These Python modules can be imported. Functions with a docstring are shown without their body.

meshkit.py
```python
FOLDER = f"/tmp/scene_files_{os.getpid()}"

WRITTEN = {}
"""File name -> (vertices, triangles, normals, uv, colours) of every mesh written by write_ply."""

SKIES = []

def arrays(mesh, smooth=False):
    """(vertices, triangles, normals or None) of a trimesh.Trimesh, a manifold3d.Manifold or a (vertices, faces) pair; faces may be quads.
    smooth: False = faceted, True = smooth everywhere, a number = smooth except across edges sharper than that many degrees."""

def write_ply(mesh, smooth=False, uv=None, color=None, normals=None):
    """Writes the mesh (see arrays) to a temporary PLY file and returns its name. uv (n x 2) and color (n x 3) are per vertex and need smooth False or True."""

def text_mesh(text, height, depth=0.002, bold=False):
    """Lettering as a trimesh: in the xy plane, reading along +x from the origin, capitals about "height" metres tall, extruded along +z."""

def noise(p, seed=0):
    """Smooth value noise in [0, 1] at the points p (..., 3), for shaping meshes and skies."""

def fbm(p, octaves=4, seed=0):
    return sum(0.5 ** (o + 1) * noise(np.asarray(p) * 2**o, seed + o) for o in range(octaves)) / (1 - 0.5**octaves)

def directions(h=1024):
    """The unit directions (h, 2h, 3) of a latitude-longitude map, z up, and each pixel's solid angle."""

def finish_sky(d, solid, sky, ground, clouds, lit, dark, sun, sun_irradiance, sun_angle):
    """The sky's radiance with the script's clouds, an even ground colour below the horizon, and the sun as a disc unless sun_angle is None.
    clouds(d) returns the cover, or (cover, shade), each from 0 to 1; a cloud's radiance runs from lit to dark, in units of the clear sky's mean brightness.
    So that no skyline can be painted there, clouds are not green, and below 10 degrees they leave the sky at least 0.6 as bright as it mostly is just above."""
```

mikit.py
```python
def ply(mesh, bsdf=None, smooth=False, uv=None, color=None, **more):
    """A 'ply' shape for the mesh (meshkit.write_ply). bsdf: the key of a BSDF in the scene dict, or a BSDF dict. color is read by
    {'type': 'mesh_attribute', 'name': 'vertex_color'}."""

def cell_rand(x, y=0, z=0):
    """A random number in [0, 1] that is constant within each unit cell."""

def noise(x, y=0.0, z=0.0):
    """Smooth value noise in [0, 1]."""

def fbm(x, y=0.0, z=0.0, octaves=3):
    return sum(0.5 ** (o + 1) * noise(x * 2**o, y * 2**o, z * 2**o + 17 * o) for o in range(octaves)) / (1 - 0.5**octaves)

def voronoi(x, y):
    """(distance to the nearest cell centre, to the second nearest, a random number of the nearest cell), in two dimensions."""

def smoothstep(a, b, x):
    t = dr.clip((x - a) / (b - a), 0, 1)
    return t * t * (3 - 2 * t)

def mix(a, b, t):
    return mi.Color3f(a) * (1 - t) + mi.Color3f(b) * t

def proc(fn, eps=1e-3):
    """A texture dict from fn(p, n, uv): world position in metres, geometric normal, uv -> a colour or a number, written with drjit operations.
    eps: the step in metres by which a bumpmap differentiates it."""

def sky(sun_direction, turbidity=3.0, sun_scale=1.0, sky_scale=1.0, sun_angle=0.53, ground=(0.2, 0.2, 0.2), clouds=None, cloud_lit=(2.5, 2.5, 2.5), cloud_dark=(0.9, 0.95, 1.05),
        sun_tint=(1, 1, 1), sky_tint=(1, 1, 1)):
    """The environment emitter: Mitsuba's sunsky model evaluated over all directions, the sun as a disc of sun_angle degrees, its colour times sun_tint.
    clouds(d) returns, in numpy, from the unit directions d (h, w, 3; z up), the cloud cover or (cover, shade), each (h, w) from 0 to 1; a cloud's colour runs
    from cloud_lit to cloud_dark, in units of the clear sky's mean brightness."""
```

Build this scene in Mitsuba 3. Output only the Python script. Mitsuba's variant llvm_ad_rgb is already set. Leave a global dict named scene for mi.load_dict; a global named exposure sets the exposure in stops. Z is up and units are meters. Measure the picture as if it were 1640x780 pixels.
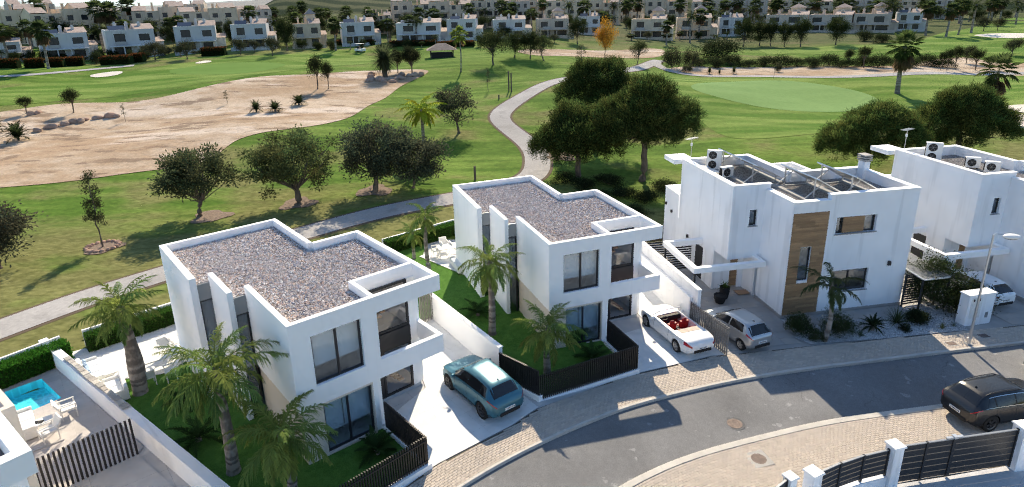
import math, numpy as np, trimesh, mitsuba as mi, mikit, meshkit, drjit as dr
from shapely.geometry import Polygon, LineString, Point, MultiPoint
from scipy.spatial import Delaunay
from mikit import proc, noise, fbm, voronoi, cell_rand, smoothstep, mix
T = mi.ScalarTransform4f
scene, labels = {}, {}

# ---------------------------------------------------------------- camera, sky, exposure
PITCH, ROLL, FOC = 0.31237, -0.022228, 1000.0        # radians, radians, focal length for a 1640 px wide frame
EYE = [0, 0, 17.0]
FW = np.array([0, math.cos(PITCH), -math.sin(PITCH)]); UP0 = np.array([0, math.sin(PITCH), math.cos(PITCH)])
UPV = -math.sin(ROLL) * np.array([1, 0, 0.]) + math.cos(ROLL) * UP0
scene['camera'] = {'type': 'perspective', 'fov': math.degrees(2 * math.atan(820 / FOC)), 'fov_axis': 'x', 'near_clip': 0.5, 'far_clip': 6000.0,
                   'principal_point_offset_x': 0.0, 'principal_point_offset_y': 0.0883,
                   'to_world': T().look_at(origin=EYE, target=(np.array(EYE) + FW).tolist(), up=UPV.tolist())}
SUN_AZ, SUN_EL = math.radians(85.0), math.radians(38.0)
SUN = [math.cos(SUN_AZ) * math.cos(SUN_EL), math.sin(SUN_AZ) * math.cos(SUN_EL), math.sin(SUN_EL)]
scene['sky_light'] = mikit.sky(SUN, turbidity=3, sun_tint=(.95, 1.0, 1.06))
exposure = 2.55

# ---------------------------------------------------------------- terrain height (metres)
def sst(a, b, x):
    t = np.clip((np.asarray(x, float) - a) / (b - a), 0, 1); return t * t * (3 - 2 * t)
def G(x, y):
    x = np.asarray(x, float); y = np.asarray(y, float)
    m = sst(-10, 60, x)
    g = -.85 * sst(-10, 14, x) * (1 - sst(42, 70, y))
    g = g + (6 - 3.4 * m) * sst(42, 140, y) + (.06 - .04 * m) * np.clip(y - 140, 0, 80)
    w = sst(46, 75, y) * (1 - .6 * sst(150, 220, y))
    return g + w * (.38 * np.sin(x * .11 + y * .05 + 1) + .3 * np.sin(y * .16 - x * .07) + .16 * np.sin(x * .23 + .4) * np.sin(y * .19 + 1.3))
def g1(x, y): return float(G(x, y))

# ---------------------------------------------------------------- helpers
def num(key):
    if key not in scene and key not in labels: return key
    i = 1
    while '%s_%03d' % (key, i) in scene or '%s_%03d' % (key, i) in labels: i += 1
    return '%s_%03d' % (key, i)
_cnt = {}
def pnum(parent, name):
    base = parent + '__' + name; n = _cnt.get(base, 0); _cnt[base] = n + 1
    return base if n == 0 else '%s_%03d' % (base, n)
def tag(key, label, cat=None, group=None, kind=None):
    d = {'label': label}
    if cat: d['category'] = cat
    if group: d['group'] = group
    if kind: d['kind'] = kind
    labels[key] = d
def thing(name, label, cat, group=None):
    k = num(name); tag(k, label, cat, group); return k
def put(key, mesh, m, smooth=False, **kw):
    if hasattr(mesh, 'mesh'): mesh = mesh.mesh()
    scene[key] = mikit.ply(mesh, 'mat_' + m, smooth=smooth, **kw); return key
def part(parent, name, mesh, m, smooth=False, **kw):
    return put(pnum(parent, name), mesh, m, smooth, **kw)
def struct(key, mesh, m, smooth=False, label=None, **kw):
    put(key, mesh, m, smooth, **kw); labels[key] = {'kind': 'structure', 'label': label or key.replace('_', ' ')}
    return key
def frame(o, yaw, z=0.0):
    c, s = math.cos(yaw), math.sin(yaw)
    return np.array([[c, -s, 0, o[0]], [s, c, 0, o[1]], [0, 0, 1, z], [0, 0, 0, 1.0]])
I4 = np.eye(4)
class MB:
    def __init__(s, M=None): s.v, s.f, s.n, s.M = [], [], 0, (I4 if M is None else M)
    def add(s, v, f):
        v = np.asarray(v, float); f = np.asarray(f, int)
        if f.shape[1] == 4: f = np.vstack([f[:, [0, 1, 2]], f[:, [0, 2, 3]]])
        s.v.append(v @ s.M[:3, :3].T + s.M[:3, 3]); s.f.append(f + s.n); s.n += len(v); return s
    def tm(s, m): return s.add(m.vertices, m.faces)
    def box(s, x0, x1, y0, y1, z0, z1):
        v = [(x, y, z) for x in (x0, x1) for y in (y0, y1) for z in (z0, z1)]
        return s.add(v, [[0, 1, 3, 2], [4, 6, 7, 5], [0, 4, 5, 1], [2, 3, 7, 6], [0, 2, 6, 4], [1, 5, 7, 3]])
    def bbox(s, x0, x1, y0, y1, z0, z1, b=.02):      # chamfered on top edges
        v = [(x0, y0, z0), (x1, y0, z0), (x1, y1, z0), (x0, y1, z0), (x0, y0, z1 - b), (x1, y0, z1 - b), (x1, y1, z1 - b), (x0, y1, z1 - b),
             (x0 + b, y0 + b, z1), (x1 - b, y0 + b, z1), (x1 - b, y1 - b, z1), (x0 + b, y1 - b, z1)]
        f = [[3, 2, 1, 0], [8, 9, 10, 11]]
        for k in (0, 4):
            f += [[k + i, k + (i + 1) % 4, k + 4 + (i + 1) % 4, k + 4 + i] for i in range(4)]
        return s.add(v, f)
    def ext(s, poly, z0, z1):
        poly = poly if isinstance(poly, Polygon) else Polygon(poly)
        m = trimesh.creation.extrude_polygon(poly, z1 - z0, engine='earcut'); m.vertices[:, 2] += z0; return s.tm(m)
    def wall(s, poly, v0, v1):                        # poly in (u, z), thickness from v0 to v1
        m = trimesh.creation.extrude_polygon(poly, v1 - v0, engine='earcut'); a = m.vertices
        return s.add(np.stack([a[:, 0], a[:, 2] + v0, a[:, 1]], 1), m.faces[:, ::-1])
    def side(s, poly, u0, u1):                        # poly in (v, z), thickness from u0 to u1
        m = trimesh.creation.extrude_polygon(poly, u1 - u0, engine='earcut'); a = m.vertices
        return s.add(np.stack([a[:, 2] + u0, a[:, 0], a[:, 1]], 1), m.faces)
    def tube(s, pts, r, n=8, cap=True):
        p = np.asarray(pts, float); r = np.broadcast_to(r, (len(p),)); t = np.gradient(p, axis=0); t /= np.linalg.norm(t, axis=1, keepdims=True) + 1e-12
        a = np.cross(t, [0, 0, 1.0]); 
        bad = np.linalg.norm(a, axis=1) < .15
        a[bad] = np.cross(t[bad], [1.0, 0.05, 0]); a /= np.linalg.norm(a, axis=1, keepdims=True); b = np.cross(t, a); ang = np.arange(n) * 2 * np.pi / n
        v = (p[:, None] + r[:, None, None] * (np.cos(ang)[None, :, None] * a[:, None] + np.sin(ang)[None, :, None] * b[:, None])).reshape(-1, 3)
        i, j = np.meshgrid(np.arange(len(p) - 1), np.arange(n), indexing='ij')
        q = np.stack([i * n + j, i * n + (j + 1) % n, (i + 1) * n + (j + 1) % n, (i + 1) * n + j], -1).reshape(-1, 4)
        f = np.vstack([q[:, [0, 1, 2]], q[:, [0, 2, 3]]])
        if cap:
            k = len(v); v = np.vstack([v, p[:1], p[-1:]]); m = (len(p) - 1) * n
            f = np.vstack([f, [[k, (j + 1) % n, j] for j in range(n)], [[k + 1, m + j, m + (j + 1) % n] for j in range(n)]])
        return s.add(v, f)
    def bar(s, a, b, w, h):                           # square bar from a to b
        a = np.asarray(a, float); b = np.asarray(b, float); t = (b - a) / np.linalg.norm(b - a)
        x = np.cross(t, [0, 0, 1.0]); 
        if np.linalg.norm(x) < .1: x = np.array([1.0, 0, 0])
        x /= np.linalg.norm(x); y = np.cross(x, t)
        v = [p + i * x * w / 2 + j * y * h / 2 for p in (a, b) for i, j in ((-1, -1), (1, -1), (1, 1), (-1, 1))]
        return s.add(v, [[0, 1, 2, 3], [7, 6, 5, 4]] + [[i, i + 4, (i + 1) % 4 + 4, (i + 1) % 4] for i in range(4)])
    def mesh(s): return trimesh.Trimesh(np.vstack(s.v), np.vstack(s.f), process=False)
def rect(u0, u1, z0, z1): return Polygon([(u0, z0), (u1, z0), (u1, z1), (u0, z1)])
def holes(outer, *hs):
    for h in hs: outer = outer.difference(h)
    return outer
def drape(poly, step, dz, hf=None, jitter=0):
    poly = poly if isinstance(poly, Polygon) else Polygon(poly)
    if not poly.is_valid: poly = poly.buffer(0)
    rings = [poly.exterior] + list(poly.interiors); pts = []
    for r in rings:
        n = max(4, int(r.length / step)); c = np.array(r.coords)[:-1]
        pts += [r.interpolate(i / n, normalized=True).coords[0] for i in range(n)] + [tuple(q) for q in c]
    x0, y0, x1, y1 = poly.bounds
    gx, gy = np.meshgrid(np.arange(x0, x1, step), np.arange(y0, y1, step)); q = np.stack([gx.ravel(), gy.ravel()], 1)
    import shapely
    q = q[shapely.contains_xy(poly.buffer(-step * .4), q[:, 0], q[:, 1])] if not poly.buffer(-step * .4).is_empty else q[:0]
    pts = np.unique(np.round(np.vstack([np.array(pts), q]), 3), axis=0)
    tri = Delaunay(pts).simplices; c = pts[tri].mean(1)
    tri = tri[shapely.contains_xy(poly, c[:, 0], c[:, 1])]
    e1 = pts[tri[:, 1]] - pts[tri[:, 0]]; e2 = pts[tri[:, 2]] - pts[tri[:, 0]]; cr = e1[:, 0] * e2[:, 1] - e1[:, 1] * e2[:, 0]
    tri[cr < 0] = tri[cr < 0][:, ::-1]; tri = tri[np.abs(cr) > 1e-5]
    z = (G(pts[:, 0], pts[:, 1]) if hf is None else hf(pts[:, 0], pts[:, 1])) + dz
    return trimesh.Trimesh(np.column_stack([pts, z]), tri, process=False)
def spline(pts, n):
    from scipy.interpolate import CubicSpline
    p = np.asarray(pts, float); d = np.r_[0, np.cumsum(np.linalg.norm(np.diff(p, axis=0), axis=1))]
    cs = CubicSpline(d, p); return cs(np.linspace(0, d[-1], n))
def smooth_poly(pts, n=160):
    p = np.asarray(pts, float); p = np.vstack([p, p[:1]]); return Polygon(spline(p, n)).buffer(0)
def skirt(poly, z0, z1):
    return MB().ext(poly, z0, z1)

# ---------------------------------------------------------------- materials
def C(*c): return {'type': 'rgb', 'value': list(c)}
def mat(name, col, rough=.6, spec=.3, metallic=0., bump=None, bscale=1., **kw):
    b = {'type': 'principled', 'base_color': C(*col) if isinstance(col, tuple) else col, 'roughness': rough, 'specular': spec}
    if metallic: b['metallic'] = metallic
    b.update(kw)
    if bump is not None: b = {'type': 'bumpmap', 'arbitrary': bump, 'scale': bscale, 'bsdf': b}
    scene['mat_' + name] = {'type': 'twosided', 'bsdf': b}
VC = {'type': 'mesh_attribute', 'name': 'vertex_color'}
def leafmat(name, col, dt=.9, rough=.5):
    scene['mat_' + name] = {'type': 'principledthin', 'base_color': col if isinstance(col, dict) else C(*col), 'roughness': rough, 'diff_trans': dt, 'spec_trans': 0.0, 'eta': 1.35}
def plaster(c, k=.05, z0=0.0):
    def f(p, n, uv):
        v = fbm(p.x * .9, p.y * .9, p.z * .6, 4) - .5
        st = fbm(p.x * 3.1 + p.y * 3.1, p.z * .25, 3.0, 3)
        return mi.Color3f(*c) * (1 + k * 2 * v - k * 1.2 * smoothstep(.55, .8, st))
    return proc(f)
def fine_bump(p, n, uv): return .004 * fbm(p.x * 40, p.y * 40, p.z * 40, 2)
mat('white_render', plaster((.87, .87, .87), .03), .75, .2)
mat('white_render_old', plaster((.82, .83, .85), .09), .8, .2)
mat('beige_render', plaster((.66, .58, .49), .05), .8, .2)
mat('white_cap', plaster((.86, .86, .85), .04), .7, .2)
mat('cream_wall', plaster((.60, .49, .36), .10), .85, .15)
mat('far_white', plaster((.52, .52, .51), .08), .85, .15)
mat('far_grey', plaster((.50, .43, .36), .10), .85, .15)
mat('dark_frame', (.018, .020, .024), .4, .4)
mat('black_slat', (.022, .020, .020), .45, .4)
mat('bronze_slat', (.20, .185, .17), .45, .4)
mat('black_metal', (.02, .021, .024), .4, .5)
mat('grey_metal', (.30, .31, .32), .4, .5, .5)
mat('light_metal', (.55, .56, .57), .35, .5, .7)
mat('interior_wall', (.40, .43, .46), .8, .2)
mat('blind', (.40, .52, .62), .8, .1)
mat('curtain', (.70, .72, .74), .9, .1)
mat('stair_wood', proc(lambda p, n, uv: mix((.30, .16, .09), (.42, .25, .15), fbm(p.x * 3, p.y * 3, p.z * 20, 3))), .5, .3)
mat('wood_clad', proc(lambda p, n, uv: mix((.23, .135, .070), (.41, .255, .140), fbm(p.x * 2.2 + cell_rand(dr.floor(p.z / .14)) * 40, p.y * 2.2, p.z * 26, 4)) * (.78 + .4 * cell_rand(dr.floor(p.z / .14), dr.floor((p.x + p.y * .6) / 1.3 + cell_rand(dr.floor(p.z / .14)) * 3)))), .6, .3)
mat('black_plastic', (.015, .015, .016), .6, .3)
mat('white_plastic', (.72, .71, .68), .5, .4)
mat('tyre', (.018, .018, .018), .8, .2)
mat('rim_silver', (.48, .47, .45), .3, .6, .8)
mat('rim_dark', (.10, .10, .105), .35, .6, .7)
mat('car_glass', (.012, .013, .015), .04, .7)
mat('red_lamp', (.42, .012, .02), .15, .6, clearcoat=.8, clearcoat_gloss=.95)
mat('lamp_clear', (.75, .77, .8), .12, .7, .3)
mat('plate_white', (.72, .72, .70), .5, .3)
mat('plate_ink', (.03, .03, .05), .6, .2)
mat('chrome', (.72, .72, .73), .15, .6, 1.)
mat('red_leather', (.30, .018, .016), .45, .4)
mat('terracotta', proc(lambda p, n, uv: mix((.30, .19, .14), (.46, .32, .25), fbm(p.x * 2.2, p.y * 2.2, p.z * 2, 3))), .85, .1)
mat('far_roof', proc(lambda p, n, uv: mix((.26, .20, .17), (.42, .35, .31), fbm(p.x * 1.5, p.y * 1.5, p.z * 2, 3))), .85, .1)
mat('far_dark', (.022, .026, .030), .25, .5)
mat('solar_panel', (.025, .035, .06), .12, .7, clearcoat=.6, clearcoat_gloss=.95)
mat('rock', proc(lambda p, n, uv: mix((.20, .145, .115), (.44, .35, .29), fbm(p.x * 2.5, p.y * 2.5, p.z * 2.5, 4))), .9, .1)
mat('bark', proc(lambda p, n, uv: mix((.075, .06, .048), (.19, .155, .125), fbm(p.x * 7, p.y * 7, p.z * 2.2, 4))), .9, .1)
mat('palm_bark', proc(lambda p, n, uv: mix((.14, .12, .105), (.33, .29, .26), smoothstep(.3, .7, .55 * noise(p.z * 9 + .6 * noise(p.x * 6, p.y * 6)) + .45 * fbm(p.x * 9, p.y * 9, p.z * 5, 3)))), .85, .15)
mat('mulch', proc(lambda p, n, uv: mix((.13, .10, .08), (.28, .22, .175), fbm(p.x * 9, p.y * 9, 0, 3))), .95, .05)
leafmat('palm_leaf', VC, 1.2, .38)
leafmat('tree_leaf', VC, .95)
leafmat('pine_leaf', VC, .85)
leafmat('hedge_leaf', VC, .8)
# window panes: clear glass with the partly reflecting coat that solar control glazing has
scene['mat_window_glass'] = {'type': 'blendbsdf', 'weight': .13, 'a': {'type': 'thindielectric', 'int_ior': 1.5}, 'b': {'type': 'twosided', 'bsdf': {'type': 'roughconductor', 'specular_reflectance': C(.72, .86, 1.0), 'alpha': .02}}}
scene['mat_clear_glass'] = {'type': 'thindielectric', 'int_ior': 1.5}
scene['mat_pool_water'] = {'type': 'thindielectric', 'int_ior': 1.33}
def gravel_fn(pal, s, dark=.35):
    def f(p, n, uv):
        a, b, r = voronoi(p.x * s, p.y * s)
        c = mix(pal[0], pal[1], smoothstep(.0, .5, r)); c = mix(c, pal[2], smoothstep(.55, .75, r)); c = mix(c, pal[3], smoothstep(.86, .9, r))
        return c * (dark + (1 - dark) * smoothstep(.02, .22, b - a)) * (.85 + .3 * fbm(p.x * .6, p.y * .6, 0, 3))
    return proc(f)
def gravel_h(s): return proc(lambda p, n, uv: smoothstep(.0, .5, voronoi(p.x * s, p.y * s)[1] - voronoi(p.x * s, p.y * s)[0]) / s * .5, eps=.008)
mat('roof_bed', (.17, .15, .145), .95, .05)
mat('pebble', VC, .85, .15)
mat('roof_gravel', gravel_fn(((.34, .31, .29), (.46, .43, .40), (.27, .25, .24), (.55, .52, .48)), 11), .95, .1, bump=gravel_h(11), bscale=1.)
mat('white_gravel', gravel_fn(((.50, .51, .53), (.66, .67, .68), (.40, .41, .43), (.72, .72, .72)), 14), .95, .1, bump=gravel_h(14), bscale=1.)

# ---------------------------------------------------------------- ground materials
def golf_fn(p, n, uv):
    big = fbm(p.x * .035 + 3, p.y * .05, 0, 4); med = fbm(p.x * .18, p.y * .32, 1, 4); fin = fbm(p.x * 2.6, p.y * 4.2, 2, 3)
    st = fbm(p.x * .07 + p.y * .02, p.y * .9, 5, 3)
    c = mix((.064, .122, .018), (.135, .205, .040), smoothstep(.3, .7, .5 * med + .5 * st))
    near = 1 - smoothstep(46, 62, p.y - .25 * p.x + 10 * (med - .5))
    dry = smoothstep(.44, .65, .45 * big + .55 * med + .13 * near)
    c = mix(c, mix((.125, .115, .046), (.185, .160, .078), fin), .75 * dry)
    far = smoothstep(150, 190, p.y)
    c = mix(c, mix((.028, .040, .018), (.11, .105, .055), med), .8 * far)
    return c * (.68 + .64 * fin)
mat('golf_grass', proc(golf_fn), .95, .05, bump=proc(lambda p, n, uv: .05 * fbm(p.x * 3.3, p.y * 3.3, 0, 3) + .05 * fbm(p.x * .8, p.y * .8, 4, 2), eps=.03), bscale=1.)
mat('fairway_grass', proc(lambda p, n, uv: mix((.070, .138, .020), (.165, .225, .055), smoothstep(.25, .75, fbm(p.x * .10, p.y * .45, 0, 5))) * (.8 + .4 * fbm(p.x * 3, p.y * 3, 1, 3))), .95, .05)
mat('green_grass', proc(lambda p, n, uv: mix((.14, .23, .075), (.18, .275, .098), fbm(p.x * .12, p.y * .45, 0, 4)) * (.92 + .16 * fbm(p.x * 3, p.y * 3, 1, 3))), .95, .05)
mat('soft_green', proc(lambda p, n, uv: mix((.095, .175, .035), (.125, .205, .048), fbm(p.x * .12, p.y * .45, 0, 4))), .95, .05)
def dirt_fn(p, n, uv):
    a = fbm(p.x * .06, p.y * .12, 0, 4); b = fbm(p.x * .5, p.y * .9, 2, 4); f = fbm(p.x * 5, p.y * 5, 1, 3)
    c = mix((.33, .235, .155), (.46, .375, .285), smoothstep(.3, .7, .6 * a + .4 * b))
    c = mix(c, (.55, .47, .39), .7 * smoothstep(.56, .72, fbm(p.x * .09 + 9, p.y * .3, 3, 4)))
    c = mix(c, (.19, .135, .095), .8 * smoothstep(.60, .74, fbm(p.x * .28 + 4, p.y * .8, 6, 4)))
    return c * (.78 + .44 * f)
mat('dirt', proc(dirt_fn), .95, .05, bump=proc(lambda p, n, uv: .09 * fbm(p.x * 1.8, p.y * 1.8, 0, 4), eps=.03), bscale=1.)
mat('sand', proc(lambda p, n, uv: mi.Color3f(.60, .55, .47) * (.85 + .3 * fbm(p.x, p.y, 0, 4))), .95, .05)
def path_fn(p, n, uv):
    c = mix((.27, .262, .255), (.38, .37, .36), fbm(p.x * .35, p.y * .35, 0, 4)) * (.86 + .28 * fbm(p.x * 7, p.y * 7, 0, 3))
    return c * (1 - .14 * smoothstep(.62, .72, fbm(p.x * .8 + 3, p.y * .8, 2, 4)))
mat('cart_path', proc(path_fn), .9, .1)
def asphalt_fn(p, n, uv):
    sp = cell_rand(dr.floor(p.x * 45), dr.floor(p.y * 45)); a = fbm(p.x * .5, p.y * .5, 0, 4); b = fbm(p.x * .16 + p.y * .1, p.y * .3, 3, 3)
    c = mi.Color3f(.168, .170, .174) * (.80 + .42 * a) * (.86 + .28 * b) * (.86 + .28 * sp) * (.9 + .2 * fbm(p.x * 6, p.y * 6, 2, 3))
    c = c * (1 + .5 * smoothstep(.76, .80, fbm(p.x * 2.1 + 7, p.y * 2.1, 1, 4)))
    a1, b1, r1 = voronoi(p.x * .28 + .6 * fbm(p.x * .9, p.y * .9, 0, 3), p.y * .28 + .6 * fbm(p.x * .9, p.y * .9, 7, 3))
    return c * (1 - .35 * (1 - smoothstep(.0, .014, b1 - a1)) * smoothstep(.45, .6, b))
mat('asphalt', proc(asphalt_fn), .9, .15, bump=proc(lambda p, n, uv: .004 * noise(p.x * 60, p.y * 60), eps=.004), bscale=1.)
mat('paver_face', VC, .9, .1)
mat('paver_bed', (.12, .105, .085), .95, .05)
for i, c in enumerate(((.455, .40, .34), (.43, .38, .325), (.475, .42, .36), (.445, .395, .345))):
    mat('paver_tone_%d' % i, proc(lambda p, n, uv, c=c: mi.Color3f(*c) * (.8 + .4 * fbm(p.x * 11, p.y * 11, 0, 3)) * (.85 + .3 * fbm(p.x * .7, p.y * .7, 2, 3))), .9, .1)
mat('kerb_stone', proc(lambda p, n, uv: mix((.40, .38, .345), (.56, .535, .49), fbm(p.x * 2.5, p.y * 2.5, p.z * 2, 4))), .9, .1)
mat('lawn', proc(lambda p, n, uv: mix((.050, .132, .022), (.105, .215, .045), fbm(p.x * 5, p.y * 5, 0, 4)) * (.7 + .6 * fbm(p.x * 40, p.y * 40, 0, 2))), .95, .05, bump=proc(lambda p, n, uv: .02 * noise(p.x * 45, p.y * 45), eps=.006), bscale=1.)
def slab_fn(c, sx, sy, yaw, k=.1):
    cs, sn = math.cos(yaw), math.sin(yaw)
    def f(p, n, uv):
        u = (p.x * cs + p.y * sn) / sx; v = (-p.x * sn + p.y * cs) / sy
        j = smoothstep(.0, .012, dr.minimum(u - dr.floor(u), v - dr.floor(v)))
        return mi.Color3f(*c) * (.72 + .28 * j) * (1 - k + 2 * k * cell_rand(dr.floor(u), dr.floor(v))) * (.9 + .2 * fbm(p.x * 2.5, p.y * 2.5, 0, 4))
    return proc(f)
mat('white_paving', slab_fn((.66, .66, .65), 1.2, 1.2, .698, .02), .7, .2)
mat('grey_concrete', slab_fn((.47, .47, .47), 2.4, 2.4, .698, .03), .8, .2)
mat('terrace_tile', slab_fn((.44, .415, .40), .9, .45, .698, .05), .6, .3)
mat('slab_tone', proc(lambda p, n, uv: mi.Color3f(.33, .32, .31) * (.82 + .36 * fbm(p.x * 1.7, p.y * 1.7, 0, 4))), .75, .2)
mat('slab_tone_warm', proc(lambda p, n, uv: mi.Color3f(.36, .335, .31) * (.82 + .36 * fbm(p.x * 1.7, p.y * 1.7, 3, 4))), .75, .2)
mat('soil', (.12, .095, .07), .95, .05)
mat('iron_rust', proc(lambda p, n, uv: mix((.11, .085, .075), (.20, .155, .135), fbm(p.x * 9, p.y * 9, 0, 3))), .7, .3, .2)
mat('concrete_collar', proc(lambda p, n, uv: mi.Color3f(.36, .35, .33) * (.8 + .4 * fbm(p.x * 4, p.y * 4, 0, 3))), .9, .1)

# ---------------------------------------------------------------- the ground, one sheet to the horizon
ZB = lambda x: np.interp(x, [-60, -24.4, -19.4, -6.2, 12, 60], [8, 26.0, 32.4, 44.2, 44.2, 47])   # back line of the building plots
def ground_h(x, y):
    z = G(x, y); return z - .6 * (1 - sst(-1.6, -.2, y - ZB(x)))
xs = np.r_[np.arange(-900, -170, 30), np.arange(-170, 200, 1.25), np.arange(200, 1200, 30)]
ys = np.r_[np.arange(-60, 6, 6), np.arange(6, 60, 1.0), np.arange(60, 240, 1.25), np.arange(240, 420, 6), np.arange(420, 1500, 40)]
gx, gy = np.meshgrid(xs, ys); gz = ground_h(gx, gy)
nx = len(xs); ii, jj = np.meshgrid(np.arange(len(ys) - 1), np.arange(nx - 1), indexing='ij'); a = (ii * nx + jj).ravel()
struct('ground', trimesh.Trimesh(np.stack([gx.ravel(), gy.ravel(), gz.ravel()], 1), np.vstack([np.stack([a, a + 1, a + nx + 1], 1), np.stack([a, a + nx + 1, a + nx], 1)]), process=False), 'golf_grass', smooth=True, label='rough mown golf course grass with dry patches')
# far hills
def ridge(key, y0, base, top, freq, seed, x0, x1, m, label, depth=220):
    x = np.linspace(x0, x1, 90); h = top * (.45 + .55 * meshkit.fbm(np.stack([x * freq, x * 0 + seed, x * 0], 1), 4, seed) / .6)
    if seed == 3: h = h * (.42 + .58 * sst(-168, -130, x))
    k = [(0, 0), (.35, .55), (.7, .93), (1, 1), (1.5, .8), (2.2, 0)]
    v = np.array([[(xx, y0 + depth * t, base + hh * s) for xx, hh in zip(x, h)] for t, s in k]).reshape(-1, 3); n = len(x)
    f = [[r * n + c, r * n + c + 1, (r + 1) * n + c + 1, (r + 1) * n + c] for r in range(len(k) - 1) for c in range(n - 1)]
    struct(key, MB().add(v, f), m, smooth=True, label=label)
mat('orchard_hill', proc(lambda p, n, uv: mix((.018, .034, .018), (.075, .085, .045), smoothstep(.35, .75, .5 + .32 * dr.sin(p.y * .42 + p.x * .03) + .5 * (fbm(p.x * .2, p.y * .2, 0, 3) - .5)))), .95, .05)
mat('pale_hill', proc(lambda p, n, uv: mix((.22, .22, .20), (.36, .34, .30), fbm(p.x * .02, p.y * .05, 0, 4))), .95, .05)
ridge('hills', 330, -1, 26, .006, 3, -330, 420, 'orchard_hill', 'dark green orchard hillside behind the houses', 110)
ridge('hills_001', 900, -1, 29, .003, 5, -1600, 1700, 'pale_hill', 'pale distant hills on the horizon', 260)

# ---------------------------------------------------------------- golf areas
def area(key, pts, m, dz, step, label, n=160):
    struct(key, drape(smooth_poly(pts, n), step, dz), m, smooth=True, label=label)
area('waste_bunker', [(-77.56,88.38),(-73.84,90.47),(-67.16,95.47),(-57.11,95.38),(-50.09,99.95),(-42.27,108.51),(-34.4,110.78),(-28.72,114.35),(-20.21,117.27),(-14.63,114.89),(-15.32,111.32),(-18,103.17),(-19.18,94.07),(-20.35,89.77),(-21.56,81.75),(-26.07,76.49),(-30,74.54),(-32.05,72.06),(-32.4,68.47),(-32.94,65.7),(-38.3,63.07),(-43.95,60.73),(-50.31,59.15),(-53.97,58.4)], 'dirt', .05, 1.1, 'wide sandy waste area of tan earth', 260)
area('fairway', [(-79.02,92.56),(-71.93,95.55),(-65.24,98.55),(-55.67,101.1),(-46.26,107.78),(-38.99,114.98),(-32.8,121.54),(-27.26,129.45),(-27.95,139.65),(-35.42,142.53),(-46.4,142.26),(-52.83,137.26),(-62.88,132.77),(-70.71,125.45),(-81.5,115.63),(-88.27,104.16)], 'fairway_grass', .035, 1.2, 'mown fairway beyond the waste area')
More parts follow.
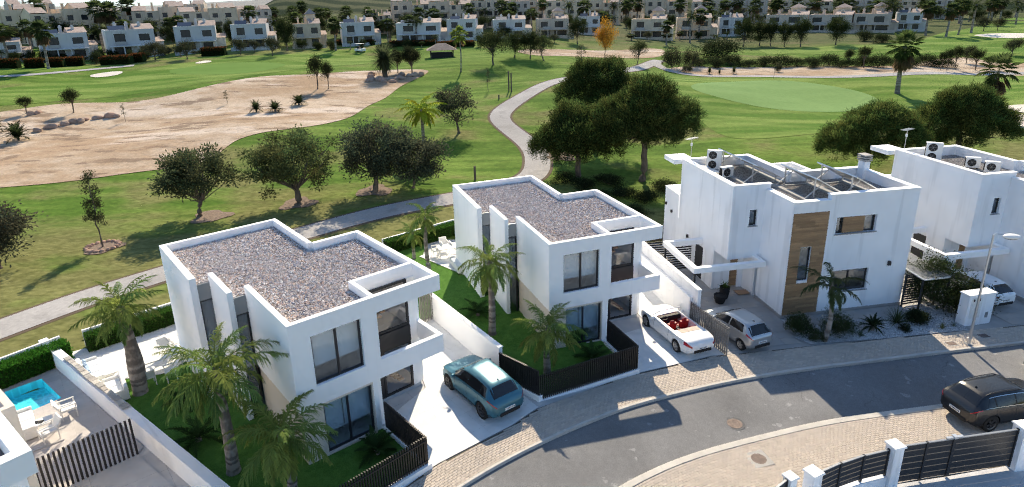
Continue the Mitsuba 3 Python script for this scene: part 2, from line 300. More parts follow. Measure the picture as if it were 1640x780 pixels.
area('putting_green', [(-65.14,122.23),(-60.34,127.09),(-52.05,128.24),(-44.44,126.03),(-43.7,118.68),(-46.34,113.48),(-54.55,114.27),(-60.9,116.82)], 'soft_green', .06, 1., 'pale putting green on the left')
area('putting_green_001', [(29.13,100.7),(39.64,109.68),(48.72,110),(53.85,105.24),(56.53,99.44),(56.04,94.41),(52.15,90.35),(45.04,87.04),(37.68,88.49),(31.88,92.72),(29.48,95.7)], 'green_grass', .06, 1., 'pale putting green on the right')
area('sand_bunker', [(-79.49,120.67),(-78.33,122.72),(-75.18,123.54),(-74.38,121.48),(-75.72,119.67),(-78.05,119.25)], 'sand', .07, .7, 'small white sand bunker beyond the waste area')
area('sand_bunker_001', [(-63.77,130.74),(-61.97,132.18),(-60.91,130.09),(-62.47,129.03)], 'sand', .07, .5, 'thin sand bunker beside the left green')
area('sand_bunker_002', [(68.26,85.62),(70.89,85.52),(72.84,83.73),(69.64,79.73),(67.84,81.53),(67.26,83.48)], 'sand', .07, .7, 'sand bunker at the right edge, upper one')
area('sand_bunker_003', [(64.05,81.45),(66.31,81.12),(68.67,77.53),(64.58,72.5),(62.2,74.21),(62.29,77.34)], 'sand', .07, .7, 'sand bunker at the right edge, lower one')
area('sand_bunker_004', [(137.02,188.85),(144.7,191.83),(154.56,190.11),(146.95,180.46),(138.96,181.53)], 'sand', .07, 1.2, 'far sand bunker at the top right')
area('waste_strip', [(1.98,132.89),(9.63,151.12),(20.39,154.39),(38.04,162.17),(35.95,148.6),(31.1,141),(17.88,135.2),(5.65,128.05)], 'dirt', .05, 1.1, 'strip of bare tan earth in the middle distance')
area('waste_strip_001', [(30.17,124.05),(37.9,130.59),(49.56,130.71),(63.69,125.47),(74.51,124.91),(92.96,137.93),(99.47,139.56),(100.07,129.34),(107.16,124.04),(100.07,115.35),(86.14,116.73),(64.99,112.24),(44.27,116.36),(34.81,119.57)], 'dirt', .05, 1.1, 'strip of bare tan earth before the right hand shrubs')
area('fairway_001', [(61.7,150.96),(77.26,169.94),(91.23,165.24),(121.23,187),(163.39,225.97),(235.29,295.02),(261.71,306.14),(122.96,141.49),(111.55,137.68),(103.6,141.59),(94.19,144.13),(83.02,149.61)], 'fairway_grass', .035, 1.5, 'far fairway on the right')
area('fairway_002', [(29.27,114.05),(43.68,114.75),(64.4,111.16),(84.94,115.05),(98.79,113.78),(75,85.34),(61.05,81.12),(48.58,78.09),(34.96,71.12),(25.98,70.27),(24.57,77.56),(24.77,90.49)], 'fairway_grass', .035, 1.2, 'mown grass around the right green')
def ribbon(pts, w, n): 
    c = spline(pts, n); return LineString(c).buffer(w / 2, cap_style=2)
PC = [(-30.19,29.18),(-28.79,31.21),(-26.5,34.67),(-23.38,38.34),(-19.29,42.59),(-15.7,45.92),(-11.5,49.39),(-5.54,52.83),(-1.14,55.86),(1.91,59.53),(2.78,63.74),(2.19,71.54),(-0.19,78.07),(-1.33,82.06),(-0.14,87.97),(3.21,95.29),(9.29,105.16),(15.85,111.1),(24.82,123.1),(32.24,136.36)]
struct('cart_path', drape(ribbon(PC, 2.7, 240), .8, .045), 'cart_path', smooth=True, label='pale concrete golf cart path winding across the grass')
struct('cart_path_edge', drape(ribbon(PC, 3.3, 240), .8, .022), 'soil', smooth=True, label='worn earth edge of the cart path')
PC2 = [(32.24,136.36),(31.76,124.01),(34.94,120.02),(44.12,115.95),(64.84,111.97),(85.85,116.33),(97.77,116.77)]
struct('cart_path_001', drape(ribbon(PC2, 2.2, 160), .9, .075), 'cart_path', smooth=True, label='cart path along the right hand waste strip')
PC3 = [(-98.3,117.07),(-88.68,119.63),(-83.69,124.61),(-76.66,128.4),(-75.65,128.86)]
struct('cart_path_002', drape(ribbon(PC3, 1.8, 80), .9, .06), 'cart_path', smooth=True, label='thin pale cart path before the left hand villas')
for i, (q, r) in enumerate(((((-30.52,43.36)), 1.25), (((-25.33,49.73)), 1.5), (((-18.84,52.47)), 1.5), (((-12.68,55.3)), 1.6), ((5.54,66.05), 1.5))):
    t = np.linspace(0, 2 * np.pi, 24, endpoint=False); rr = r * (1 + .18 * np.sin(3 * t + i) + .1 * np.sin(5 * t))
    struct('mulch_ring' + ('_%03d' % i if i else ''), drape(Polygon(np.stack([q[0] + rr * np.cos(t), q[1] + rr * np.sin(t)], 1)), .5, .05), 'mulch', smooth=True, label='ring of bare mulch under a tree')

# ---------------------------------------------------------------- street
KF = spline([(-9, 10.5), (-5, 15.6), (-2.09, 18.82), (-.72, 20.03), (1.17, 21.46), (3.02, 22.68), (5.14, 23.89), (7.26, 24.81), (10.92, 26.08), (13.97, 26.80), (18.45, 27.55), (23.91, 28.45), (26.86, 28.88), (34, 30.0), (46, 32)], 300)
KN = spline([(-3.5, 11), (.5, 16.2), (3.74, 18.97), (6.3, 20.51), (10.36, 22.07), (13.51, 22.97), (16.65, 23.52), (19.11, 23.9), (24, 24.6), (34, 26.2), (46, 28.2)], 300)
PADF = [(-13, 8.5), (-7, 15.4), (-3.37, 19.8), (-3.03, 20.08), (-.2, 22.41), (.95, 23.65), (4.77, 25.96), (5.94, 26.53), (10.15, 28.2), (11.12, 28.38), (15.75, 29.1), (24.49, 30.22), (30, 31), (46, 33.4)]
FENCE = [(-1, 9), (5.2, 14.4), (9.52, 17.5), (10.26, 17.8), (13.95, 19.1), (16.46, 19.5), (19.16, 20.0), (24, 20.9), (46, 25)]
struct('road', drape(Polygon(np.vstack([KF, KN[::-1]])), .8, -.12), 'asphalt', smooth=True, label='grey asphalt street curving between the pavements')
mat('asphalt_dark', proc(lambda p, n, uv: mi.Color3f(*asphalt_fn(p, n, uv)) * .72), .9, .15)
def strip_frame(curve):
    d = np.r_[0, np.cumsum(np.linalg.norm(np.diff(curve, axis=0), axis=1))]
    t = np.gradient(curve, axis=0); t /= np.linalg.norm(t, axis=1, keepdims=True)
    return d, t
def at_curve(curve, d, t, s, off):
    x = np.interp(s, d, curve[:, 0]); y = np.interp(s, d, curve[:, 1]); tx = np.interp(s, d, t[:, 0]); ty = np.interp(s, d, t[:, 1])
    return x - ty * off, y + tx * off
def kerb(key, curve, sgn, w, label):
    d, t = strip_frame(curve); struct(key, drape(Polygon(np.vstack([curve, np.stack(at_curve(curve, d, t, d, sgn * w), 1)[::-1]])), .6, -.02), 'paver_bed', label=label)
    s0 = 0
    while s0 < d[-1] - 1:
        mb = MB(); s1 = s0 + .99; r = []
        for s in np.linspace(s0, s1, 4):
            (xa, ya), (xb, yb) = at_curve(curve, d, t, s, -.0), at_curve(curve, d, t, s, sgn * w)
            za = g1(xa, ya); r.append([(xa, ya, za - .2), (xa, ya, za + .005), (xa + (xb - xa) * .1, ya + (yb - ya) * .1, za + .02), (xb, yb, za + .02), (xb, yb, za - .2)])
        v = np.array(r).reshape(-1, 3); f = [[i * 5 + j, i * 5 + j + 1, (i + 1) * 5 + j + 1, (i + 1) * 5 + j] for i in range(3) for j in range(4)] + [[0, 1, 2, 3], [15, 16, 17, 18]]
        mx, my = at_curve(curve, d, t, s0, 0)
        if -6 < mx < 36 and my > 13: part(key, 'stone', mb.add(v, f), 'kerb_stone')
        s0 += 1.0
kerb('kerb', KF, 1, .14, 'stone kerb of the far pavement')
kerb('kerb_001', KN, -1, .30, 'broad pale stone kerb of the near pavement')
prng = np.random.default_rng(11)
def pavers(key, curve, sgn, w0, limit_poly, label, L=.21, B=.115):
    """individual concrete pavers laid in running bond along the kerb: the nearest 300 are parts, the rest one mesh"""
    struct(key, drape(limit_poly, .8, -.035), 'paver_bed', label=label)
    d, t = strip_frame(curve); import shapely
    quads = []
    for r in range(int(5.2 / B)):
        o0 = w0 + r * B; s = np.arange(0, d[-1] - .3, L) + (r % 2) * L / 2
        for sa in s: quads.append((sa, o0))
    q = np.array(quads); cx, cy = at_curve(curve, d, t, q[:, 0] + L / 2, sgn * (q[:, 1] + B / 2))
    ok = shapely.contains_xy(limit_poly.buffer(-.07), cx, cy) & (cx > -4.5) & (cx < 33) & (cy > 14); q = q[ok]; cx = cx[ok]; cy = cy[ok]
    order = np.argsort((cx - 0) ** 2 + cy ** 2); rest = MB(); col = []
    for n, k in enumerate(order):
        sa, o0 = q[k]; g = .006; c = [at_curve(curve, d, t, s_, sgn * o_) for s_, o_ in ((sa + g, o0 + g), (sa + L - g, o0 + g), (sa + L - g, o0 + B - g), (sa + g, o0 + B - g))]
        z = g1(cx[k], cy[k]) + prng.normal(0, .0022) ; m = (np.mean([p_[0] for p_ in c]), np.mean([p_[1] for p_ in c])); b = .035
        v = [(x, y, z - .05) for x, y in c] + [(x, y, z - .006) for x, y in c] + [(x + (m[0] - x) * b, y + (m[1] - y) * b, z + prng.normal(0, .001)) for x, y in c]
        f = [[8, 9, 10, 11]] + [[a_ + i, a_ + (i + 1) % 4, a_ + 4 + (i + 1) % 4, a_ + 4 + i] for a_ in (0, 4) for i in range(4)]
        if n < 300: part(key, 'paver', MB().add(v, f), 'paver_tone_%d' % prng.integers(4))
        else:
            rest.add(v, f); base = np.array(((.455, .40, .34), (.43, .38, .325), (.475, .42, .36), (.445, .395, .345))[prng.integers(4)]) * prng.uniform(.94, 1.06); col += [base] * 12
    if rest.n:
        k = part(key, 'paver_field', rest, 'paver_face', color=np.array(col)); tag(k, 'remaining pavers of the same bond', kind='stuff')
pav_far = Polygon(np.vstack([KF[20:], np.array(PADF[1:])[::-1]])).buffer(0)
pav_near = Polygon(np.vstack([KN, np.array(FENCE)[::-1]])).buffer(0)
pav_far = max(getattr(pav_far, 'geoms', [pav_far]), key=lambda g: g.area); pav_near = max(getattr(pav_near, 'geoms', [pav_near]), key=lambda g: g.area)
pavers('pavement', KF, 1, .15, pav_far, 'far pavement of beige concrete pavers')
pavers('pavement_001', KN, -1, .31, pav_near, 'near pavement of beige concrete pavers')
def manhole(q, r, label, dz, collar=None):
    k = thing('manhole_cover', label, 'manhole cover'); z = g1(*q) + dz; t = np.linspace(0, 2 * np.pi, 28, endpoint=False)
    if collar == 'square': part(k, 'collar', MB(frame(q, .28, z)).box(-r * 1.45, r * 1.45, -r * 1.45, r * 1.45, -.03, .012), 'concrete_collar')
    else: part(k, 'collar', MB(frame(q, 0, z)).ext(Polygon(np.stack([r * 1.35 * np.cos(t), r * 1.35 * np.sin(t)], 1)), -.03, .008), 'asphalt_dark')
    part(k, 'lid', MB(frame(q, 0, z)).ext(Polygon(np.stack([r * np.cos(t), r * np.sin(t)], 1)), .0, .016), 'iron_rust')
    mb = MB(frame(q, .3, z))
    for i in range(-3, 4): mb.box(-r * .7, r * .7, i * r * .2 - .015, i * r * .2 + .015, .016, .021)
    part(k, 'rib', mb, 'iron_rust')
manhole((9.52, 22.93), .33, 'round rusty manhole cover in the middle of the asphalt street', -.12)
manhole((9.67, 20.59), .30, 'round grey manhole cover in a square collar on the near pavement', .0, 'square')
for q, lab in (((23.07, 28.95), 'rusty square drain plate in the pavement left of the lamp post'), ((25.3, 29.66), 'small grey plate in the pavement right of the lamp post')):
    k = thing('drain_plate', lab, 'drain cover'); z = g1(*q)
    part(k, 'rim', MB(frame(q, .16, z)).box(-.30, .30, -.22, .22, -.03, .008), 'concrete_collar'); part(k, 'lid', MB(frame(q, .16, z)).box(-.25, .25, -.17, .17, 0, .014), 'iron_rust')

# ---------------------------------------------------------------- plots: soil under everything between the hedge line and the pavement
zb = [(x, float(ZB(x))) for x in (-45, -24.4, -19.4, -6.2, 12, 46)]
POOL = Polygon([(-23.95, 25.2), (-22.95, 26.25), (-20.9, 24.65), (-21.85, 23.4)])
struct('plot_ground', drape(Polygon(zb + [(46, 33.4)] + PADF[::-1] + [(-45, 0)]).difference(POOL.buffer(.03)), 1.2, -.06), 'grey_concrete', smooth=True, label='ground of the building plots')
struct('courtyard_ground', drape(Polygon(FENCE + [(46, 6), (-1, 2)]), 1.0, -.01), 'grey_concrete', smooth=True, label='grey concrete yard inside the black gate')

# ---------------------------------------------------------------- the two cubic villas with gravel roofs
def window(parent, M, u0, u1, z0, z1, v, n=2, fw=.06, frame_m='dark_frame', glass='window_glass', depth=.08, label=None):
    mb = MB(M)
    for a, b, c, d in ((u0, u1, z0, z0 + fw), (u0, u1, z1 - fw, z1), (u0, u0 + fw, z0 + fw, z1 - fw), (u1 - fw, u1, z0 + fw, z1 - fw)): mb.box(a, b, v, v + depth, c, d)
    for i in range(1, n):
        c = u0 + (u1 - u0) * i / n; mb.box(c - fw * .55, c + fw * .55, v + .005, v + depth - .005, z0 + fw, z1 - fw)
    k = part(parent, 'window', mb, frame_m)
    if label: labels[k] = {'label': label}
    for i in range(n):
        a = u0 + fw + (u1 - u0 - fw) * i / n; b = u0 + (u1 - u0 - fw) * (i + 1) / n
        part(k, 'pane', MB(M).add([(a, v + .045, z0 + fw * .9), (b, v + .045, z0 + fw * .9), (b, v + .045, z1 - fw * .9), (a, v + .045, z1 - fw * .9)], [[0, 1, 2, 3]]), glass)
    return k
def side_window(parent, M, v0, v1, z0, z1, u, **kw):
    R = M @ np.array([[0, 1, 0, u], [-1, 0, 0, 0], [0, 0, 1, 0], [0, 0, 0, 1.0]]); return window(parent, R, -v1, -v0, z0, z1, 0, **kw)
def pebbles(parent, M, poly, z, n_m2, r0, seed, pal):
    g = np.random.default_rng(seed); x0, y0, x1, y1 = poly.bounds; n = int((x1 - x0) * (y1 - y0) * n_m2); q = np.stack([g.uniform(x0, x1, n), g.uniform(y0, y1, n)], 1)
    import shapely
    q = q[shapely.contains_xy(poly.buffer(-.03), q[:, 0], q[:, 1])]; n = len(q)
    o = np.array([[1, 0, 0], [0, 1, 0], [-1, 0, 0], [0, -1, 0], [0, 0, 1.0], [0, 0, -1]]); f = np.array([[0, 1, 4], [1, 2, 4], [2, 3, 4], [3, 0, 4], [1, 0, 5], [2, 1, 5], [3, 2, 5], [0, 3, 5]])[:4]
    s = r0 * g.uniform(.6, 1.35, (n, 1, 1)) * g.uniform(.7, 1.3, (n, 6, 3)); a = g.uniform(0, 6.28, n); v = o[None] * s; v[:, :, 2] *= .75
    v = np.stack([v[..., 0] * np.cos(a)[:, None] - v[..., 1] * np.sin(a)[:, None], v[..., 0] * np.sin(a)[:, None] + v[..., 1] * np.cos(a)[:, None], v[..., 2]], -1)
    v += g.normal(0, r0 * .18, v.shape); v += np.concatenate([q, z + g.uniform(-.01, .018, (n, 1))], 1)[:, None]
    c = np.array(pal)[g.integers(0, len(pal), n)] * g.uniform(.8, 1.3, (n, 1))
    mb = MB(M); mb.add(v.reshape(-1, 3), (f[None] + 6 * np.arange(n)[:, None, None]).reshape(-1, 3))
    k = part(parent, 'roof_gravel', mb, 'pebble', color=np.repeat(np.clip(c, 0, .8), 6, 0)); tag(k, 'mixed pink, grey and blue roof pebbles', kind='stuff')
PEB = [(.58, .50, .47), (.42, .39, .38), (.70, .65, .61), (.23, .23, .27), (.56, .40, .31), (.76, .73, .70), (.28, .23, .20), (.42, .42, .44), (.52, .44, .39), (.47, .42, .38)]
VW, VH, VB = 6.55, 6.03, 2.37
def villa(key, M, label, seed):
    k = thing(key, label, 'house', 'cubic gravel roof villas'); W, H, B = VW, VH, VB
    mb = MB(M)
    mb.wall(holes(rect(0, W, B, H), rect(.80, 2.83, 3.20, 5.32), rect(3.53, W + 1, 3.20, 5.33)), 0, .22)
    mb.side(rect(.222, 4.57, B, H), 0, .22)                       # left wall, front panel
    mb.side(rect(4.32, 6.95, 0, H), -.75, -.53); mb.side(rect(6.79, 12.1, 0, H), -1.54, -1.27)
    mb.side(holes(Polygon([(1.9, 0), (7.34, 0), (7.34, H), (.222, H), (.222, 5.33), (1.9, 5.33)])), W - .22, W)
    mb.side(rect(.222, 1.9, B, 3.20), W - .2, W)
    mb.wall(rect(-1.268, 4.12, 0, H), 11.88, 12.1); mb.side(rect(7.34, 11.878, 0, H), 3.9, 4.12); mb.wall(rect(4.122, W, 0, H), 7.12, 7.338)
    mb.wall(rect(5.92, W - .222, 0, 5.44), 1.78, 1.9)
    mb.side(rect(.222, 1.9, 0, 5.44), 3.31, 3.528)                 # pier
    mb.box(3.08, 3.31, .02, .26, 0, B - .001)
    part(k, 'wall', mb, 'white_render')
    mb = MB(M); mb.side(rect(.02, 4.56, -.4, B - .003), .10, .32); mb.wall(holes(rect(.322, 3.08, -.4, B - .003), rect(.95, 3.02, .02, B - .1)), .02, .24)
    part(k, 'ground_floor_wall', mb, 'beige_render')
    # roof slab, opening over the open loggia, rims
    body = Polygon([(.22, .22), (W - .22, .22), (W - .22, 7.12), (3.9, 7.12), (3.9, 11.88), (-1.27, 11.88), (-1.27, 6.94), (-.53, 6.94), (-.53, 4.55), (.22, 4.55)])
    hole = rect(3.48, W - .1, .1, 1.95); slab = body.difference(hole)
    part(k, 'roof_slab', MB(M).ext(slab, 5.46, 5.66), 'roof_bed')
    mb = MB(M); mb.box(3.39, 3.57, .222, 2.04, 5.33, H - .002); mb.box(3.572, W - .222, 1.86, 2.04, 5.33, H - .002)
    part(k, 'roof_opening_rim', mb, 'white_render')
    pebbles(k, M, slab.difference(Polygon([(3.36, .2), (W, .2), (W, 2.07), (3.36, 2.07)])), 5.67, 470, .043, seed, PEB)
    # floors and ceilings
    mb = MB(M); f1 = body.difference(rect(3.5, W, .2, 1.92)).difference(rect(3.3, 6.3, 2.2, 3.4))
    mb.ext(body.difference(rect(3.5, W, .2, 1.76)), -.25, .02); mb.ext(f1, B, B + .3); mb.ext(Polygon([(.2, .2), (3.3, .2), (3.3, 1.0), (.2, 1.0)]), B - .01, B)
    mb.wall(rect(.4, 6.2, .03, 5.4), 4.6, 4.7)
    part(k, 'interior', mb, 'interior_wall')
    # windows
    window(k, M, .80, 2.83, 3.20, 5.32, .13, 2, .075); window(k, M, .95, 3.02, .02, B - .1, .14, 2, .075)
    mb = MB(M)
    for z0, z1 in ((3.85, 5.42), (.75, 2.36)):
        mb.box(.7, 1.84, .42, .43, z0, z1).box(1.88, 3.2, .42, .43, z0, z1).box(.7, 3.2, .41, .44, z0 - .05, z0)
    part(k, 'blind', mb, 'blind')
    window(k, M, 3.54, 5.92, 3.24, 5.44, 1.72, 1, .10, glass='clear_glass'); window(k, M, 4.45, 5.92, .05, 2.42, 1.72, 1, .10, glass='clear_glass')
    part(k, 'spandrel', MB(M).box(3.54, 5.91, 1.66, 1.80, 2.44, 3.22), 'black_metal')
    part(k, 'entrance_door', MB(M).box(3.56, 4.42, 1.72, 1.79, .03, 2.42), 'dark_frame')
    for i in range(13):
        u = 5.7 - i * .19; part(k, 'stair_tread', MB(M).box(u - .26, u, 2.25, 3.25, .2 + i * .19, .26 + i * .19), 'stair_wood')
    for i in range(9):
        u = 3.6 + i * .2; part(k, 'stair_tread', MB(M).box(u, u + .26, 2.25, 3.25, 2.8 + i * .19, 2.86 + i * .19), 'stair_wood')
    # tall glazed slots between the staggered wall panels
    for u0, u1, v in ((-1.265, -.535, 6.86), (-.525, -.005, 4.47)):
        part(k, 'slot_wall', MB(M).wall(rect(u0, u1, 4.9, 5.66), v, v + .08), 'grey_metal'); window(k, M, u0, u1, .03, 4.9, v, 1, .06)
    return k
M1 = frame((-8.15, 19.86), .69788, 0.0); M2 = frame((1.77, 28.52), .35589, -.56)
villa('cubic_villa', M1, 'white cubic villa with pebble roof beside the blue car', 21)
villa('cubic_villa', M2, 'white cubic villa with pebble roof beside the white convertible', 22)
# the corner of a third villa at the lower left
M0 = frame((-14.63,15.59), .90)
k = thing('villa_corner', 'white villa cut off by the lower left corner of the picture', 'house')
q = (np.linalg.inv(M0) @ np.array([*(-12.71,13.63), 0, 1]))[:2]; fx, fy = float(q[0]), float(q[1])
mb = MB(M0); mb.side(rect(.202, 7, -.5, 6.03), -.2, 0); mb.wall(rect(-7, 0, -.5, 6.03), 0, .2); mb.wall(rect(-7, -.202, -.5, 6.03), 6.8, 7.0); part(k, 'wall', mb, 'beige_render')
part(k, 'roof_slab', MB(M0).box(-7, -.2, .2, 6.8, 5.3, 5.62), 'roof_bed')
mb = MB(M0); mb.wall(rect(-7, fx, 5.33, 6.032), fy, fy + .36); mb.side(rect(fy + .362, -.003, 5.33, 6.032), fx - .36, fx); mb.side(rect(fy + 1.9, -.003, -.5, 5.328), fx - .25, fx - .002); mb.wall(rect(-7, fx - .252, -.5, 5.3), fy + 1.9, fy + 2.1)
part(k, 'roof_fascia', mb, 'white_render'); part(k, 'front_slab', MB(M0).box(-7, fx - .37, fy + 1.3, -.01, 5.2, 5.45), 'roof_bed')
mb = MB(M0); mb.wall(rect(-7, fx, 2.37, 3.2), fy + .002, fy + .2); part(k, 'balcony_band', mb, 'white_render')

# ---------------------------------------------------------------- boundary walls, fences, gates
def line_wall(name, pts, h, th, m, label, z=None, cap=None, below=.7, piece=None):
    k = thing(name, label, 'wall'); mb = MB(); mc = MB()
    for (a, b) in zip(pts[:-1], pts[1:]):
        a, b = np.array(a), np.array(b); L = np.linalg.norm(b - a); yaw = math.atan2(*(b - a)[::-1]); zz = z if z is not None else min(g1(*a), g1(*b))
        mb.M = frame(a, yaw, zz); mb.box(0, L, 0, th, -below, h)
        if cap:
            mc.M = mb.M; mc.bbox(-.03, L + .03, -.03, th + .03, h, h + .05, .01)
    part(k, 'body', mb, m)
    if cap: part(k, 'coping', mc, cap)
    return k
kw = line_wall('boundary_wall', [(-24.35, 28.3), (-6.0, 14.2)], .98, .38, 'white_render_old', 'long white wall between the pool terrace and the lawn of the nearest villa')
Mw = frame((-24.35, 28.3), math.atan2(14.2 - 28.3, 18.35), 0)
for i in range(16): part(kw, 'coping_stone', MB(Mw).bbox(3.2 + i * .42, 3.2 + i * .42 + .40, .06 + .03 * math.sin(i * 7), .33 + .05 * math.sin(i * 3.1), .98, 1.02 + .012 * math.sin(i * 5), .015), ('concrete_collar', 'slab_tone_warm', 'kerb_stone')[i % 3])
line_wall('boundary_wall', [(-4.75, 31.75), (-.78, 25.95)], 1.58, .2, 'white_render', 'white wall between the driveway of the blue car and the next villa garden', cap='white_cap')
line_wall('boundary_wall', [(8.15, 38.0), (9.75, 31.2)], 1.75, .16, 'white_render', 'white wall behind the white convertible', z=-.7)
line_wall('boundary_wall', [(8.38, 38.0), (10.02, 30.75)], 2.42, .2, 'white_render_old', 'tall grey white parapet wall of the wood clad villa next to the convertible', z=-.75, cap='white_cap')
line_wall('boundary_wall', [(-26.1, 24.55), (-23.3, 28.45)], 1.06, .12, 'white_cap', 'low white kerb behind the pool hedge')
def slat_fence(name, pts, h, label, m, sp=.105, w=.07, t=.045, plinth=.22, rail=True, z=None, cat='fence', top_m=None):
    k = thing(name, label, cat)
    for (a, b) in zip(pts[:-1], pts[1:]):
        a, b = np.array(a, float), np.array(b, float); L = np.linalg.norm(b - a); yaw = math.atan2(*(b - a)[::-1]); za = g1(*a) if z is None else z; zb_ = g1(*b) if z is None else z
        if plinth:
            Mp = frame(a, yaw, min(za, zb_)); part(k, 'plinth', MB(Mp).bbox(-.12, L + .12, -.12, .12, -.5, plinth, .01), 'white_render')
        Mf = frame(a, yaw, min(za, zb_) + plinth)
        if rail: part(k, 'rail', MB(Mf).box(0, L, .02, .045, .12, .17).box(0, L, .02, .045, h - plinth - .2, h - plinth - .15), m)
        n = int(L / sp)
        for i in range(n + 1): part(k, 'slat', MB(Mf).box(i * L / n - t / 2, i * L / n + t / 2, -w, .018, .02, h - plinth), m)
    return k
slat_fence('slat_fence', [(-5.42, 22.0), (-3.46, 19.78), (-6.3, 17.1), (-8.4, 15.2)], 1.45, 'black vertical slat fence round the front lawn of the villa with the blue car', 'black_slat')
slat_fence('slat_fence', [(-.72, 25.85), (1.02, 24.28), (5.92, 26.62), (4.88, 29.2)], 1.5, 'black vertical slat fence round the front garden beside the white convertible', 'black_slat')
slat_fence('slat_fence', [(9.82, 31.1), (10.92, 28.2)], 1.65, 'bronze vertical slat fence between the convertible and the silver car', 'bronze_slat', .15, .05, .05, .0)
slat_fence('slat_gate', [(-17.6, 18.3), (-15.2, 20.75)], 1.65, 'dark vertical slat gate across the pool terrace', 'black_slat', .15, .06, .075, .0, False, cat='gate')
slat_fence('slat_screen', [(-5.2, 30.95), (-4.62, 31.55)], 1.95, 'small brown slat screen between the nearest villa and its garden wall', 'bronze_slat', .1, .05, .035, .0, cat='screen')
slat_fence('slat_screen', [(7.95, 37.6), (8.3, 38.2)], 1.9, 'brown slat screen at the rear of the convertible driveway', 'bronze_slat', .1, .05, .035, .0, cat='screen')

# ---------------------------------------------------------------- lawns, drives, terraces
def pad(key, pts, m, dz, label, step=.9): struct(key, drape(Polygon(pts), step, dz), m, smooth=True, label=label)
pad('driveway', [(-5.9, 22.2), (-5.42, 22.0), (-3.4, 19.75), (-3.03, 20.1), (-.2, 22.43), (.97, 23.7), (-.75, 25.9), (-4.72, 31.65), (-6.2, 30.8), (-4.2, 25.0)], 'white_paving', .0, 'white paved driveway under the blue car')
pad('driveway_001', [(4.6, 29.6), (4.88, 29.2), (5.95, 26.55), (10.15, 28.22), (10.9, 28.3), (9.75, 31.2), (8.1, 38.2), (6.0, 37.4), (7.6, 31.3)], 'white_paving', .0, 'white paved driveway under the white convertible')
pad('front_lawn', [(-5.9, 22.2), (-5.42, 22.0), (-3.5, 19.8), (-8.4, 15.2), (-10.3, 17.5), (-23.9, 28.0), (-16, 28.5), (-8, 21)], 'lawn', -.02, 'dark green lawn of the nearest villa')
pad('front_lawn_001', [(-4.72, 31.75), (-.75, 25.98), (1.0, 24.4), (5.9, 26.65), (4.9, 29.2), (3, 34), (-3.2, 38.5), (-6.4, 41), (-6.2, 44.0), (-13, 37.2), (-8, 33.5), (-6.2, 31)], 'lawn', -.02, 'dark green lawn of the second villa')
pad('terrace', [(-23.4, 28.4), (-20.3, 25.75), (-17.2, 26.4), (-16.4, 27.8), (-8, 34), (-8.5, 39.5), (-13, 37.0), (-19.2, 31.5)], 'white_paving', .012, 'white tiled terrace of the nearest villa')
pad('terrace_001', [(-6.6, 40.5), (-3.2, 37.4), (-1.5, 39.0), (4, 40), (6, 43.5), (-4.0, 43.6)], 'white_paving', .012, 'white tiled terrace of the second villa')
struct('pool_terrace', drape(Polygon([(-26.5, 23.0), (-24.35, 26.0), (-24.2, 28.2), (-15.2, 21.2), (-15.2, 20.75), (-17.6, 18.3), (-22, 20)]).difference(POOL), .8, 0), 'terrace_tile', smooth=True, label='tiled terrace round the pool')
pad('driveway_002', [(-17.6, 18.3), (-15.2, 20.75), (-9, 16), (-11, 11), (-15, 12)], 'grey_concrete', -.0, 'grey concrete yard before the slat gate')
mat('pool_tile', proc(lambda p, n, uv: mix((.05, .60, .74), (.10, .72, .82), noise(p.x * 3, p.y * 3)) * (.9 + .25 * smoothstep(.35, .0, voronoi(p.x * 3.2 + .4 * noise(p.x * 4, p.y * 4), p.y * 3.2)[1] - voronoi(p.x * 3.2 + .4 * noise(p.x * 4, p.y * 4), p.y * 3.2)[0]))), .4, .3)
k = thing('swimming_pool', 'small turquoise swimming pool before the trimmed hedge', 'pool')
c = np.array(POOL.exterior.coords)[:-1]; n = len(c)
part(k, 'basin', MB().add(np.vstack([np.c_[c, np.full(n, -.45)], np.c_[c, np.full(n, .0)]]), [[0, 1, 2, 3]] + [[i, (i + 1) % n, n + (i + 1) % n, n + i] for i in range(n)]), 'pool_tile')
part(k, 'water', MB().add(np.c_[c, np.full(n, -.08)], [[0, 1, 2, 3]]), 'pool_water')

# ---------------------------------------------------------------- garden furniture
def chair(q, yaw, label, w=.62, d=.62, low=.36, group=None):
    k = thing('garden_armchair', label, 'chair', group); M = frame(q, yaw, g1(*q) + .01)
    part(k, 'seat', MB(M).bbox(-w / 2, w / 2, -d / 2, d / 2, low, low + .09, .02), 'white_plastic')
    part(k, 'backrest', MB(M).add([(x, y, z) for x in (-w / 2, w / 2) for y, z in ((d / 2 - .06, low + .09), (d / 2 + .0, low + .09), (d / 2 + .2, low + .5), (d / 2 + .14, low + .5))], [[0, 1, 2, 3], [7, 6, 5, 4], [0, 4, 5, 1], [1, 5, 6, 2], [2, 6, 7, 3], [3, 7, 4, 0]]), 'white_plastic')
    for sx in (-1, 1):
        part(k, 'armrest', MB(M).box(sx * w / 2 - .025, sx * w / 2 + .025, -d / 2, d / 2 + .1, low + .25, low + .29), 'white_plastic')
        for sy in (-1, 1): part(k, 'leg', MB(M).box(sx * w / 2 - .02, sx * w / 2 + .02, sy * (d / 2 - .04) - .02, sy * (d / 2 - .04) + .02, 0, low + (.25 if sy < 0 else .26)), 'white_plastic')
    return k
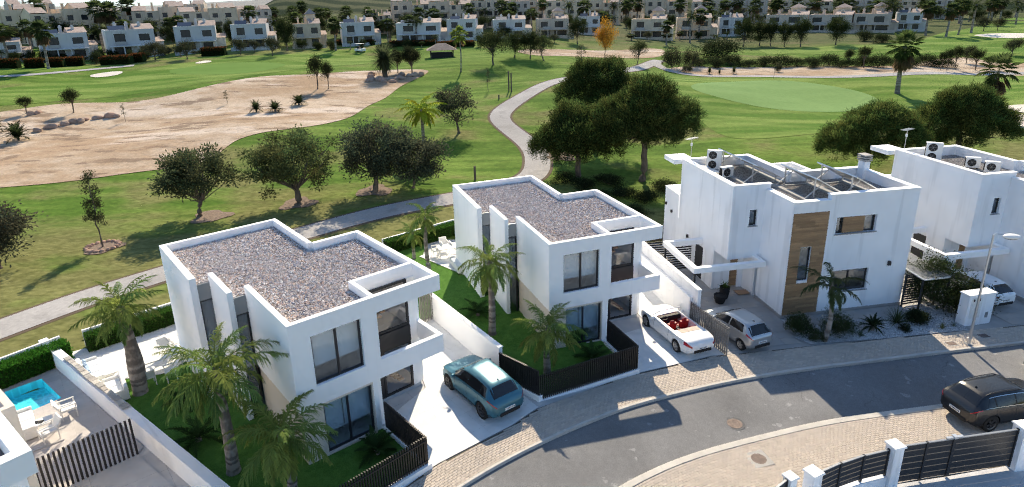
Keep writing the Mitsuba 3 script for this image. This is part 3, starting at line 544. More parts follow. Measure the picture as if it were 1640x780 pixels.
def table(q, yaw, lx, ly, h, label, name='garden_table'):
    k = thing(name, label, 'table'); M = frame(q, yaw, g1(*q) + .01)
    part(k, 'tabletop', MB(M).bbox(-lx / 2, lx / 2, -ly / 2, ly / 2, h - .05, h, .01), 'white_plastic')
    for sx in (-1, 1):
        for sy in (-1, 1): part(k, 'leg', MB(M).box(sx * (lx / 2 - .06) - .025, sx * (lx / 2 - .06) + .025, sy * (ly / 2 - .06) - .025, sy * (ly / 2 - .06) + .025, 0, h - .05), 'white_plastic')
    return k
def sofa(q, yaw, L, label, cushions=0):
    k = thing('garden_sofa', label, 'sofa'); M = frame(q, yaw, g1(*q) + .01)
    part(k, 'base', MB(M).bbox(-L / 2, L / 2, -.42, .42, .06, .36, .02), 'white_plastic'); part(k, 'backrest', MB(M).bbox(-L / 2, L / 2, .25, .42, .36, .72, .03), 'white_plastic')
    for s in (-1, 1): part(k, 'armrest', MB(M).bbox(s * (L / 2 - .08) - .07, s * (L / 2 - .08) + .07, -.42, .248, .36, .56, .02), 'white_plastic')
    n = max(1, round((L - .3) / .75))
    for i in range(n):
        a = -L / 2 + .16 + i * (L - .32) / n; part(k, 'cushion', MB(M).bbox(a, a + (L - .32) / n - .015, -.40, .24, .36, .46, .03), 'curtain')
    for i in range(cushions):
        part(k, 'throw_pillow', MB(M @ frame((-L / 2 + .35 + i * .36, .12), .3 * math.sin(i * 2.3), .46)).bbox(-.16, .16, -.06, .06, 0, .3, .04), 'blue_cloth')
mat('blue_cloth', (.34, .44, .56), .9, .1)
chair((-19.64,23.35), 2.3, 'white garden armchair between the pool and the boundary wall'); chair((-19.42,21.79), -.65, 'white garden armchair before the slat gate beside the low table')
table((-20.17,22.32), .70, 1.0, .62, .42, 'low white table on the pool terrace'); sofa((-20.88,22.35), 2.3, 1.9, 'white sofa on the pool terrace next to the villa wall')
k = thing('open_book', 'dark open book lying on the low pool terrace table', 'book'); Mb = frame((-20.17,22.32), .2, .43)
part(k, 'page', MB(Mb).box(-.17, -.01, -.1, .1, 0, .02), 'black_plastic'); part(k, 'page', MB(Mb).box(.01, .17, -.1, .1, 0, .02), 'black_plastic')
k = thing('glass_screen', 'clear glass balustrade on the pool terrace behind the armchair', 'glass panel'); Mg = frame((-18.76,21.69), -2.45, 0)
part(k, 'pane', MB(Mg).add([(0, 0, .05), (1.6, 0, .05), (1.6, 0, .95), (0, 0, .95)], [[0, 1, 2, 3]]), 'clear_glass'); part(k, 'foot', MB(Mg).box(0, 1.6, -.02, .02, 0, .05), 'light_metal')
sofa((-20.44,26.18), 2.28, 2.3, 'white sofa with small blue pillows by the boundary wall of the nearest villa', 5); sofa((-18.42,24.81), -.9, 1.7, 'white sofa at the edge of the lawn behind the palm')
table((-19.61,26.3), .70, .9, .9, .38, 'low white coffee table between two white sofas', 'coffee_table')
table((-17.64,26.82), .70, 2.2, 1.0, .74, 'long white dining table on the terrace of the nearest villa', 'dining_table')
for i, (px_, lab) in enumerate((((-17.74,27.95), 'white chair at the hedge side of the dining table'), ((-17.55,28.65), 'white chair near the villa corner by the hedge'), ((-17.29,25.5), 'white chair at the lawn side of the dining table'), ((-16.45,25.92), 'white chair at the house end of the dining table'))): chair(px_, (.8, 2.4, -2.4, -.9)[i], lab, .5, .5, .44)
for i, (q, a, lab) in enumerate((((-4.9, 41.5), .4, 'white chair on the terrace of the second villa, nearest the hedge'), ((-4.0, 41.2), 2.0, 'white chair on the terrace of the second villa, beside the villa wall'), ((-5.4, 40.6), -1.2, 'white chair on the terrace of the second villa, nearest the palms'))): chair(q, a, lab, .55, .55, .42)
table((-4.5, 40.6), .36, 1.6, .9, .74, 'white table on the terrace of the second villa', 'dining_table')
sofa((-3.6, 38.6), -1.2, 2.0, 'white lounger sofa on the second villa terrace beside the lawn')
def parasol(q, label):
    k = thing('closed_parasol', label, 'parasol'); z = g1(*q); M = frame(q, 0, z); t = np.linspace(0, 2 * np.pi, 17)[:-1]
    part(k, 'pole', MB(M).tube([(0, 0, 0), (0, 0, 3.0)], .025, 8), 'light_metal'); r = [(.30, 1.35), (.26, 1.7), (.19, 2.3), (.05, 2.95)]
    v = np.array([(a * (1 + .22 * (-1) ** i) * math.cos(x), a * (1 + .22 * (-1) ** i) * math.sin(x), z_) for a, z_ in r for i, x in enumerate(t)]); n = 16
    part(k, 'canopy', MB(M).add(v, [[j * n + i, j * n + (i + 1) % n, (j + 1) * n + (i + 1) % n, (j + 1) * n + i] for j in range(3) for i in range(n)]), 'curtain', smooth=False)
    part(k, 'foot', MB(M).bbox(-.3, .3, -.3, .3, 0, .08), 'grey_metal')
parasol((-12.0, 35.6), 'closed white parasol behind the roof of the nearest villa'); parasol((4.4, 41.4), 'closed white parasol behind the roof of the second villa')

# ---------------------------------------------------------------- the two wood clad villas on the right
H3 = 7.2; M3 = frame((12.81, 34.46), .17273, -.8); M4 = frame((27.82, 35.34), .17736, -.7)
def ac_unit(M, p, yaw, label, w=.8, d=.32, h=.62, fan=1):
    k = thing('air_conditioner', label, 'air conditioner'); A = M @ frame(p[:2], yaw, p[2])
    part(k, 'casing', MB(A).bbox(-w / 2, w / 2, -d / 2, d / 2, .08, h, .015), 'white_plastic')
    t = np.linspace(0, 2 * np.pi, 21)[:-1]
    for i in range(fan):
        cz = .08 + (h - .08) * (i + .5) / fan; r = min(w * .3, (h - .1) / fan * .42); rr = []
        part(k, 'fan_grille', MB(A).wall(Polygon(np.stack([-w * .1 + r * np.cos(t), cz + r * np.sin(t)], 1)), -d / 2 - .02, -d / 2 + .001), 'black_plastic')
        mb = MB(A)
        for j in range(6): mb.bar((-w * .1, -d / 2 - .022, cz), (-w * .1 + r * math.cos(j * 1.047), -d / 2 - .022, cz + r * math.sin(j * 1.047)), .02, .01)
        part(k, 'fan_blade', mb, 'grey_metal')
    part(k, 'side_grille', MB(A).box(-w / 2 - .012, -w / 2 + .001, -d * .35, d * .35, .14, h - .06), 'black_plastic')
    mb = MB(A); [mb.box(s * w * .35 - .04, s * w * .35 + .04, -d / 2, d / 2, 0, .08) for s in (-1, 1)]; part(k, 'foot', mb, 'black_plastic')
    return k
def clad(parent, M, u0, u1, z0, z1, v, gaps, proud=.03):
    """horizontal wood boards, each a part, cut where an opening sits"""
    n = int(round((z1 - z0) / .2))
    for i in range(n):
        a, b = z0 + (z1 - z0) * i / n, z0 + (z1 - z0) * (i + 1) / n - .008; segs = [(u0, u1)]
        for g in gaps:
            if b > g[2] and a < g[3]: segs = [t for s, e in segs for t in ((s, min(e, g[0])), (max(s, g[1]), e)) if t[1] - t[0] > .03]
        for s, e in segs: part(parent, 'wood_board', MB(M).box(s, e, v - proud, v - .002, a, b), 'wood_clad')
def clad_villa(M, label, solar, drain):
    k = thing('clad_villa', label, 'house', 'white villas with wood cladding'); H = H3; HL = 6.9; vF, vB, uL, uR = -2.77, 2.11, 2.08, 9.83
    wins = [(2.76, 3.46, 2.2, 4.25), (4.82, 7.34, 4.86, 5.86), (4.95, 7.34, 1.27, 2.60)]
    rc = lambda w: rect(*w)
    mb = MB(M)
    mb.wall(holes(rect(uL, 4.29, -.6, HL), rc(wins[0])), vF, vF + .3); mb.wall(holes(rect(4.292, uR, -.6, H), rc(wins[1]), rc(wins[2])), vF, vF + .3)
    mb.side(rect(vF + .302, vB, -.6, H), uR - .3, uR); mb.side(holes(rect(vF + .302, -.002, -.6, HL)), uL, uL + .3)
    mb.wall(holes(rect(0, uL + .3, 2.9, H), rect(1.19, 1.69, 4.68, 5.68)), 0, .3)      # upper block, open porch below
    mb.side(rect(.302, 6.8, 2.9, H), 0, .3); mb.side(rect(1.9, 9.2, -.6, 2.898), 0, .3); mb.wall(rect(.0, 1.18, -.6, 2.898), 1.6, 1.898)
    mb.wall(rect(1.72, uL + .3, -.6, 2.898), 1.6, 1.9)
    mb.wall(rect(.302, 4.86, 2.9, H), 6.5, 6.8); mb.side(rect(vB, 6.498, -.6, H), 4.56, 4.86); mb.wall(rect(4.862, uR - .302, -.6, H), vB - .3, vB)
    mb.side(rect(6.95, 9.2, 2.9, 4.6), 0, .2); mb.wall(rect(.202, 5, 2.9, 4.6), 9.0, 9.2); mb.box(.3, 5, 1.9, 9.0, 2.6, 2.9)
    mb.box(uL, uL + .3, .302, 1.598, -.6, 2.898)
    mb.box(.003, uL - .003, .003, 1.597, 2.62, 2.898)
    part(k, 'wall', mb, 'white_render_old')
    mb = MB(M); mb.box(.3, 4.56, .3, 6.5, 6.3, 6.62); mb.box(uL + .3, uR - .3, vF + .3, vB - .3, 6.3, 6.62)
    part(k, 'roof_slab', mb, 'roof_gravel')
    mb = MB(M); e = .05
    def cop(a, b, c, d, z): mb.bbox(a - e, b + e, c - e, d + e, z, z + .05, .008)
    cop(0, .3, .3, 6.8, H); cop(0, uL + .3, 0, .24, H); cop(.36, 4.86, 6.5, 6.8, H); cop(4.56, 4.86, vB + .06, 6.44, H); cop(4.92, uR - .36, vB - .3, vB, H)
    cop(uR - .3, uR, vF + .36, vB, H); cop(4.3, uR, vF, vF + .3, H); cop(uL, 4.19, vF, vF + .3, HL); cop(uL, uL + .3, vF + .36, -.12, HL)
    cop(0, .2, 6.95, 9.2, 4.6); cop(.26, 5, 9.0, 9.2, 4.6)
    part(k, 'coping', mb, 'white_cap')
    mb = MB(M); mb.box(-.55, .9, 6.85, 8.5, 6.85, 7.15); part(k, 'eaves_slab', mb, 'white_cap')
    mb = MB(M); z0, z1 = 5.1, 5.55                            # white beams over the rear terrace
    for a in ((4.9, 10.5, 9.6, 9.9), (10.2, 10.5, 5.0, 9.598), (4.9, 10.198, 4.7, 5.0)): mb.box(*a, z0, z1)
    mb.box(10.2, 10.5, 9.6, 9.9, -.3, z0 - .002); mb.box(10.2, 10.5, 4.7, 5.0, -.3, z0 - .002); part(k, 'terrace_beam', mb, 'white_cap')
    mb = MB(M); mb.box(4.87, 10.6, 2.2, 10, 2.7, 2.9); part(k, 'rear_terrace', mb, 'terrace_tile')
    window(k, M, *wins[0], vF + .10, 1, .06); window(k, M, *wins[1], vF + .16, 3, .07); window(k, M, *wins[2], vF + .12, 2, .07); window(k, M, 1.19, 1.69, 4.68, 5.68, .14, 1, .06)
    for a, b in ((5.28, 6.62),):
        for i in range(8): part(k, 'shutter_board', MB(M).box(a, b, vF + .06, vF + .10, 4.9 + i * .117, 4.9 + i * .117 + .112), 'wood_clad')
    for a, b, z, v in ((4.74, 7.42, 4.86, vF), (1.13, 1.75, 4.68, 0), (4.87, 7.42, 1.27, vF)): part(k, 'sill', MB(M).box(a, b, v - .06, v + .1, z - .05, z), 'grey_metal')
    clad(k, M, uL + .04, 4.28, .05, 6.30, vF, [(2.765, 3.455, 2.205, 4.245)])
    for i in range(13): part(k, 'door_board', MB(M).box(1.19, 1.71, 1.66, 1.70, .02 + i * .2, .02 + i * .2 + .192), 'wood_clad')
    part(k, 'side_door', MB(M).box(-.02, .05, 3.0, 4.0, .0, 2.2), 'dark_frame')
    for u, z, v in ((8.59, 2.79, vF), ): part(k, 'wall_lamp', MB(M).box(u - .07, u + .07, v - .14, v - .001, z - .14, z + .12), 'black_metal')
    for vv, zz in ((8.9, 3.4), (7.9, 3.1), (5.2, 2.2)): part(k, 'wall_lamp', MB(M).box(-.12, -.001, vv - .07, vv + .07, zz - .1, zz + .1), 'black_metal')
    mb = MB(M); mb.box(uL - .03, uR + .03, vF - .035, vF - .001, -.5, .12); mb.box(uL - .035, uL - .001, vF, -.0, -.5, .12); part(k, 'plinth', mb, 'slab_tone')
    # entrance pergola, white beams on thin dark posts
    mb = MB(M); z0, z1 = 2.45, 2.78
    mb.box(-2.62, -2.32, -1.07, 3.4, z0, z1); mb.box(-2.318, 1.9, -1.07, -.77, z0, z1); mb.box(-2.318, -.002, 3.1, 3.4, z0, z1); mb.box(1.6, 1.9, -.768, -.002, z0, z1)
    part(k, 'pergola_beam', mb, 'white_render')
    for u, v in ((-2.5, -.95), (-2.5, 3.2)): part(k, 'pergola_post', MB(M).box(u - .05, u + .05, v - .05, v + .05, -.2, z0), 'black_metal')
    # chimney and antenna
    mb = MB(M); mb.bbox(9.35, 9.75, 1.2, 1.75, 6.6, 7.75, .02); part(k, 'chimney', mb, 'white_render_old')
    for i in range(3): part(k, 'chimney_louvre', MB(M).box(9.28, 9.82, 1.13, 1.82, 7.80 + i * .15, 7.88 + i * .15), 'slab_tone_warm')
    part(k, 'chimney_core', MB(M).box(9.42, 9.68, 1.27, 1.68, 7.75, 8.1), 'black_plastic')
    return k
kc = clad_villa(M3, 'white villa with wood cladding and solar collectors on its roof', True, 1)
clad_villa(M4, 'white villa with wood cladding at the right edge, cut off by the picture', False, 1)
def antenna(M, p, label):
    k = thing('television_antenna', label, 'antenna'); A = M @ frame(p[:2], .3, p[2])
    part(k, 'mast', MB(A).tube([(0, 0, 0), (0, 0, 2.1)], .02, 6), 'light_metal'); mb = MB(A).bar((-.5, 0, 2.0), (.5, 0, 2.05), .03, .03)
    for i in range(8): mb.bar((-.45 + i * .12, -.22, 2.0 + i * .006), (-.45 + i * .12, .22, 2.0 + i * .006), .02, .02)
    part(k, 'aerial', mb, 'light_metal'); part(k, 'amplifier_box', MB(A).box(-.06, .06, -.05, .05, 1.5, 1.7), 'white_plastic')
antenna(M3, (.5, 6.6, 6.62), 'thin television antenna on the villa with solar collectors'); antenna(M4, (.5, 6.6, 6.62), 'thin television antenna on the villa at the right edge')
ac_unit(M3, (1.75, 5.7, 6.62), -.6, 'tall double fan air conditioner on the solar roof, standing nearest the antenna', .95, .36, 1.35, 2)
ac_unit(M3, (1.55, 3.7, 6.62), .25, 'white air conditioner with its round fan facing the camera', .9, .36, .75)
for i, (u, v) in enumerate(((.95, 5.9), (1.0, 4.7))):
    k = thing('roof_hatch', ('white flat roof hatch nearest the antenna', 'white flat roof hatch before the tall air conditioner')[i], 'roof hatch'); part(k, 'curb', MB(M3).box(u - .4, u + .4, v - .45, v + .45, 6.62, 6.78), 'white_cap'); part(k, 'lid', MB(M3).bbox(u - .45, u + .45, v - .5, v + .5, 6.782, 6.86, .02), 'white_plastic')
ac_unit(M4, (1.5, 5.2, 6.62), -.6, 'tall air conditioner on the right edge villa, rearmost of three', .95, .36, 1.35, 2)
ac_unit(M4, (2.6, 3.2, 6.62), -.6, 'air conditioner on the right edge villa, middle one of three', .8, .34, .75); ac_unit(M4, (2.8, 2.0, 6.62), -.6, 'air conditioner on the right edge villa, foremost of three', .8, .34, .75)
k = thing('roof_hatch', 'long white hatch beside the parapet of the right edge villa', 'roof hatch'); part(k, 'lid', MB(M4).bbox(.6, 1.5, 2.4, 4.4, 6.62, 6.8, .02), 'white_plastic')
def collector(M, u0, u1, v0, v1, label):
    """tilted solar collector: high edge at u0, low edge at u1, on a frame of bars"""
    k = thing('solar_collector', label, 'solar panel', 'tilted solar collectors on the villa roof'); A = M @ frame((0, 0), 0, 6.63); zh, zl = 1.25, .30
    P = lambda a, b, o=0: (u0 + (u1 - u0) * a + o * .45, v0 + (v1 - v0) * b, zh + (zl - zh) * a + o)
    v8 = [P(a, b, o) for o in (0, .06) for a, b in ((0, 0), (1, 0), (1, 1), (0, 1))]
    part(k, 'panel_frame', MB(A).add(v8, [[3, 2, 1, 0], [4, 5, 6, 7]] + [[i, (i + 1) % 4, (i + 1) % 4 + 4, i + 4] for i in range(4)]), 'light_metal')
    n = max(2, round((v1 - v0) / 1.2))
    for i in range(n):
        b0, b1 = (i + .04) / n, (i + .96) / n; part(k, 'panel', MB(A).add([P(.04, b0, .068), P(.96, b0, .068), P(.96, b1, .068), P(.04, b1, .068)], [[0, 1, 2, 3]]), 'solar_panel')
    for b in (.12, .88):
        x0, y0, _ = P(0, b); x1, _, _ = P(1, b)
        part(k, 'strut', MB(A).bar((x0 + .1, y0, 0), P(.06, b), .06, .06).bar((x1 - .1, y0, 0), P(.94, b), .06, .06).bar((x0 - .5, y0, .03), (x1 + .2, y0, .03), .06, .06).bar((x0 - .5, y0, .05), P(.35, b), .05, .05), 'light_metal')
    for x in (u0 - .4, u1): part(k, 'ballast', MB(A).box(x - .15, x + .15, v0 + .2, v1 - .2, -.005, .10), 'concrete_collar')
for a, lab in (((2.3, 4.1, 1.5, 6.3), 'tilted solar collector nearest the air conditioners'), ((3.9, 5.6, -2.1, 1.6), 'middle tilted solar collector above the wood panel'), ((6.2, 7.9, -2.1, 1.4), 'tilted solar collector nearest the chimney')): collector(M3, *a, lab)

# ---------------------------------------------------------------- forecourts: slabs as pieces
def forecourt(key, M, u0, u1, v0, v1, su, sv, zf, m2, label, cut=None):
    c = [(M @ np.array([u, v, 0, 1]))[:2] for u, v in ((u0, v0), (u1, v0), (u1, v1), (u0, v1))]
    struct(key, drape(Polygon(c).intersection(Polygon(PADF + [(46, 60), (-13, 60)])), .9, -.03), 'slab_tone', label=label); g = np.random.default_rng(5)
    for i in range(int((u1 - u0) / su)):
        for j in range(int((v1 - v0) / sv)):
            a, b = u0 + i * su, v0 + j * sv
            if cut and not cut(a + su / 2, b + sv / 2): continue
            cs = [(M @ np.array([x, y, 0, 1]))[:2] for x, y in ((a + .006, b + .006), (a + su - .006, b + .006), (a + su - .006, b + sv - .006), (a + .006, b + sv - .006))]
            v = [(x, y, g1(x, y) + z + g.normal(0, .001)) for z in (-.05, .0) for x, y in cs]
            part(key, 'slab', MB().add(v, [[4, 5, 6, 7]] + [[q, (q + 1) % 4, (q + 1) % 4 + 4, q + 4] for q in range(4)]), m2[g.integers(len(m2))])
plotline = LineString(PADF)
def behind(M):
    def f(u, v):
        q = (M @ np.array([u, v, 0, 1]))[:2]; return q[1] > np.interp(q[0], [p[0] for p in PADF], [p[1] for p in PADF]) + .12
    return f
forecourt('forecourt', M3, -2.9, 2.05, -6.6, 6.6, .9, .6, 0, ('slab_tone', 'slab_tone_warm'), 'grey slab forecourt of the solar roof villa', behind(M3))
forecourt('forecourt_001', M3, 2.2, 10.4, -4.0, -2.82, .9, .59, 0, ('slab_tone', 'slab_tone_warm'), 'strip of slabs along the villa front', behind(M3))
forecourt('forecourt_002', M4, -3.6, 9, -6.9, 6, .9, .6, 0, ('slab_tone_warm', 'slab_tone'), 'grey slab forecourt of the right edge villa', lambda u, v: behind(M4)(u, v) and (u > -1.0 or v > -1.5))
struct('gravel_bed', drape(Polygon([(15.72, 29.2), (15.2, 29.9), (15.6, 30.75), (17.36, 31.3), (22.7, 32.3), (23.2, 33.2), (25.4, 33.6), (26.3, 33), (25.9, 32.2), (24.8, 30.3), (20, 29.62)]), .5, .012), 'white_gravel', label='bed of white gravel before the wood clad villa')
pebble_bed = Polygon([(15.82, 29.3), (15.4, 29.9), (15.8, 30.6), (17.36, 31.15), (22.7, 32.15), (25.2, 33.3), (25.6, 32.2), (24.7, 30.4), (20, 29.72)])
struct('verge_stones', MB().box(-999, -998.9, -999, -998.9, -50, -49.9), 'soil') if False else None
k = thing('doormat', 'brown doormat by the porch of the solar roof villa', 'doormat'); part(k, 'mat', MB(M3).bbox(1.2, 2.0, .35, .95, .005, .03, .005), 'stair_wood')
def pot(q, r, h, label, z, leaf=True):
    k = thing('plant_pot', label, 'plant pot'); t = np.linspace(0, 2 * np.pi, 21)[:-1]; pr = [(.72, 0), (1, .55), (1.0, .92), (1.04, .95), (1.04, 1.0), (.9, 1.0), (.88, .9), (0.01, .9)]
    v = np.array([(a * r * math.cos(x), a * r * math.sin(x), b * h) for a, b in pr for x in t]); n = 20
    put(pnum(k, 'vessel'), MB(frame(q, 0, z)).add(v, [[j * n + i, j * n + (i + 1) % n, (j + 1) * n + (i + 1) % n, (j + 1) * n + i] for j in range(len(pr) - 1) for i in range(n)]), 'black_plastic'); return k
q1 = (M3 @ np.array([.15, .2, 0, 1]))[:2]; q2 = (M3 @ np.array([-.4, -.3, 0, 1]))[:2]
pot(q1, .30, .75, 'tall black pot with a green plant by the porch', -.8); pot(q2, .36, .5, 'low black pot in front of the tall one by the porch', -.8)
POT1 = q1

# ---------------------------------------------------------------- slatted fence and carport between the right hand villas, meter cabinet, lamp
def board_fence(a, b, h, n, label, z):
    k = thing('board_fence', label, 'fence'); a = np.array(a); b = np.array(b); L = np.linalg.norm(b - a); A = frame(a, math.atan2(*(b - a)[::-1]), z)
    for x in (0.03, L - .03): part(k, 'post', MB(A).box(x - .04, x + .04, -.04, .04, -.2, h + .05), 'black_metal')
    for i in range(n): part(k, 'slat', MB(A).box(.07, L - .07, -.012, .012, .06 + i * h / n, .06 + i * h / n + h / n * .62), 'black_metal')
board_fence((22.9, 33.15), (24.3, 33.5), 2.0, 13, 'black horizontal slat fence between the two wood clad villas', -.8)
board_fence((8.8, 38.4), (12.6, 39.1), 2.2, 13, 'black horizontal slat fence behind the pergola of the solar roof villa', -.75)
k = thing('carport', 'small ribbed carport roof on white bars behind the slat fence', 'carport'); Mc = frame((23.2, 33.9), .18, 1.2)
mb = MB(Mc)
for x in (0, 1.75): mb.bar((x, -1.5, 0), (x, 1.6, .25), .07, .07)
for y, z in ((-1.5, 0), (1.6, .25)): mb.bar((0, y, z), (1.75, y, z), .07, .07)
part(k, 'frame', mb, 'white_plastic')
for i in range(12): part(k, 'roof_rib', MB(Mc).bar((.08 + i * .145, -1.48, .05), (.08 + i * .145, 1.58, .30), .105, .03), 'grey_metal')
for x in (0, 1.75): part(k, 'post', MB(Mc).box(x - .04, x + .04, -1.5, -1.42, -2.0, 0), 'black_metal')
k = thing('meter_cabinet', 'white meter cabinet with two grey doors behind the lamp post', 'cabinet'); Mm = frame((24.95, 30.72), .21, -.83)
part(k, 'body', MB(Mm).box(0, 1.75, 0, .55, -.2, 1.78), 'white_render_old'); part(k, 'coping', MB(Mm).bbox(-.05, 1.80, -.05, .60, 1.78, 1.86, .01), 'white_cap')
d = part(k, 'door', MB(Mm).box(.18, .88, -.025, -.001, .98, 1.68), 'white_plastic'); part(d, 'window', MB(Mm).box(.28, .38, -.03, -.0255, 1.44, 1.60).box(.64, .74, -.03, -.0255, 1.44, 1.60), 'black_plastic')
part(k, 'door', MB(Mm).box(.18, .88, -.025, -.001, .42, .95), 'white_plastic'); part(k, 'vent', MB(Mm).box(1.28, 1.46, -.02, -.001, .35, .68), 'grey_metal')
k = thing('street_lamp', 'slender grey street lamp on the far pavement', 'street lamp'); z = g1(23.9, 28.85)
part(k, 'pole', MB(frame((23.9, 28.85), 0, z)).tube([(0, 0, 0), (0, 0, .4), (0, 0, .41), (0, 0, 6.2)], [.09, .09, .07, .045], 10), 'light_metal', smooth=40)
part(k, 'base_plate', MB(frame((23.9, 28.85), 0, z)).bbox(-.16, .16, -.16, .16, 0, .03, .01), 'grey_metal')
part(k, 'arm', MB(frame((23.9, 28.85), 0, z)).tube([(0, 0, 6.15), (.1, -.02, 6.25), (.5, -.08, 6.2)], .03, 8), 'light_metal')
m = trimesh.creation.icosphere(subdivisions=3); m.apply_scale([.42, .24, .13]); m.apply_translation([.78, -.1, 6.14]); part(k, 'lantern', MB(frame((23.9, 28.85), -.1, z)).tm(m), 'white_plastic', smooth=True)
m = trimesh.creation.icosphere(subdivisions=2); m.apply_scale([.34, .19, .09]); m.apply_translation([.78, -.1, 6.07]); part(k, 'lens', MB(frame((23.9, 28.85), -.1, z)).tm(m), 'grey_metal', smooth=True)

# ---------------------------------------------------------------- near fence and gate, lower right
def pillar(q, w, h, label, yaw):
    k = thing('gate_pillar', label, 'pillar'); A = frame(q, yaw, g1(*q)); part(k, 'shaft', MB(A).box(-w / 2, w / 2, -w / 2, w / 2, -.3, h - .07), 'white_render_old'); part(k, 'cap', MB(A).bbox(-w / 2 - .05, w / 2 + .05, -w / 2 - .05, w / 2 + .05, h - .07, h, .015), 'white_cap')
pillar((13.95, 19.05), .42, 1.95, 'white pillar between the curved fence panel and the double gate', .25); pillar((10.30, 17.72), .42, 1.95, 'larger white pillar at the left end of the curved fence panel', .45)
pillar((9.45, 17.6), .32, 1.85, 'smaller white pillar furthest left of the black fence', .45); pillar((19.45, 19.95), .5, 1.95, 'white pillar at the right end of the double gate', .12)
def panel(pts, h0, h1, n, label, name='fence_panel', cat='fence', post_every=1, rail=True):
    k = thing(name, label, cat); p = np.array(pts)
    for i in range(len(p) - 1):
        a, b = p[i], p[i + 1]; L = np.linalg.norm(b - a); A = frame(a, math.atan2(*(b - a)[::-1]), g1(*a))
        part(k, 'post', MB(A).box(-.04, .04, -.05, .05, h0 - .05, h1 + .02), 'black_metal')
        if i == len(p) - 2: part(k, 'post', MB(A).box(L - .04, L + .04, -.05, .05, h0 - .05, h1 + .02), 'black_metal')
        for j in range(n): z0 = h0 + .03 + j * (h1 - h0) / n; part(k, 'slat', MB(A).box(.045, L - .045, -.02, .02, z0, z0 + (h1 - h0) / n - .035), 'black_metal')
        if rail: part(k, 'rail', MB(A).box(.045, L - .045, -.035, .035, h1 - .03, h1 + .005), 'grey_metal')
    return k
panel([(10.55, 17.88), (11.6, 18.36), (12.65, 18.74), (13.72, 19.02)], .62, 1.72, 5, 'black slatted fence panel curving along the near pavement')
k = line_wall('low_wall', [(10.5, 17.72), (11.6, 18.22), (12.65, 18.60), (13.75, 18.9)], .56, .22, 'white_render_old', 'low white wall under the curved black fence panel')
panel([(5.0, 14.2), (7.2, 16.0), (9.28, 17.5)], .55, 1.7, 5, 'black slatted fence panel running off the lower edge of the picture')
panel([(14.2, 19.12), (15.3, 19.30), (16.42, 19.48)], .10, 1.78, 6, 'left leaf of the black double gate', 'gate_leaf', 'gate'); panel([(16.48, 19.5), (19.18, 19.92)], .10, 1.78, 6, 'right leaf of the black double gate', 'gate_leaf', 'gate')
k = thing('gate_latch', 'grey steel latch on top where the two gate leaves meet', 'latch'); part(k, 'bolt', MB(frame((16.45, 19.49), .15, g1(16.45, 19.49) + 1.80)).box(-.35, .35, -.05, .05, 0, .05).box(-.08, .08, -.09, .09, .0, .09), 'light_metal')

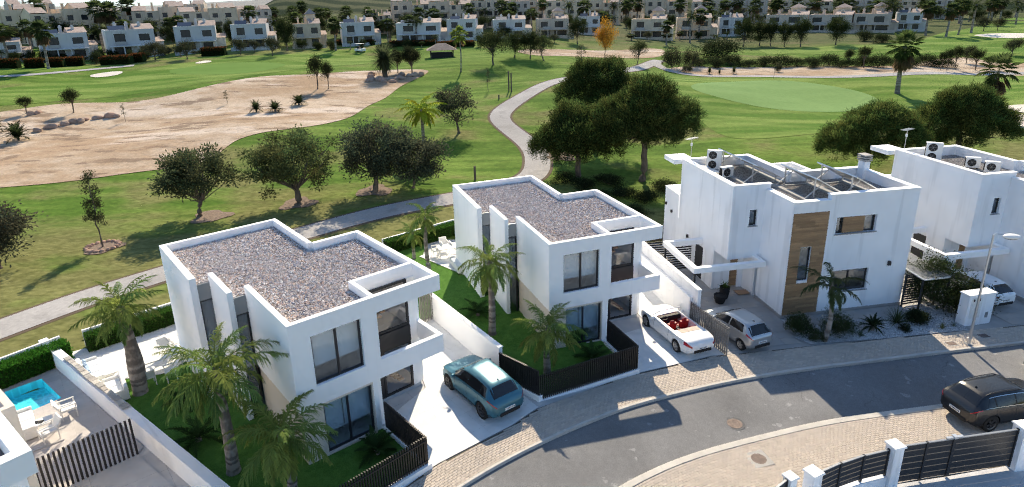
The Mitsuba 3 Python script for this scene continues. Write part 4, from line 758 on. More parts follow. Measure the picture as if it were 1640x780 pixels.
# ---------------------------------------------------------------- cars
import manifold3d as m3
def paint(name, c, metallic=.0, rough=.32): mat(name, c, rough, .5, metallic, clearcoat=1., clearcoat_gloss=.96)
paint('paint_blue', (.032, .135, .185), .35); paint('paint_white', (.74, .74, .735)); paint('paint_silver', (.46, .48, .50), .7); paint('paint_black', (.010, .011, .013), .0, .25); paint('paint_white2', (.70, .71, .72)); paint('paint_coal', (.016, .018, .022), .2)
class Body:
    def __init__(s, L, W, zl, zb, zt, w, wt):
        from scipy.interpolate import PchipInterpolator as P
        f = lambda t: P(np.array([q[0] for q in t]) * L, [q[1] for q in t])
        s.L, s.W, s.zl, s.zb, s.zt, s.w, s.wt = L, W, f(zl), f(zb), f(zt), f(w), f(wt)
    def sec(s, x):
        zl, zb, zt = float(s.zl(x)), float(s.zb(x)), float(s.zt(x)); w = float(s.w(x)) * s.W / 2; wt = min(float(s.wt(x)) * s.W / 2, w * .93); zt = max(zt, zb + .015); h = zb - zl; g = zt - zb
        k = min(1, g / .25); e = .07 * k + .01
        a = (.945 * w, zb); b = (wt, zt - e); lr = lambda t: (a[0] + (b[0] - a[0]) * t + .025 * k * math.sin(math.pi * t), a[1] + (b[1] - a[1]) * t)
        return np.array([(0, zl), (.62 * w, zl), (.90 * w, zl + .03), (.975 * w, zl + .12 * min(1, h / .5)), (w, zl + h * .42), (.992 * w, zl + h * .72), (.965 * w, zb - .04 * min(1, h / .4)), a, lr(.10), lr(.5), lr(.93), (wt * .9, zt - e * .18), (wt * .5, zt), (0, zt + .008)])
    def S(s, x, i):
        p = s.sec(x); a = int(min(max(i, 0), 12.999)); t = i - a; q = p[a] * (1 - t) + p[a + 1] * t; return np.array([x, q[0], q[1]])
    def loft(s, n=64):
        t = (1 - np.cos(np.linspace(0, np.pi, n))) / 2; xs = s.L * (.55 * t + .45 * np.linspace(0, 1, n)); v = []
        for x in xs:
            p = s.sec(x); r = np.vstack([p, p[-2:0:-1] * [-1, 1]]); v.append(np.c_[np.full(len(r), x), r])
        k = len(v[0]); v = np.vstack(v); f = []
        i, j = np.meshgrid(np.arange(n - 1), np.arange(k), indexing='ij'); q = np.stack([i * k + j, i * k + (j + 1) % k, (i + 1) * k + (j + 1) % k, (i + 1) * k + j], -1).reshape(-1, 4)
        f = np.vstack([q[:, [0, 2, 1]], q[:, [0, 3, 2]]]); c0, c1 = len(v), len(v) + 1
        v = np.vstack([v, v[:k].mean(0), v[-k:].mean(0)]); e = (n - 1) * k
        f = np.vstack([f, [[c0, j_, (j_ + 1) % k] for j_ in range(k)], [[c1, e + (j_ + 1) % k, e + j_] for j_ in range(k)]])
        return v, f
    def patch(s, x0, x1, i0, i1, nx=10, ni=5, off=.008, shear=(0, 0), side=1):
        """conforming patch between stations x0..x1 (at index i0, shifted by shear towards i1) and ring indices i0..i1"""
        P = np.array([[s.S(x0 + shear[0] * b + (x1 + shear[1] * b - x0 - shear[0] * b) * a, i0 + (i1 - i0) * b) for b in np.linspace(0, 1, ni)] for a in np.linspace(0, 1, nx)])
        du = np.gradient(P, axis=0); dv = np.gradient(P, axis=1); n = np.cross(dv, du); n /= np.linalg.norm(n, axis=2, keepdims=True) + 1e-9
        n *= np.sign((n * (P - np.array([s.L / 2, 0, .7]))).sum(2, keepdims=True)); P = P + n * off; P[..., 1] = np.maximum(P[..., 1], 0)
        v = P.reshape(-1, 3) * [1, side, 1]; i, j = np.meshgrid(np.arange(nx - 1), np.arange(ni - 1), indexing='ij'); q = np.stack([i * ni + j, i * ni + j + 1, (i + 1) * ni + j + 1, (i + 1) * ni + j], -1).reshape(-1, 4)
        return v, q
def wheel(k, A, x, y, r, rim, w=.22, name='wheel'):
    Aw = A @ np.array([[1, 0, 0, x], [0, 0, 1 if y > 0 else -1, y], [0, -1 if y > 0 else 1, 0, r], [0, 0, 0, 1.0]])    # local z points outwards
    pr = np.array([(r * .66, -w / 2), (r * .9, -w / 2), (r, -w * .36), (r, w * .36), (r * .9, w / 2), (r * .66, w / 2)]); n = 26; t = np.arange(n) * 2 * np.pi / n
    v = np.array([(a * math.cos(x_), a * math.sin(x_), b - w / 2) for a, b in pr for x_ in t]); q = [[j * n + i, j * n + (i + 1) % n, (j + 1) * n + (i + 1) % n, (j + 1) * n + i] for j in range(5) for i in range(n)]
    kw = part(k, name, MB(Aw).add(v, q), 'tyre', smooth=40)
    mb = MB(Aw); ro, ri = r * .67, r * .56
    for ra, rb, za, zb in ((ro, ri, -.01, -.03),): mb.add(np.array([(a * math.cos(x_), a * math.sin(x_), b) for a, b in ((ra, za), (rb, zb), (rb, -w * .7)) for x_ in t]), [[j * n + i, j * n + (i + 1) % n, (j + 1) * n + (i + 1) % n, (j + 1) * n + i] for j in range(2) for i in range(n)])
    for i in range(10):
        a = i * 2 * math.pi / 10 + (.14 if i % 2 else -.14); mb.bar((.04 * math.cos(a), .04 * math.sin(a), -.045), (ri * math.cos(a), ri * math.sin(a), -.028), .035, .03)
    hub = trimesh.creation.cylinder(.065, .05, sections=14); hub.apply_translation([0, 0, -.05]); mb.tm(hub); part(kw, 'rim', mb, rim)
    d = trimesh.creation.cylinder(ri, .01, sections=24); d.apply_translation([0, 0, -w * .62]); part(kw, 'brake_disc', MB(Aw).tm(d), 'black_plastic')
def car(label, origin, yaw, z, B, paint_m, wx, wr, rim, wins, ws, rw, lamps=None, trim=None, rails=False, cockpit=None, plate=True, cat='car', group=None, roof_m=None, chrome=False, name='parked_car', belt_x=None):
    """origin: ground point under the middle of the rear end"""
    k = thing(name, label, cat, group); A = frame(origin, yaw, z); v, f = B.loft(); L, W = B.L, B.W
    M = m3.Manifold(m3.Mesh(v.astype(np.float32), f.astype(np.uint32)))
    if M.volume() < 0: M = m3.Manifold(m3.Mesh(v.astype(np.float32), f[:, ::-1].astype(np.uint32)))
    yo = W / 2 - .005
    for x in wx:
        for s in (-1, 1): M = M - m3.Manifold.cylinder(.34, wr + .055, wr + .055, 28).rotate([90, 0, 0]).translate([x, s * (yo - .10) + .17, wr])
    if cockpit:
        c0, c1, cz, cw = cockpit; M = M - m3.Manifold.batch_hull([m3.Manifold.cylinder(1.4, .12, .12, 16).translate([x, y, cz]) for x in (c0 + .12, c1 - .12) for y in (-cw, cw)])
    me = M.to_mesh(); body = trimesh.Trimesh(me.vert_properties[:, :3], me.tri_verts, process=True); part(k, 'body', MB(A).add(body.vertices, body.faces), paint_m, smooth=32)
    arch = MB(A)
    for x in wx:
        for s in (-1, 1):
            wheel(k, A, x, s * yo, wr, rim); arch.box(x - wr - .04, x + wr + .04, min(s * (yo - .30), s * (yo - .28)), max(s * (yo - .30), s * (yo - .28)), wr * .6, wr * 2 + .05)
    part(k, 'wheel_housing', arch, 'black_plastic')
    for sd in (1, -1):
        for (x0, x1, sh) in wins: part(k, 'side_window', MB(A).add(*B.patch(x0, x1, 8.05, 10.0, 9, 4, .006, sh, sd)), 'car_glass', smooth=True)
        if trim: part(k, 'pillar_trim', MB(A).add(*B.patch(wins[-1][0] + .02, wins[0][1] - .02, 8.02, 10.05, 14, 4, .004, (wins[-1][2][0], -.05), sd)), 'black_plastic', smooth=True)
        if chrome: part(k, 'window_trim', MB(A).add(*B.patch(wins[-1][0] - .08, wins[0][1], 7.75, 8.0, 12, 2, .01, (0, 0), sd)).add(*B.patch(wins[-1][0] + wins[-1][2][0], wins[0][1] - .1, 10.02, 10.2, 12, 2, .01, (0, 0), sd)), 'chrome')
        for dx in (belt_x or ()): part(k, 'door_seam', MB(A).add(*B.patch(dx, dx + .014, 3.2, 7.9, 2, 8, .003, (0, 0), sd)), 'black_plastic')
        for dx in (belt_x or ())[1:]: part(k, 'door_handle', MB(A).add(*B.patch(dx + .06, dx + .24, 6.0, 6.25, 3, 2, .025, (0, 0), sd)), paint_m)
        if lamps:
            part(k, 'tail_light', MB(A).add(*B.patch(lamps[0], lamps[1], lamps[2], lamps[3], 6, 4, .012, (0, 0), sd)), 'red_lamp', smooth=True)
            part(k, 'headlight', MB(A).add(*B.patch(L - .42, L - .10, 5.6, 6.95, 7, 3, .01, (0, 0), sd)), 'lamp_clear', smooth=True)
        if trim: part(k, 'sill_trim', MB(A).add(*B.patch(.02, L - .02, 1.6, trim, 24, 4, .010, (0, 0), sd)), 'black_plastic', smooth=True)
        mx = ws[1] - .18; p = B.S(mx, 8.2); mm = trimesh.creation.icosphere(subdivisions=2); mm.apply_scale([.07, .11, .075]); mm.apply_translation([p[0], p[1] + .12, p[2] + .03]); mv = np.array(mm.vertices) * [1, sd, 1]; part(k, 'wing_mirror', MB(A).add(mv, mm.faces), paint_m, smooth=True)
        if rails: part(k, 'roof_rail', MB(A).tube([B.S(x, 11.1) * [1, sd, 1] + [0, 0, o] for x, o in zip(np.linspace(rw[1] + .15, ws[0] - .1, 9), [0, .05, .055, .06, .06, .06, .055, .05, 0])], .018, 6), 'black_metal', smooth=True)
    if not cockpit:
        part(k, 'windscreen', MB(A).add(*B.patch(ws[0], ws[1], 10.25, 13, 9, 6, .006)).add(*B.patch(ws[0], ws[1], 10.25, 13, 9, 6, .006, (0, 0), -1)), 'car_glass', smooth=True)
        part(k, 'rear_window', MB(A).add(*B.patch(rw[0], rw[1], 10.2, 13, 7, 6, .006)).add(*B.patch(rw[0], rw[1], 10.2, 13, 7, 6, .006, (0, 0), -1)), 'car_glass', smooth=True)
    if roof_m: part(k, 'roof_panel', MB(A).add(*B.patch(rw[1] + .2, ws[0] - .15, 11.2, 13, 9, 5, .005)).add(*B.patch(rw[1] + .2, ws[0] - .15, 11.2, 13, 9, 5, .005, (0, 0), -1)), roof_m, smooth=True)
    zb = float(B.zb(0)); zl = float(B.zl(0)); zm = (zl + zb) / 2; wr_ = float(B.w(0)) * W / 2
    part(k, 'rear_bumper_trim', MB(A).bbox(-.035, .12, -wr_ * .86, wr_ * .86, zl - .04, zl + .11, .02), 'black_plastic')
    if plate:
        kp = part(k, 'number_plate', MB(A).box(-.022, .01, -.26, .26, zm - .02, zm + .10), 'plate_white'); ink = MB(A)
        for i in range(7): y = .20 - i * .062; ink.box(-.0255, -.022, y - .045, y - .01, zm + .01, zm + .07)
        part(kp, 'characters', ink, 'plate_ink')
    part(k, 'grille', MB(A).box(L - .08, L + .012, -wr_ * .5, wr_ * .5, .40, .60), 'black_plastic')
    if not cockpit: part(k, 'roof_antenna', MB(A).add(np.array([(rw[1] + .22, 0, float(B.zt(rw[1] + .22)) + .09), (rw[1] + .32, .03, float(B.zt(rw[1] + .3)) + .005), (rw[1] + .32, -.03, float(B.zt(rw[1] + .3)) + .005), (rw[1] + .18, 0, float(B.zt(rw[1] + .2)) + .005)]), np.array([[0, 1, 2], [0, 2, 3], [0, 3, 1]])), 'black_plastic')
    return k, A
def axle(rl, fl, B, wx):   # from the ground contact of the left rear and left front wheels
    rl, fl = np.array(rl), np.array(fl); d = (fl - rl) / np.linalg.norm(fl - rl); r = np.array([d[1], -d[0]])
    return tuple(rl - d * wx[0] + r * (B.W / 2 - .06)), math.atan2(d[1], d[0])
SUVZ = [(0, .42), (.05, .30), (.16, .23), (.84, .23), (.95, .27), (1, .36)]
suv = Body(4.4, 1.94, SUVZ, [(0, .78), (.02, .95), (.05, 1.07), (.10, 1.13), (.35, 1.09), (.62, 1.04), (.72, 1.03), (.90, .95), (.97, .80), (1, .68)],
           [(0, .80), (.02, .98), (.05, 1.12), (.075, 1.22), (.135, 1.49), (.175, 1.555), (.26, 1.605), (.38, 1.635), (.5, 1.63), (.58, 1.57), (.715, 1.15), (.74, 1.10), (.90, 1.01), (.97, .86), (1, .72)],
           [(0, .62), (.015, .78), (.04, .90), (.1, .97), (.16, 1.0), (.25, .985), (.5, .985), (.75, 1), (.9, .94), (.97, .82), (1, .62)], [(0, .60), (.05, .66), (.15, .64), (.5, .68), (.6, .70), (.72, .80), (.9, .78), (1, .62)])
wx = (.84, 3.52); o, yw = axle((-1.51,22.89), (-3.09,25.01), suv, wx)
car('metallic blue compact sport utility car on the white driveway', o, yw, g1(*o) + .01, suv, 'paint_blue', wx, .40, 'rim_dark', [(2.02, 3.06, (0, -.05)), (1.05, 1.97, (0, 0)), (.55, 1.0, (.22, 0))], (2.56, 3.15), (.25, .60), (.03, .42, 6.0, 6.9), 3.3, False, belt_x=(2.95, 1.98, 1.05), roof_m=None)
cab = Body(4.82, 1.88, [(0, .42), (.05, .27), (.16, .19), (.84, .18), (.95, .22), (1, .30)], [(0, .72), (.02, .86), (.06, .93), (.14, .96), (.35, .93), (.62, .92), (.72, .90), (.90, .80), (.97, .66), (1, .56)],
           [(0, .74), (.015, .88), (.05, .99), (.14, 1.03), (.28, 1.00), (.6, .985), (.68, .985), (.75, .955), (.90, .85), (.97, .71), (1, .60)],
           [(0, .64), (.012, .78), (.04, .89), (.1, .96), (.2, 1.0), (.35, .98), (.6, .98), (.78, 1.0), (.9, .93), (.97, .80), (1, .60)], [(0, .74), (.5, .80), (1, .60)])
wx = (1.02, 3.90); o, yw = axle((8.4,28.63), (7.44,31.26), cab, wx)
k, A = car('white open convertible with red seats on the second driveway', o, yw, g1(*o) + .01, cab, 'paint_white', wx, .35, 'rim_silver', [], (3.0, 3.35), (.2, .5), (.012, .42, 5.1, 6.7), None, False, cockpit=(1.42, 3.22, .42, .60), belt_x=(3.1, 1.75))
part(k, 'cabin_floor', MB(A).box(1.45, 3.2, -.70, .70, .34, .425).box(1.44, 1.47, -.7, .7, .425, .93).box(3.18, 3.21, -.7, .7, .425, .95), 'red_leather')
part(k, 'dashboard', MB(A).bbox(2.92, 3.20, -.68, .68, .70, .95, .04), 'black_plastic'); part(k, 'console', MB(A).bbox(1.7, 3.0, -.13, .13, .42, .62, .03), 'black_plastic')
for x, y, h in ((2.28, .38, .98), (2.28, -.38, .98), (1.55, .36, .86), (1.55, -.36, .86)):
    s_ = part(k, 'seat', MB(A).bbox(x, x + .55, y - .25, y + .25, .42, .60, .05), 'red_leather'); part(s_, 'backrest', MB(A @ frame((x, y), 0, .45)).add([(a - (.1 if c else 0), b, c) for a in (-.08, .08) for b in (-.25, .25) for c in (0, h - .45)], [[0, 1, 3, 2], [4, 6, 7, 5], [0, 4, 5, 1], [2, 3, 7, 6], [0, 2, 6, 4], [1, 5, 7, 3]]), 'red_leather')
    part(s_, 'headrest', MB(A @ frame((x - .1, y), 0, h - .02)).bbox(-.05, .05, -.13, .13, 0, .17, .04), 'red_leather')
t = np.linspace(0, 2 * np.pi, 20); part(k, 'steering_wheel', MB(A).tube([(2.84 + .08 * math.sin(a), .38 + .18 * math.cos(a), .86 + .16 * math.sin(a)) for a in t], .014, 6, False).bar((2.84, .22, .86), (2.84, .54, .86), .04, .02), 'black_plastic')
fr = [(3.38, .80, .98), (3.02, .66, 1.33), (2.99, 0, 1.37), (3.02, -.66, 1.33), (3.38, -.80, .98)]
part(k, 'windscreen_frame', MB(A).tube(fr, .028, 8), 'paint_white', smooth=True)
part(k, 'windscreen', MB(A).add([(3.38, .78, .99), (3.02, .64, 1.32), (2.99, 0, 1.36), (3.02, -.64, 1.32), (3.38, -.78, .99), (3.46, 0, 1.0)], [[0, 1, 2], [0, 2, 5], [5, 2, 3], [5, 3, 4]]), 'clear_glass')
part(k, 'soft_top_cover', MB(A).add(*cab.patch(1.0, 1.40, 11.3, 13, 5, 4, .012)).add(*cab.patch(1.0, 1.40, 11.3, 13, 5, 4, .012, (0, 0), -1)), 'far_grey', smooth=True)
HZ = [(0, .40), (.06, .27), (.16, .20), (.84, .19), (.95, .23), (1, .32)]
hat = Body(3.98, 1.72, HZ, [(0, .80), (.025, .90), (.10, .99), (.3, .97), (.60, .90), (.74, .90), (.90, .80), (.97, .66), (1, .56)],
           [(0, .84), (.02, .98), (.05, 1.10), (.13, 1.40), (.19, 1.455), (.36, 1.48), (.48, 1.47), (.56, 1.40), (.74, 1.00), (.77, .965), (.90, .88), (.97, .73), (1, .60)],
           [(0, .64), (.015, .80), (.045, .91), (.1, .97), (.17, 1.0), (.3, .985), (.6, .985), (.77, 1), (.9, .94), (.97, .80), (1, .60)], [(0, .76), (.05, .72), (.15, .66), (.5, .70), (.6, .71), (.74, .80), (.9, .78), (1, .60)])
wx = (.68, 3.17); o, yw = axle((11.93,29.01), (11.49,31.66), hat, wx)
car('silver small hatchback between the bronze slat fence and the wood clad villa', o, 1.95, g1(*o) + .01, hat, 'paint_silver', wx, .31, 'rim_silver', [(1.72, 2.80, (0, -.05)), (.62, 1.64, (.16, 0))], (2.22, 2.90), (.12, .50), (.02, .40, 6.6, 8.6), None, belt_x=(2.75, 1.68))
hat2 = Body(4.28, 1.80, HZ, [(0, .82), (.025, .92), (.10, 1.0), (.3, .98), (.60, .92), (.74, .91), (.90, .82), (.97, .68), (1, .58)],
            [(0, .86), (.02, 1.0), (.05, 1.10), (.15, 1.38), (.21, 1.43), (.38, 1.47), (.50, 1.46), (.58, 1.39), (.74, 1.01), (.77, .98), (.90, .90), (.97, .75), (1, .62)],
            [(0, .64), (.015, .80), (.045, .91), (.1, .97), (.17, 1.0), (.3, .985), (.6, .985), (.77, 1), (.9, .94), (.97, .80), (1, .60)], [(0, .76), (.05, .72), (.15, .66), (.5, .69), (.6, .70), (.74, .80), (.9, .78), (1, .60)])
a, b = np.array((27.68,32.23)), np.array((29.29,32.61)); yw = math.atan2(*(b - a)[::-1]) + math.pi / 2
car('white hatchback behind the meter cabinet', tuple((a + b) / 2), yw, g1(*a) + .01, hat2, 'paint_white2', (.82, 3.45), .32, 'rim_silver', [(1.92, 3.0, (0, -.05)), (.80, 1.84, (.2, 0))], (2.46, 3.12), (.13, .60), (.01, .34, 6.2, 7.3), None, belt_x=(2.95, 1.9, .85))
suv2 = Body(4.58, 1.92, SUVZ, [(0, .84), (.02, .99), (.05, 1.08), (.10, 1.13), (.35, 1.09), (.62, 1.05), (.72, 1.04), (.90, .96), (.97, .80), (1, .68)],
            [(0, .86), (.02, 1.03), (.05, 1.16), (.075, 1.25), (.135, 1.50), (.18, 1.575), (.35, 1.63), (.5, 1.63), (.58, 1.57), (.72, 1.16), (.745, 1.11), (.90, 1.02), (.97, .86), (1, .72)],
            [(0, .66), (.015, .80), (.04, .91), (.1, .97), (.17, 1.0), (.3, .985), (.6, .985), (.75, 1), (.9, .95), (.97, .84), (1, .66)], [(0, .78), (.05, .72), (.15, .67), (.5, .70), (.6, .71), (.72, .80), (.9, .78), (1, .62)])
yw = .20; wc = np.array((19.95,22.01)); d = np.array([math.cos(yw), math.sin(yw)]); o = tuple(wc - d * .92 + np.array([-d[1], d[0]]) * .90)
car('black sport utility car with chrome window trim at the right edge', o, yw, g1(*o) + .0, suv2, 'paint_black', (.92, 3.62), .39, 'rim_dark', [(2.12, 3.16, (0, -.05)), (1.12, 2.05, (0, 0)), (.62, 1.05, (.22, 0))], (2.66, 3.25), (.27, .62), (.03, .40, 6.0, 6.9), 3.2, True, belt_x=(3.05, 2.08, 1.1), chrome=True)
car('dark car in the street, just entering at the right edge behind the black one', (24.9, 25.75), .16, g1(25, 26) - .12, hat2, 'paint_coal', (.82, 3.45), .32, 'rim_silver', [(1.92, 3.0, (0, -.05)), (.80, 1.84, (.2, 0))], (2.46, 3.12), (.13, .60), (.01, .34, 6.2, 7.3), None, belt_x=(2.95, 1.9, .85))
k = thing('wheelie_bin', 'dark round bin behind the white hatchback', 'bin'); t = np.linspace(0, 2 * np.pi, 19)[:-1]; q = (30.77,35.18); 
part(k, 'tub', MB(frame(q, 0, g1(*q))).add(np.array([(r * math.cos(a), r * math.sin(a), z_) for r, z_ in ((.30, 0), (.40, .5), (.42, .8)) for a in t]), [[j * 18 + i, j * 18 + (i + 1) % 18, (j + 1) * 18 + (i + 1) % 18, (j + 1) * 18 + i] for j in range(2) for i in range(18)]), 'black_plastic', smooth=True)
m = trimesh.creation.icosphere(subdivisions=2); m.apply_scale([.42, .42, .22]); m.apply_translation([0, 0, .8]); part(k, 'lid', MB(frame(q, 0, g1(*q))).tm(m), 'black_plastic', smooth=True)

# ---------------------------------------------------------------- vegetation builders (each returns [(part name, mesh, material, colours or None)])
def blades(P, D, L, Wd, g, bend=.25, up=None):
    """leaf diamonds: centres P, directions D, lengths L, widths Wd -> vertices, faces (2 triangles each)"""
    n = len(P); D = D / (np.linalg.norm(D, axis=1, keepdims=True) + 1e-9); r = g.normal(size=(n, 3)) if up is None else up + g.normal(0, .35, (n, 3))
    S = np.cross(D, r); S /= np.linalg.norm(S, axis=1, keepdims=True) + 1e-9; N = np.cross(S, D); L = np.broadcast_to(L, (n,))[:, None]; Wd = np.broadcast_to(Wd, (n,))[:, None]
    v = np.stack([P, P + D * L * .5 + S * Wd * .5 + N * L * bend * .3, P + D * L, P + D * L * .5 - S * Wd * .5 + N * L * bend * .3], 1)
    return v.reshape(-1, 3), (np.array([[0, 1, 2], [0, 2, 3]])[None] + 4 * np.arange(n)[:, None, None]).reshape(-1, 3)
def T3(v, f): return trimesh.Trimesh(v, f, process=False)
def tint(base, n, g, k=.25, yellow=.12):
    c = np.array(base)[None] * g.uniform(1 - k, 1 + k, (n, 1)); c[:, 0] *= 1 + g.uniform(-yellow, yellow * 2, n); return np.clip(c, 0, .6)
def limb(mb, a, b, r0, r1, g, n=6, sag=.12, sides=7):
    a, b = np.array(a, float), np.array(b, float); t = np.linspace(0, 1, n)[:, None]; L = np.linalg.norm(b - a); o = g.normal(0, 1, 3) * L * sag * .5; o[2] = abs(o[2]) * .4
    mb.tube(a + (b - a) * t + o * np.sin(np.pi * t) + g.normal(0, L * .012, (n, 3)) * np.sin(np.pi * t), np.linspace(r0, r1, n), sides)
def broadleaf(seed, h=6.0, rx=2.2, base=1.6, n_cl=60, per=130, size=.2, tr=.16, th=1.3, lean=(0, 0), col=(.055, .080, .030), rc=.42, inner=.35, flat=1.0, gap=1.0, lm='tree_leaf', elong=2.2):
    g = np.random.default_rng(seed); cz = (h + base) / 2; rz = (h - base) / 2; mb = MB(); top = np.array([lean[0], lean[1], th])
    limb(mb, (0, 0, -.2), top, tr * 1.25, tr * .8, g, 7, .05, 9); mb.tube([(0, 0, -.1), (0, 0, .15)], [tr * 1.9, tr * 1.2], 9)
    d = g.normal(size=(n_cl, 3)); d[:, 2] = d[:, 2] * .8 + .12; d /= np.linalg.norm(d, axis=1, keepdims=True)
    rad = (inner + (1 - inner) * g.uniform(0, 1, n_cl) ** .6) * (.56 + .84 * meshkit.noise(d * 2.1 + seed * 3.7, seed)); c = d * rad[:, None] * [rx, rx, rz * flat] + [lean[0], lean[1], cz]
    k = min(n_cl, 22)
    for i in range(k): 
        st = top * g.uniform(.75, 1) if i > 5 else top; limb(mb, st, c[i], tr * (.55 if i < 6 else .28), .012, g, 6, .16, 6)
    n = n_cl * per; ci = np.repeat(np.arange(n_cl), per); off = g.normal(size=(n, 3)) * rc * [1, 1, .75] * g.uniform(.7, 1.25, n_cl)[ci][:, None]
    P = c[ci] + off; D = off + g.normal(0, rc * .8, (n, 3)) + [0, 0, .05]; v, f = blades(P, D, size * g.uniform(.7, 1.3, n), size / elong * g.uniform(.8, 1.2, n), g)
    cc = tint(col, n_cl, g, .22)[ci] * g.uniform(.72, 1.28, (n, 1))
    return [('trunk', mb.mesh(), 'bark', None), ('crown', T3(v, f), lm, np.repeat(cc, 4, 0))]
def pine(seed, h, lobes, tr, tufts=900, col=(.060, .092, .028), spread=1.0, fine=1.0):
    """lobes: (x, y, z, radius)"""
    g = np.random.default_rng(seed); mb = MB(); lo = np.array(lobes); top = np.array([lo[0, 0] * .3, lo[0, 1] * .3, h * .45]); limb(mb, (0, 0, -.3), top, tr * 1.2, tr * .75, g, 8, .06, 10)
    for q in lo: limb(mb, top * g.uniform(.8, 1), q[:3] - [0, 0, q[3] * .2], tr * .5, .03, g, 7, .15, 7)
    w = lo[:, 3] ** 2; li = g.choice(len(lo), tufts, p=w / w.sum()); d = g.normal(size=(tufts, 3)); d[:, 2] = np.where(d[:, 2] < -.3, -d[:, 2], d[:, 2]); d /= np.linalg.norm(d, axis=1, keepdims=True)
    r = lo[li, 3] * (.60 + .40 * g.uniform(0, 1, tufts) ** .45) * (.74 + .5 * meshkit.noise(d * 2.6 + li[:, None] * 5.1, seed)); c = lo[li, :3] + d * r[:, None] * [1, 1, .85]; m = 40
    ti = np.repeat(np.arange(tufts), m); ax = d + [0, 0, .55]; ax /= np.linalg.norm(ax, axis=1, keepdims=True); D = ax[ti] + g.normal(0, .62, (tufts * m, 3)); P = c[ti] + g.normal(0, .20, (tufts * m, 3)) * spread
    v, f = blades(P, D, np.repeat(g.uniform(.30, .5, tufts), m) * fine * g.uniform(.6, 1.2, tufts * m), .055 * fine, g, .1)
    return [('trunk', mb.mesh(), 'bark', None), ('crown', T3(v, f), 'pine_leaf', np.repeat(tint(col, tufts, g, .5, .2)[ti] * g.uniform(.75, 1.25, (tufts * m, 1)), 4, 0))]
def frond(L, e0, droop, g, pairs=34, ll=.50, lw=.036, hang=.35, plume=.5, stiff=0):
    """one feather frond in the x-z plane from the origin -> vertices, faces, number of leaflet vertices at the end"""
    n = 12; s = np.linspace(0, 1, n); e = e0 - droop * s ** 1.35; dx = np.cos(e) * L / (n - 1); dz = np.sin(e) * L / (n - 1); x = np.r_[0, np.cumsum(dx[:-1])]; z = np.r_[0, np.cumsum(dz[:-1])]
    y = .06 * L * g.normal() * s ** 2; R = np.stack([x, y, z], 1); mb = MB().tube(R, np.linspace(.028, .006, n) * (L / 2.5) ** .5, 4)
    t = np.repeat(np.linspace(.13, 1.0, pairs), 2) + g.uniform(-.006, .006, pairs * 2); t = np.clip(t, 0, 1); sd = np.tile([1.0, -1.0], pairs); B = np.stack([np.interp(t, s, R[:, i]) for i in range(3)], 1); et = np.interp(t, s, e)
    tang = np.stack([np.cos(et), et * 0, np.sin(et)], 1); up = np.stack([-np.sin(et), et * 0, np.cos(et)], 1); a = np.radians(62 - 38 * t + g.normal(0, 7, len(t))); el = g.normal(.18, plume, len(t)) * (1 - .5 * t)
    side = np.stack([t * 0, sd, t * 0], 1); D = tang * np.cos(a)[:, None] + np.sin(a)[:, None] * (side * np.cos(el)[:, None] + up * np.sin(el)[:, None])
    l = ll * np.clip(np.sin(np.pi * (.10 + .86 * t) ** .8), .28, 1) * g.uniform(.85, 1.1, len(t)); W_ = np.cross(D, up); W_ /= np.linalg.norm(W_, axis=1, keepdims=True) + 1e-9
    m = B + D * (l * .55)[:, None] - np.array([0, 0, 1]) * (l * hang * .22)[:, None]; tip = B + D * (l * .92)[:, None] - np.array([0, 0, 1]) * (l * hang)[:, None]; w = (lw * g.uniform(.8, 1.15, len(t)))[:, None]
    v = np.stack([B - W_ * w * .35, B + W_ * w * .35, m - W_ * w * .5, m + W_ * w * .5, tip], 1).reshape(-1, 3); f = (np.array([[0, 1, 3], [0, 3, 2], [2, 3, 4]])[None] + 5 * np.arange(len(t))[:, None, None]).reshape(-1, 3)
    nr = mb.n; mb.add(v, f); mm = mb.mesh(); return np.array(mm.vertices), np.array(mm.faces), nr
def rotz(v, a): c, s = math.cos(a), math.sin(a); return v @ np.array([[c, s, 0], [-s, c, 0], [0, 0, 1.0]])
def palm_trunk(h, r0, r1, g, bulge=0, lean=(0, 0)):
    n = 26; t = np.linspace(0, 1, n); r = r0 + (r1 - r0) * t + bulge * np.exp(-((t - .35) / .25) ** 2) + .35 * r0 * np.exp(-t / .05); r = r * (1 + .03 * (np.arange(n) % 2)); c = g.normal(0, .03, 2) * h
    p = np.stack([lean[0] * t ** 1.4 + c[0] * np.sin(np.pi * t), lean[1] * t ** 1.4 + c[1] * np.sin(np.pi * t), t * (h + .2) - .2], 1); return MB().tube(p, r, 14), p[-1]
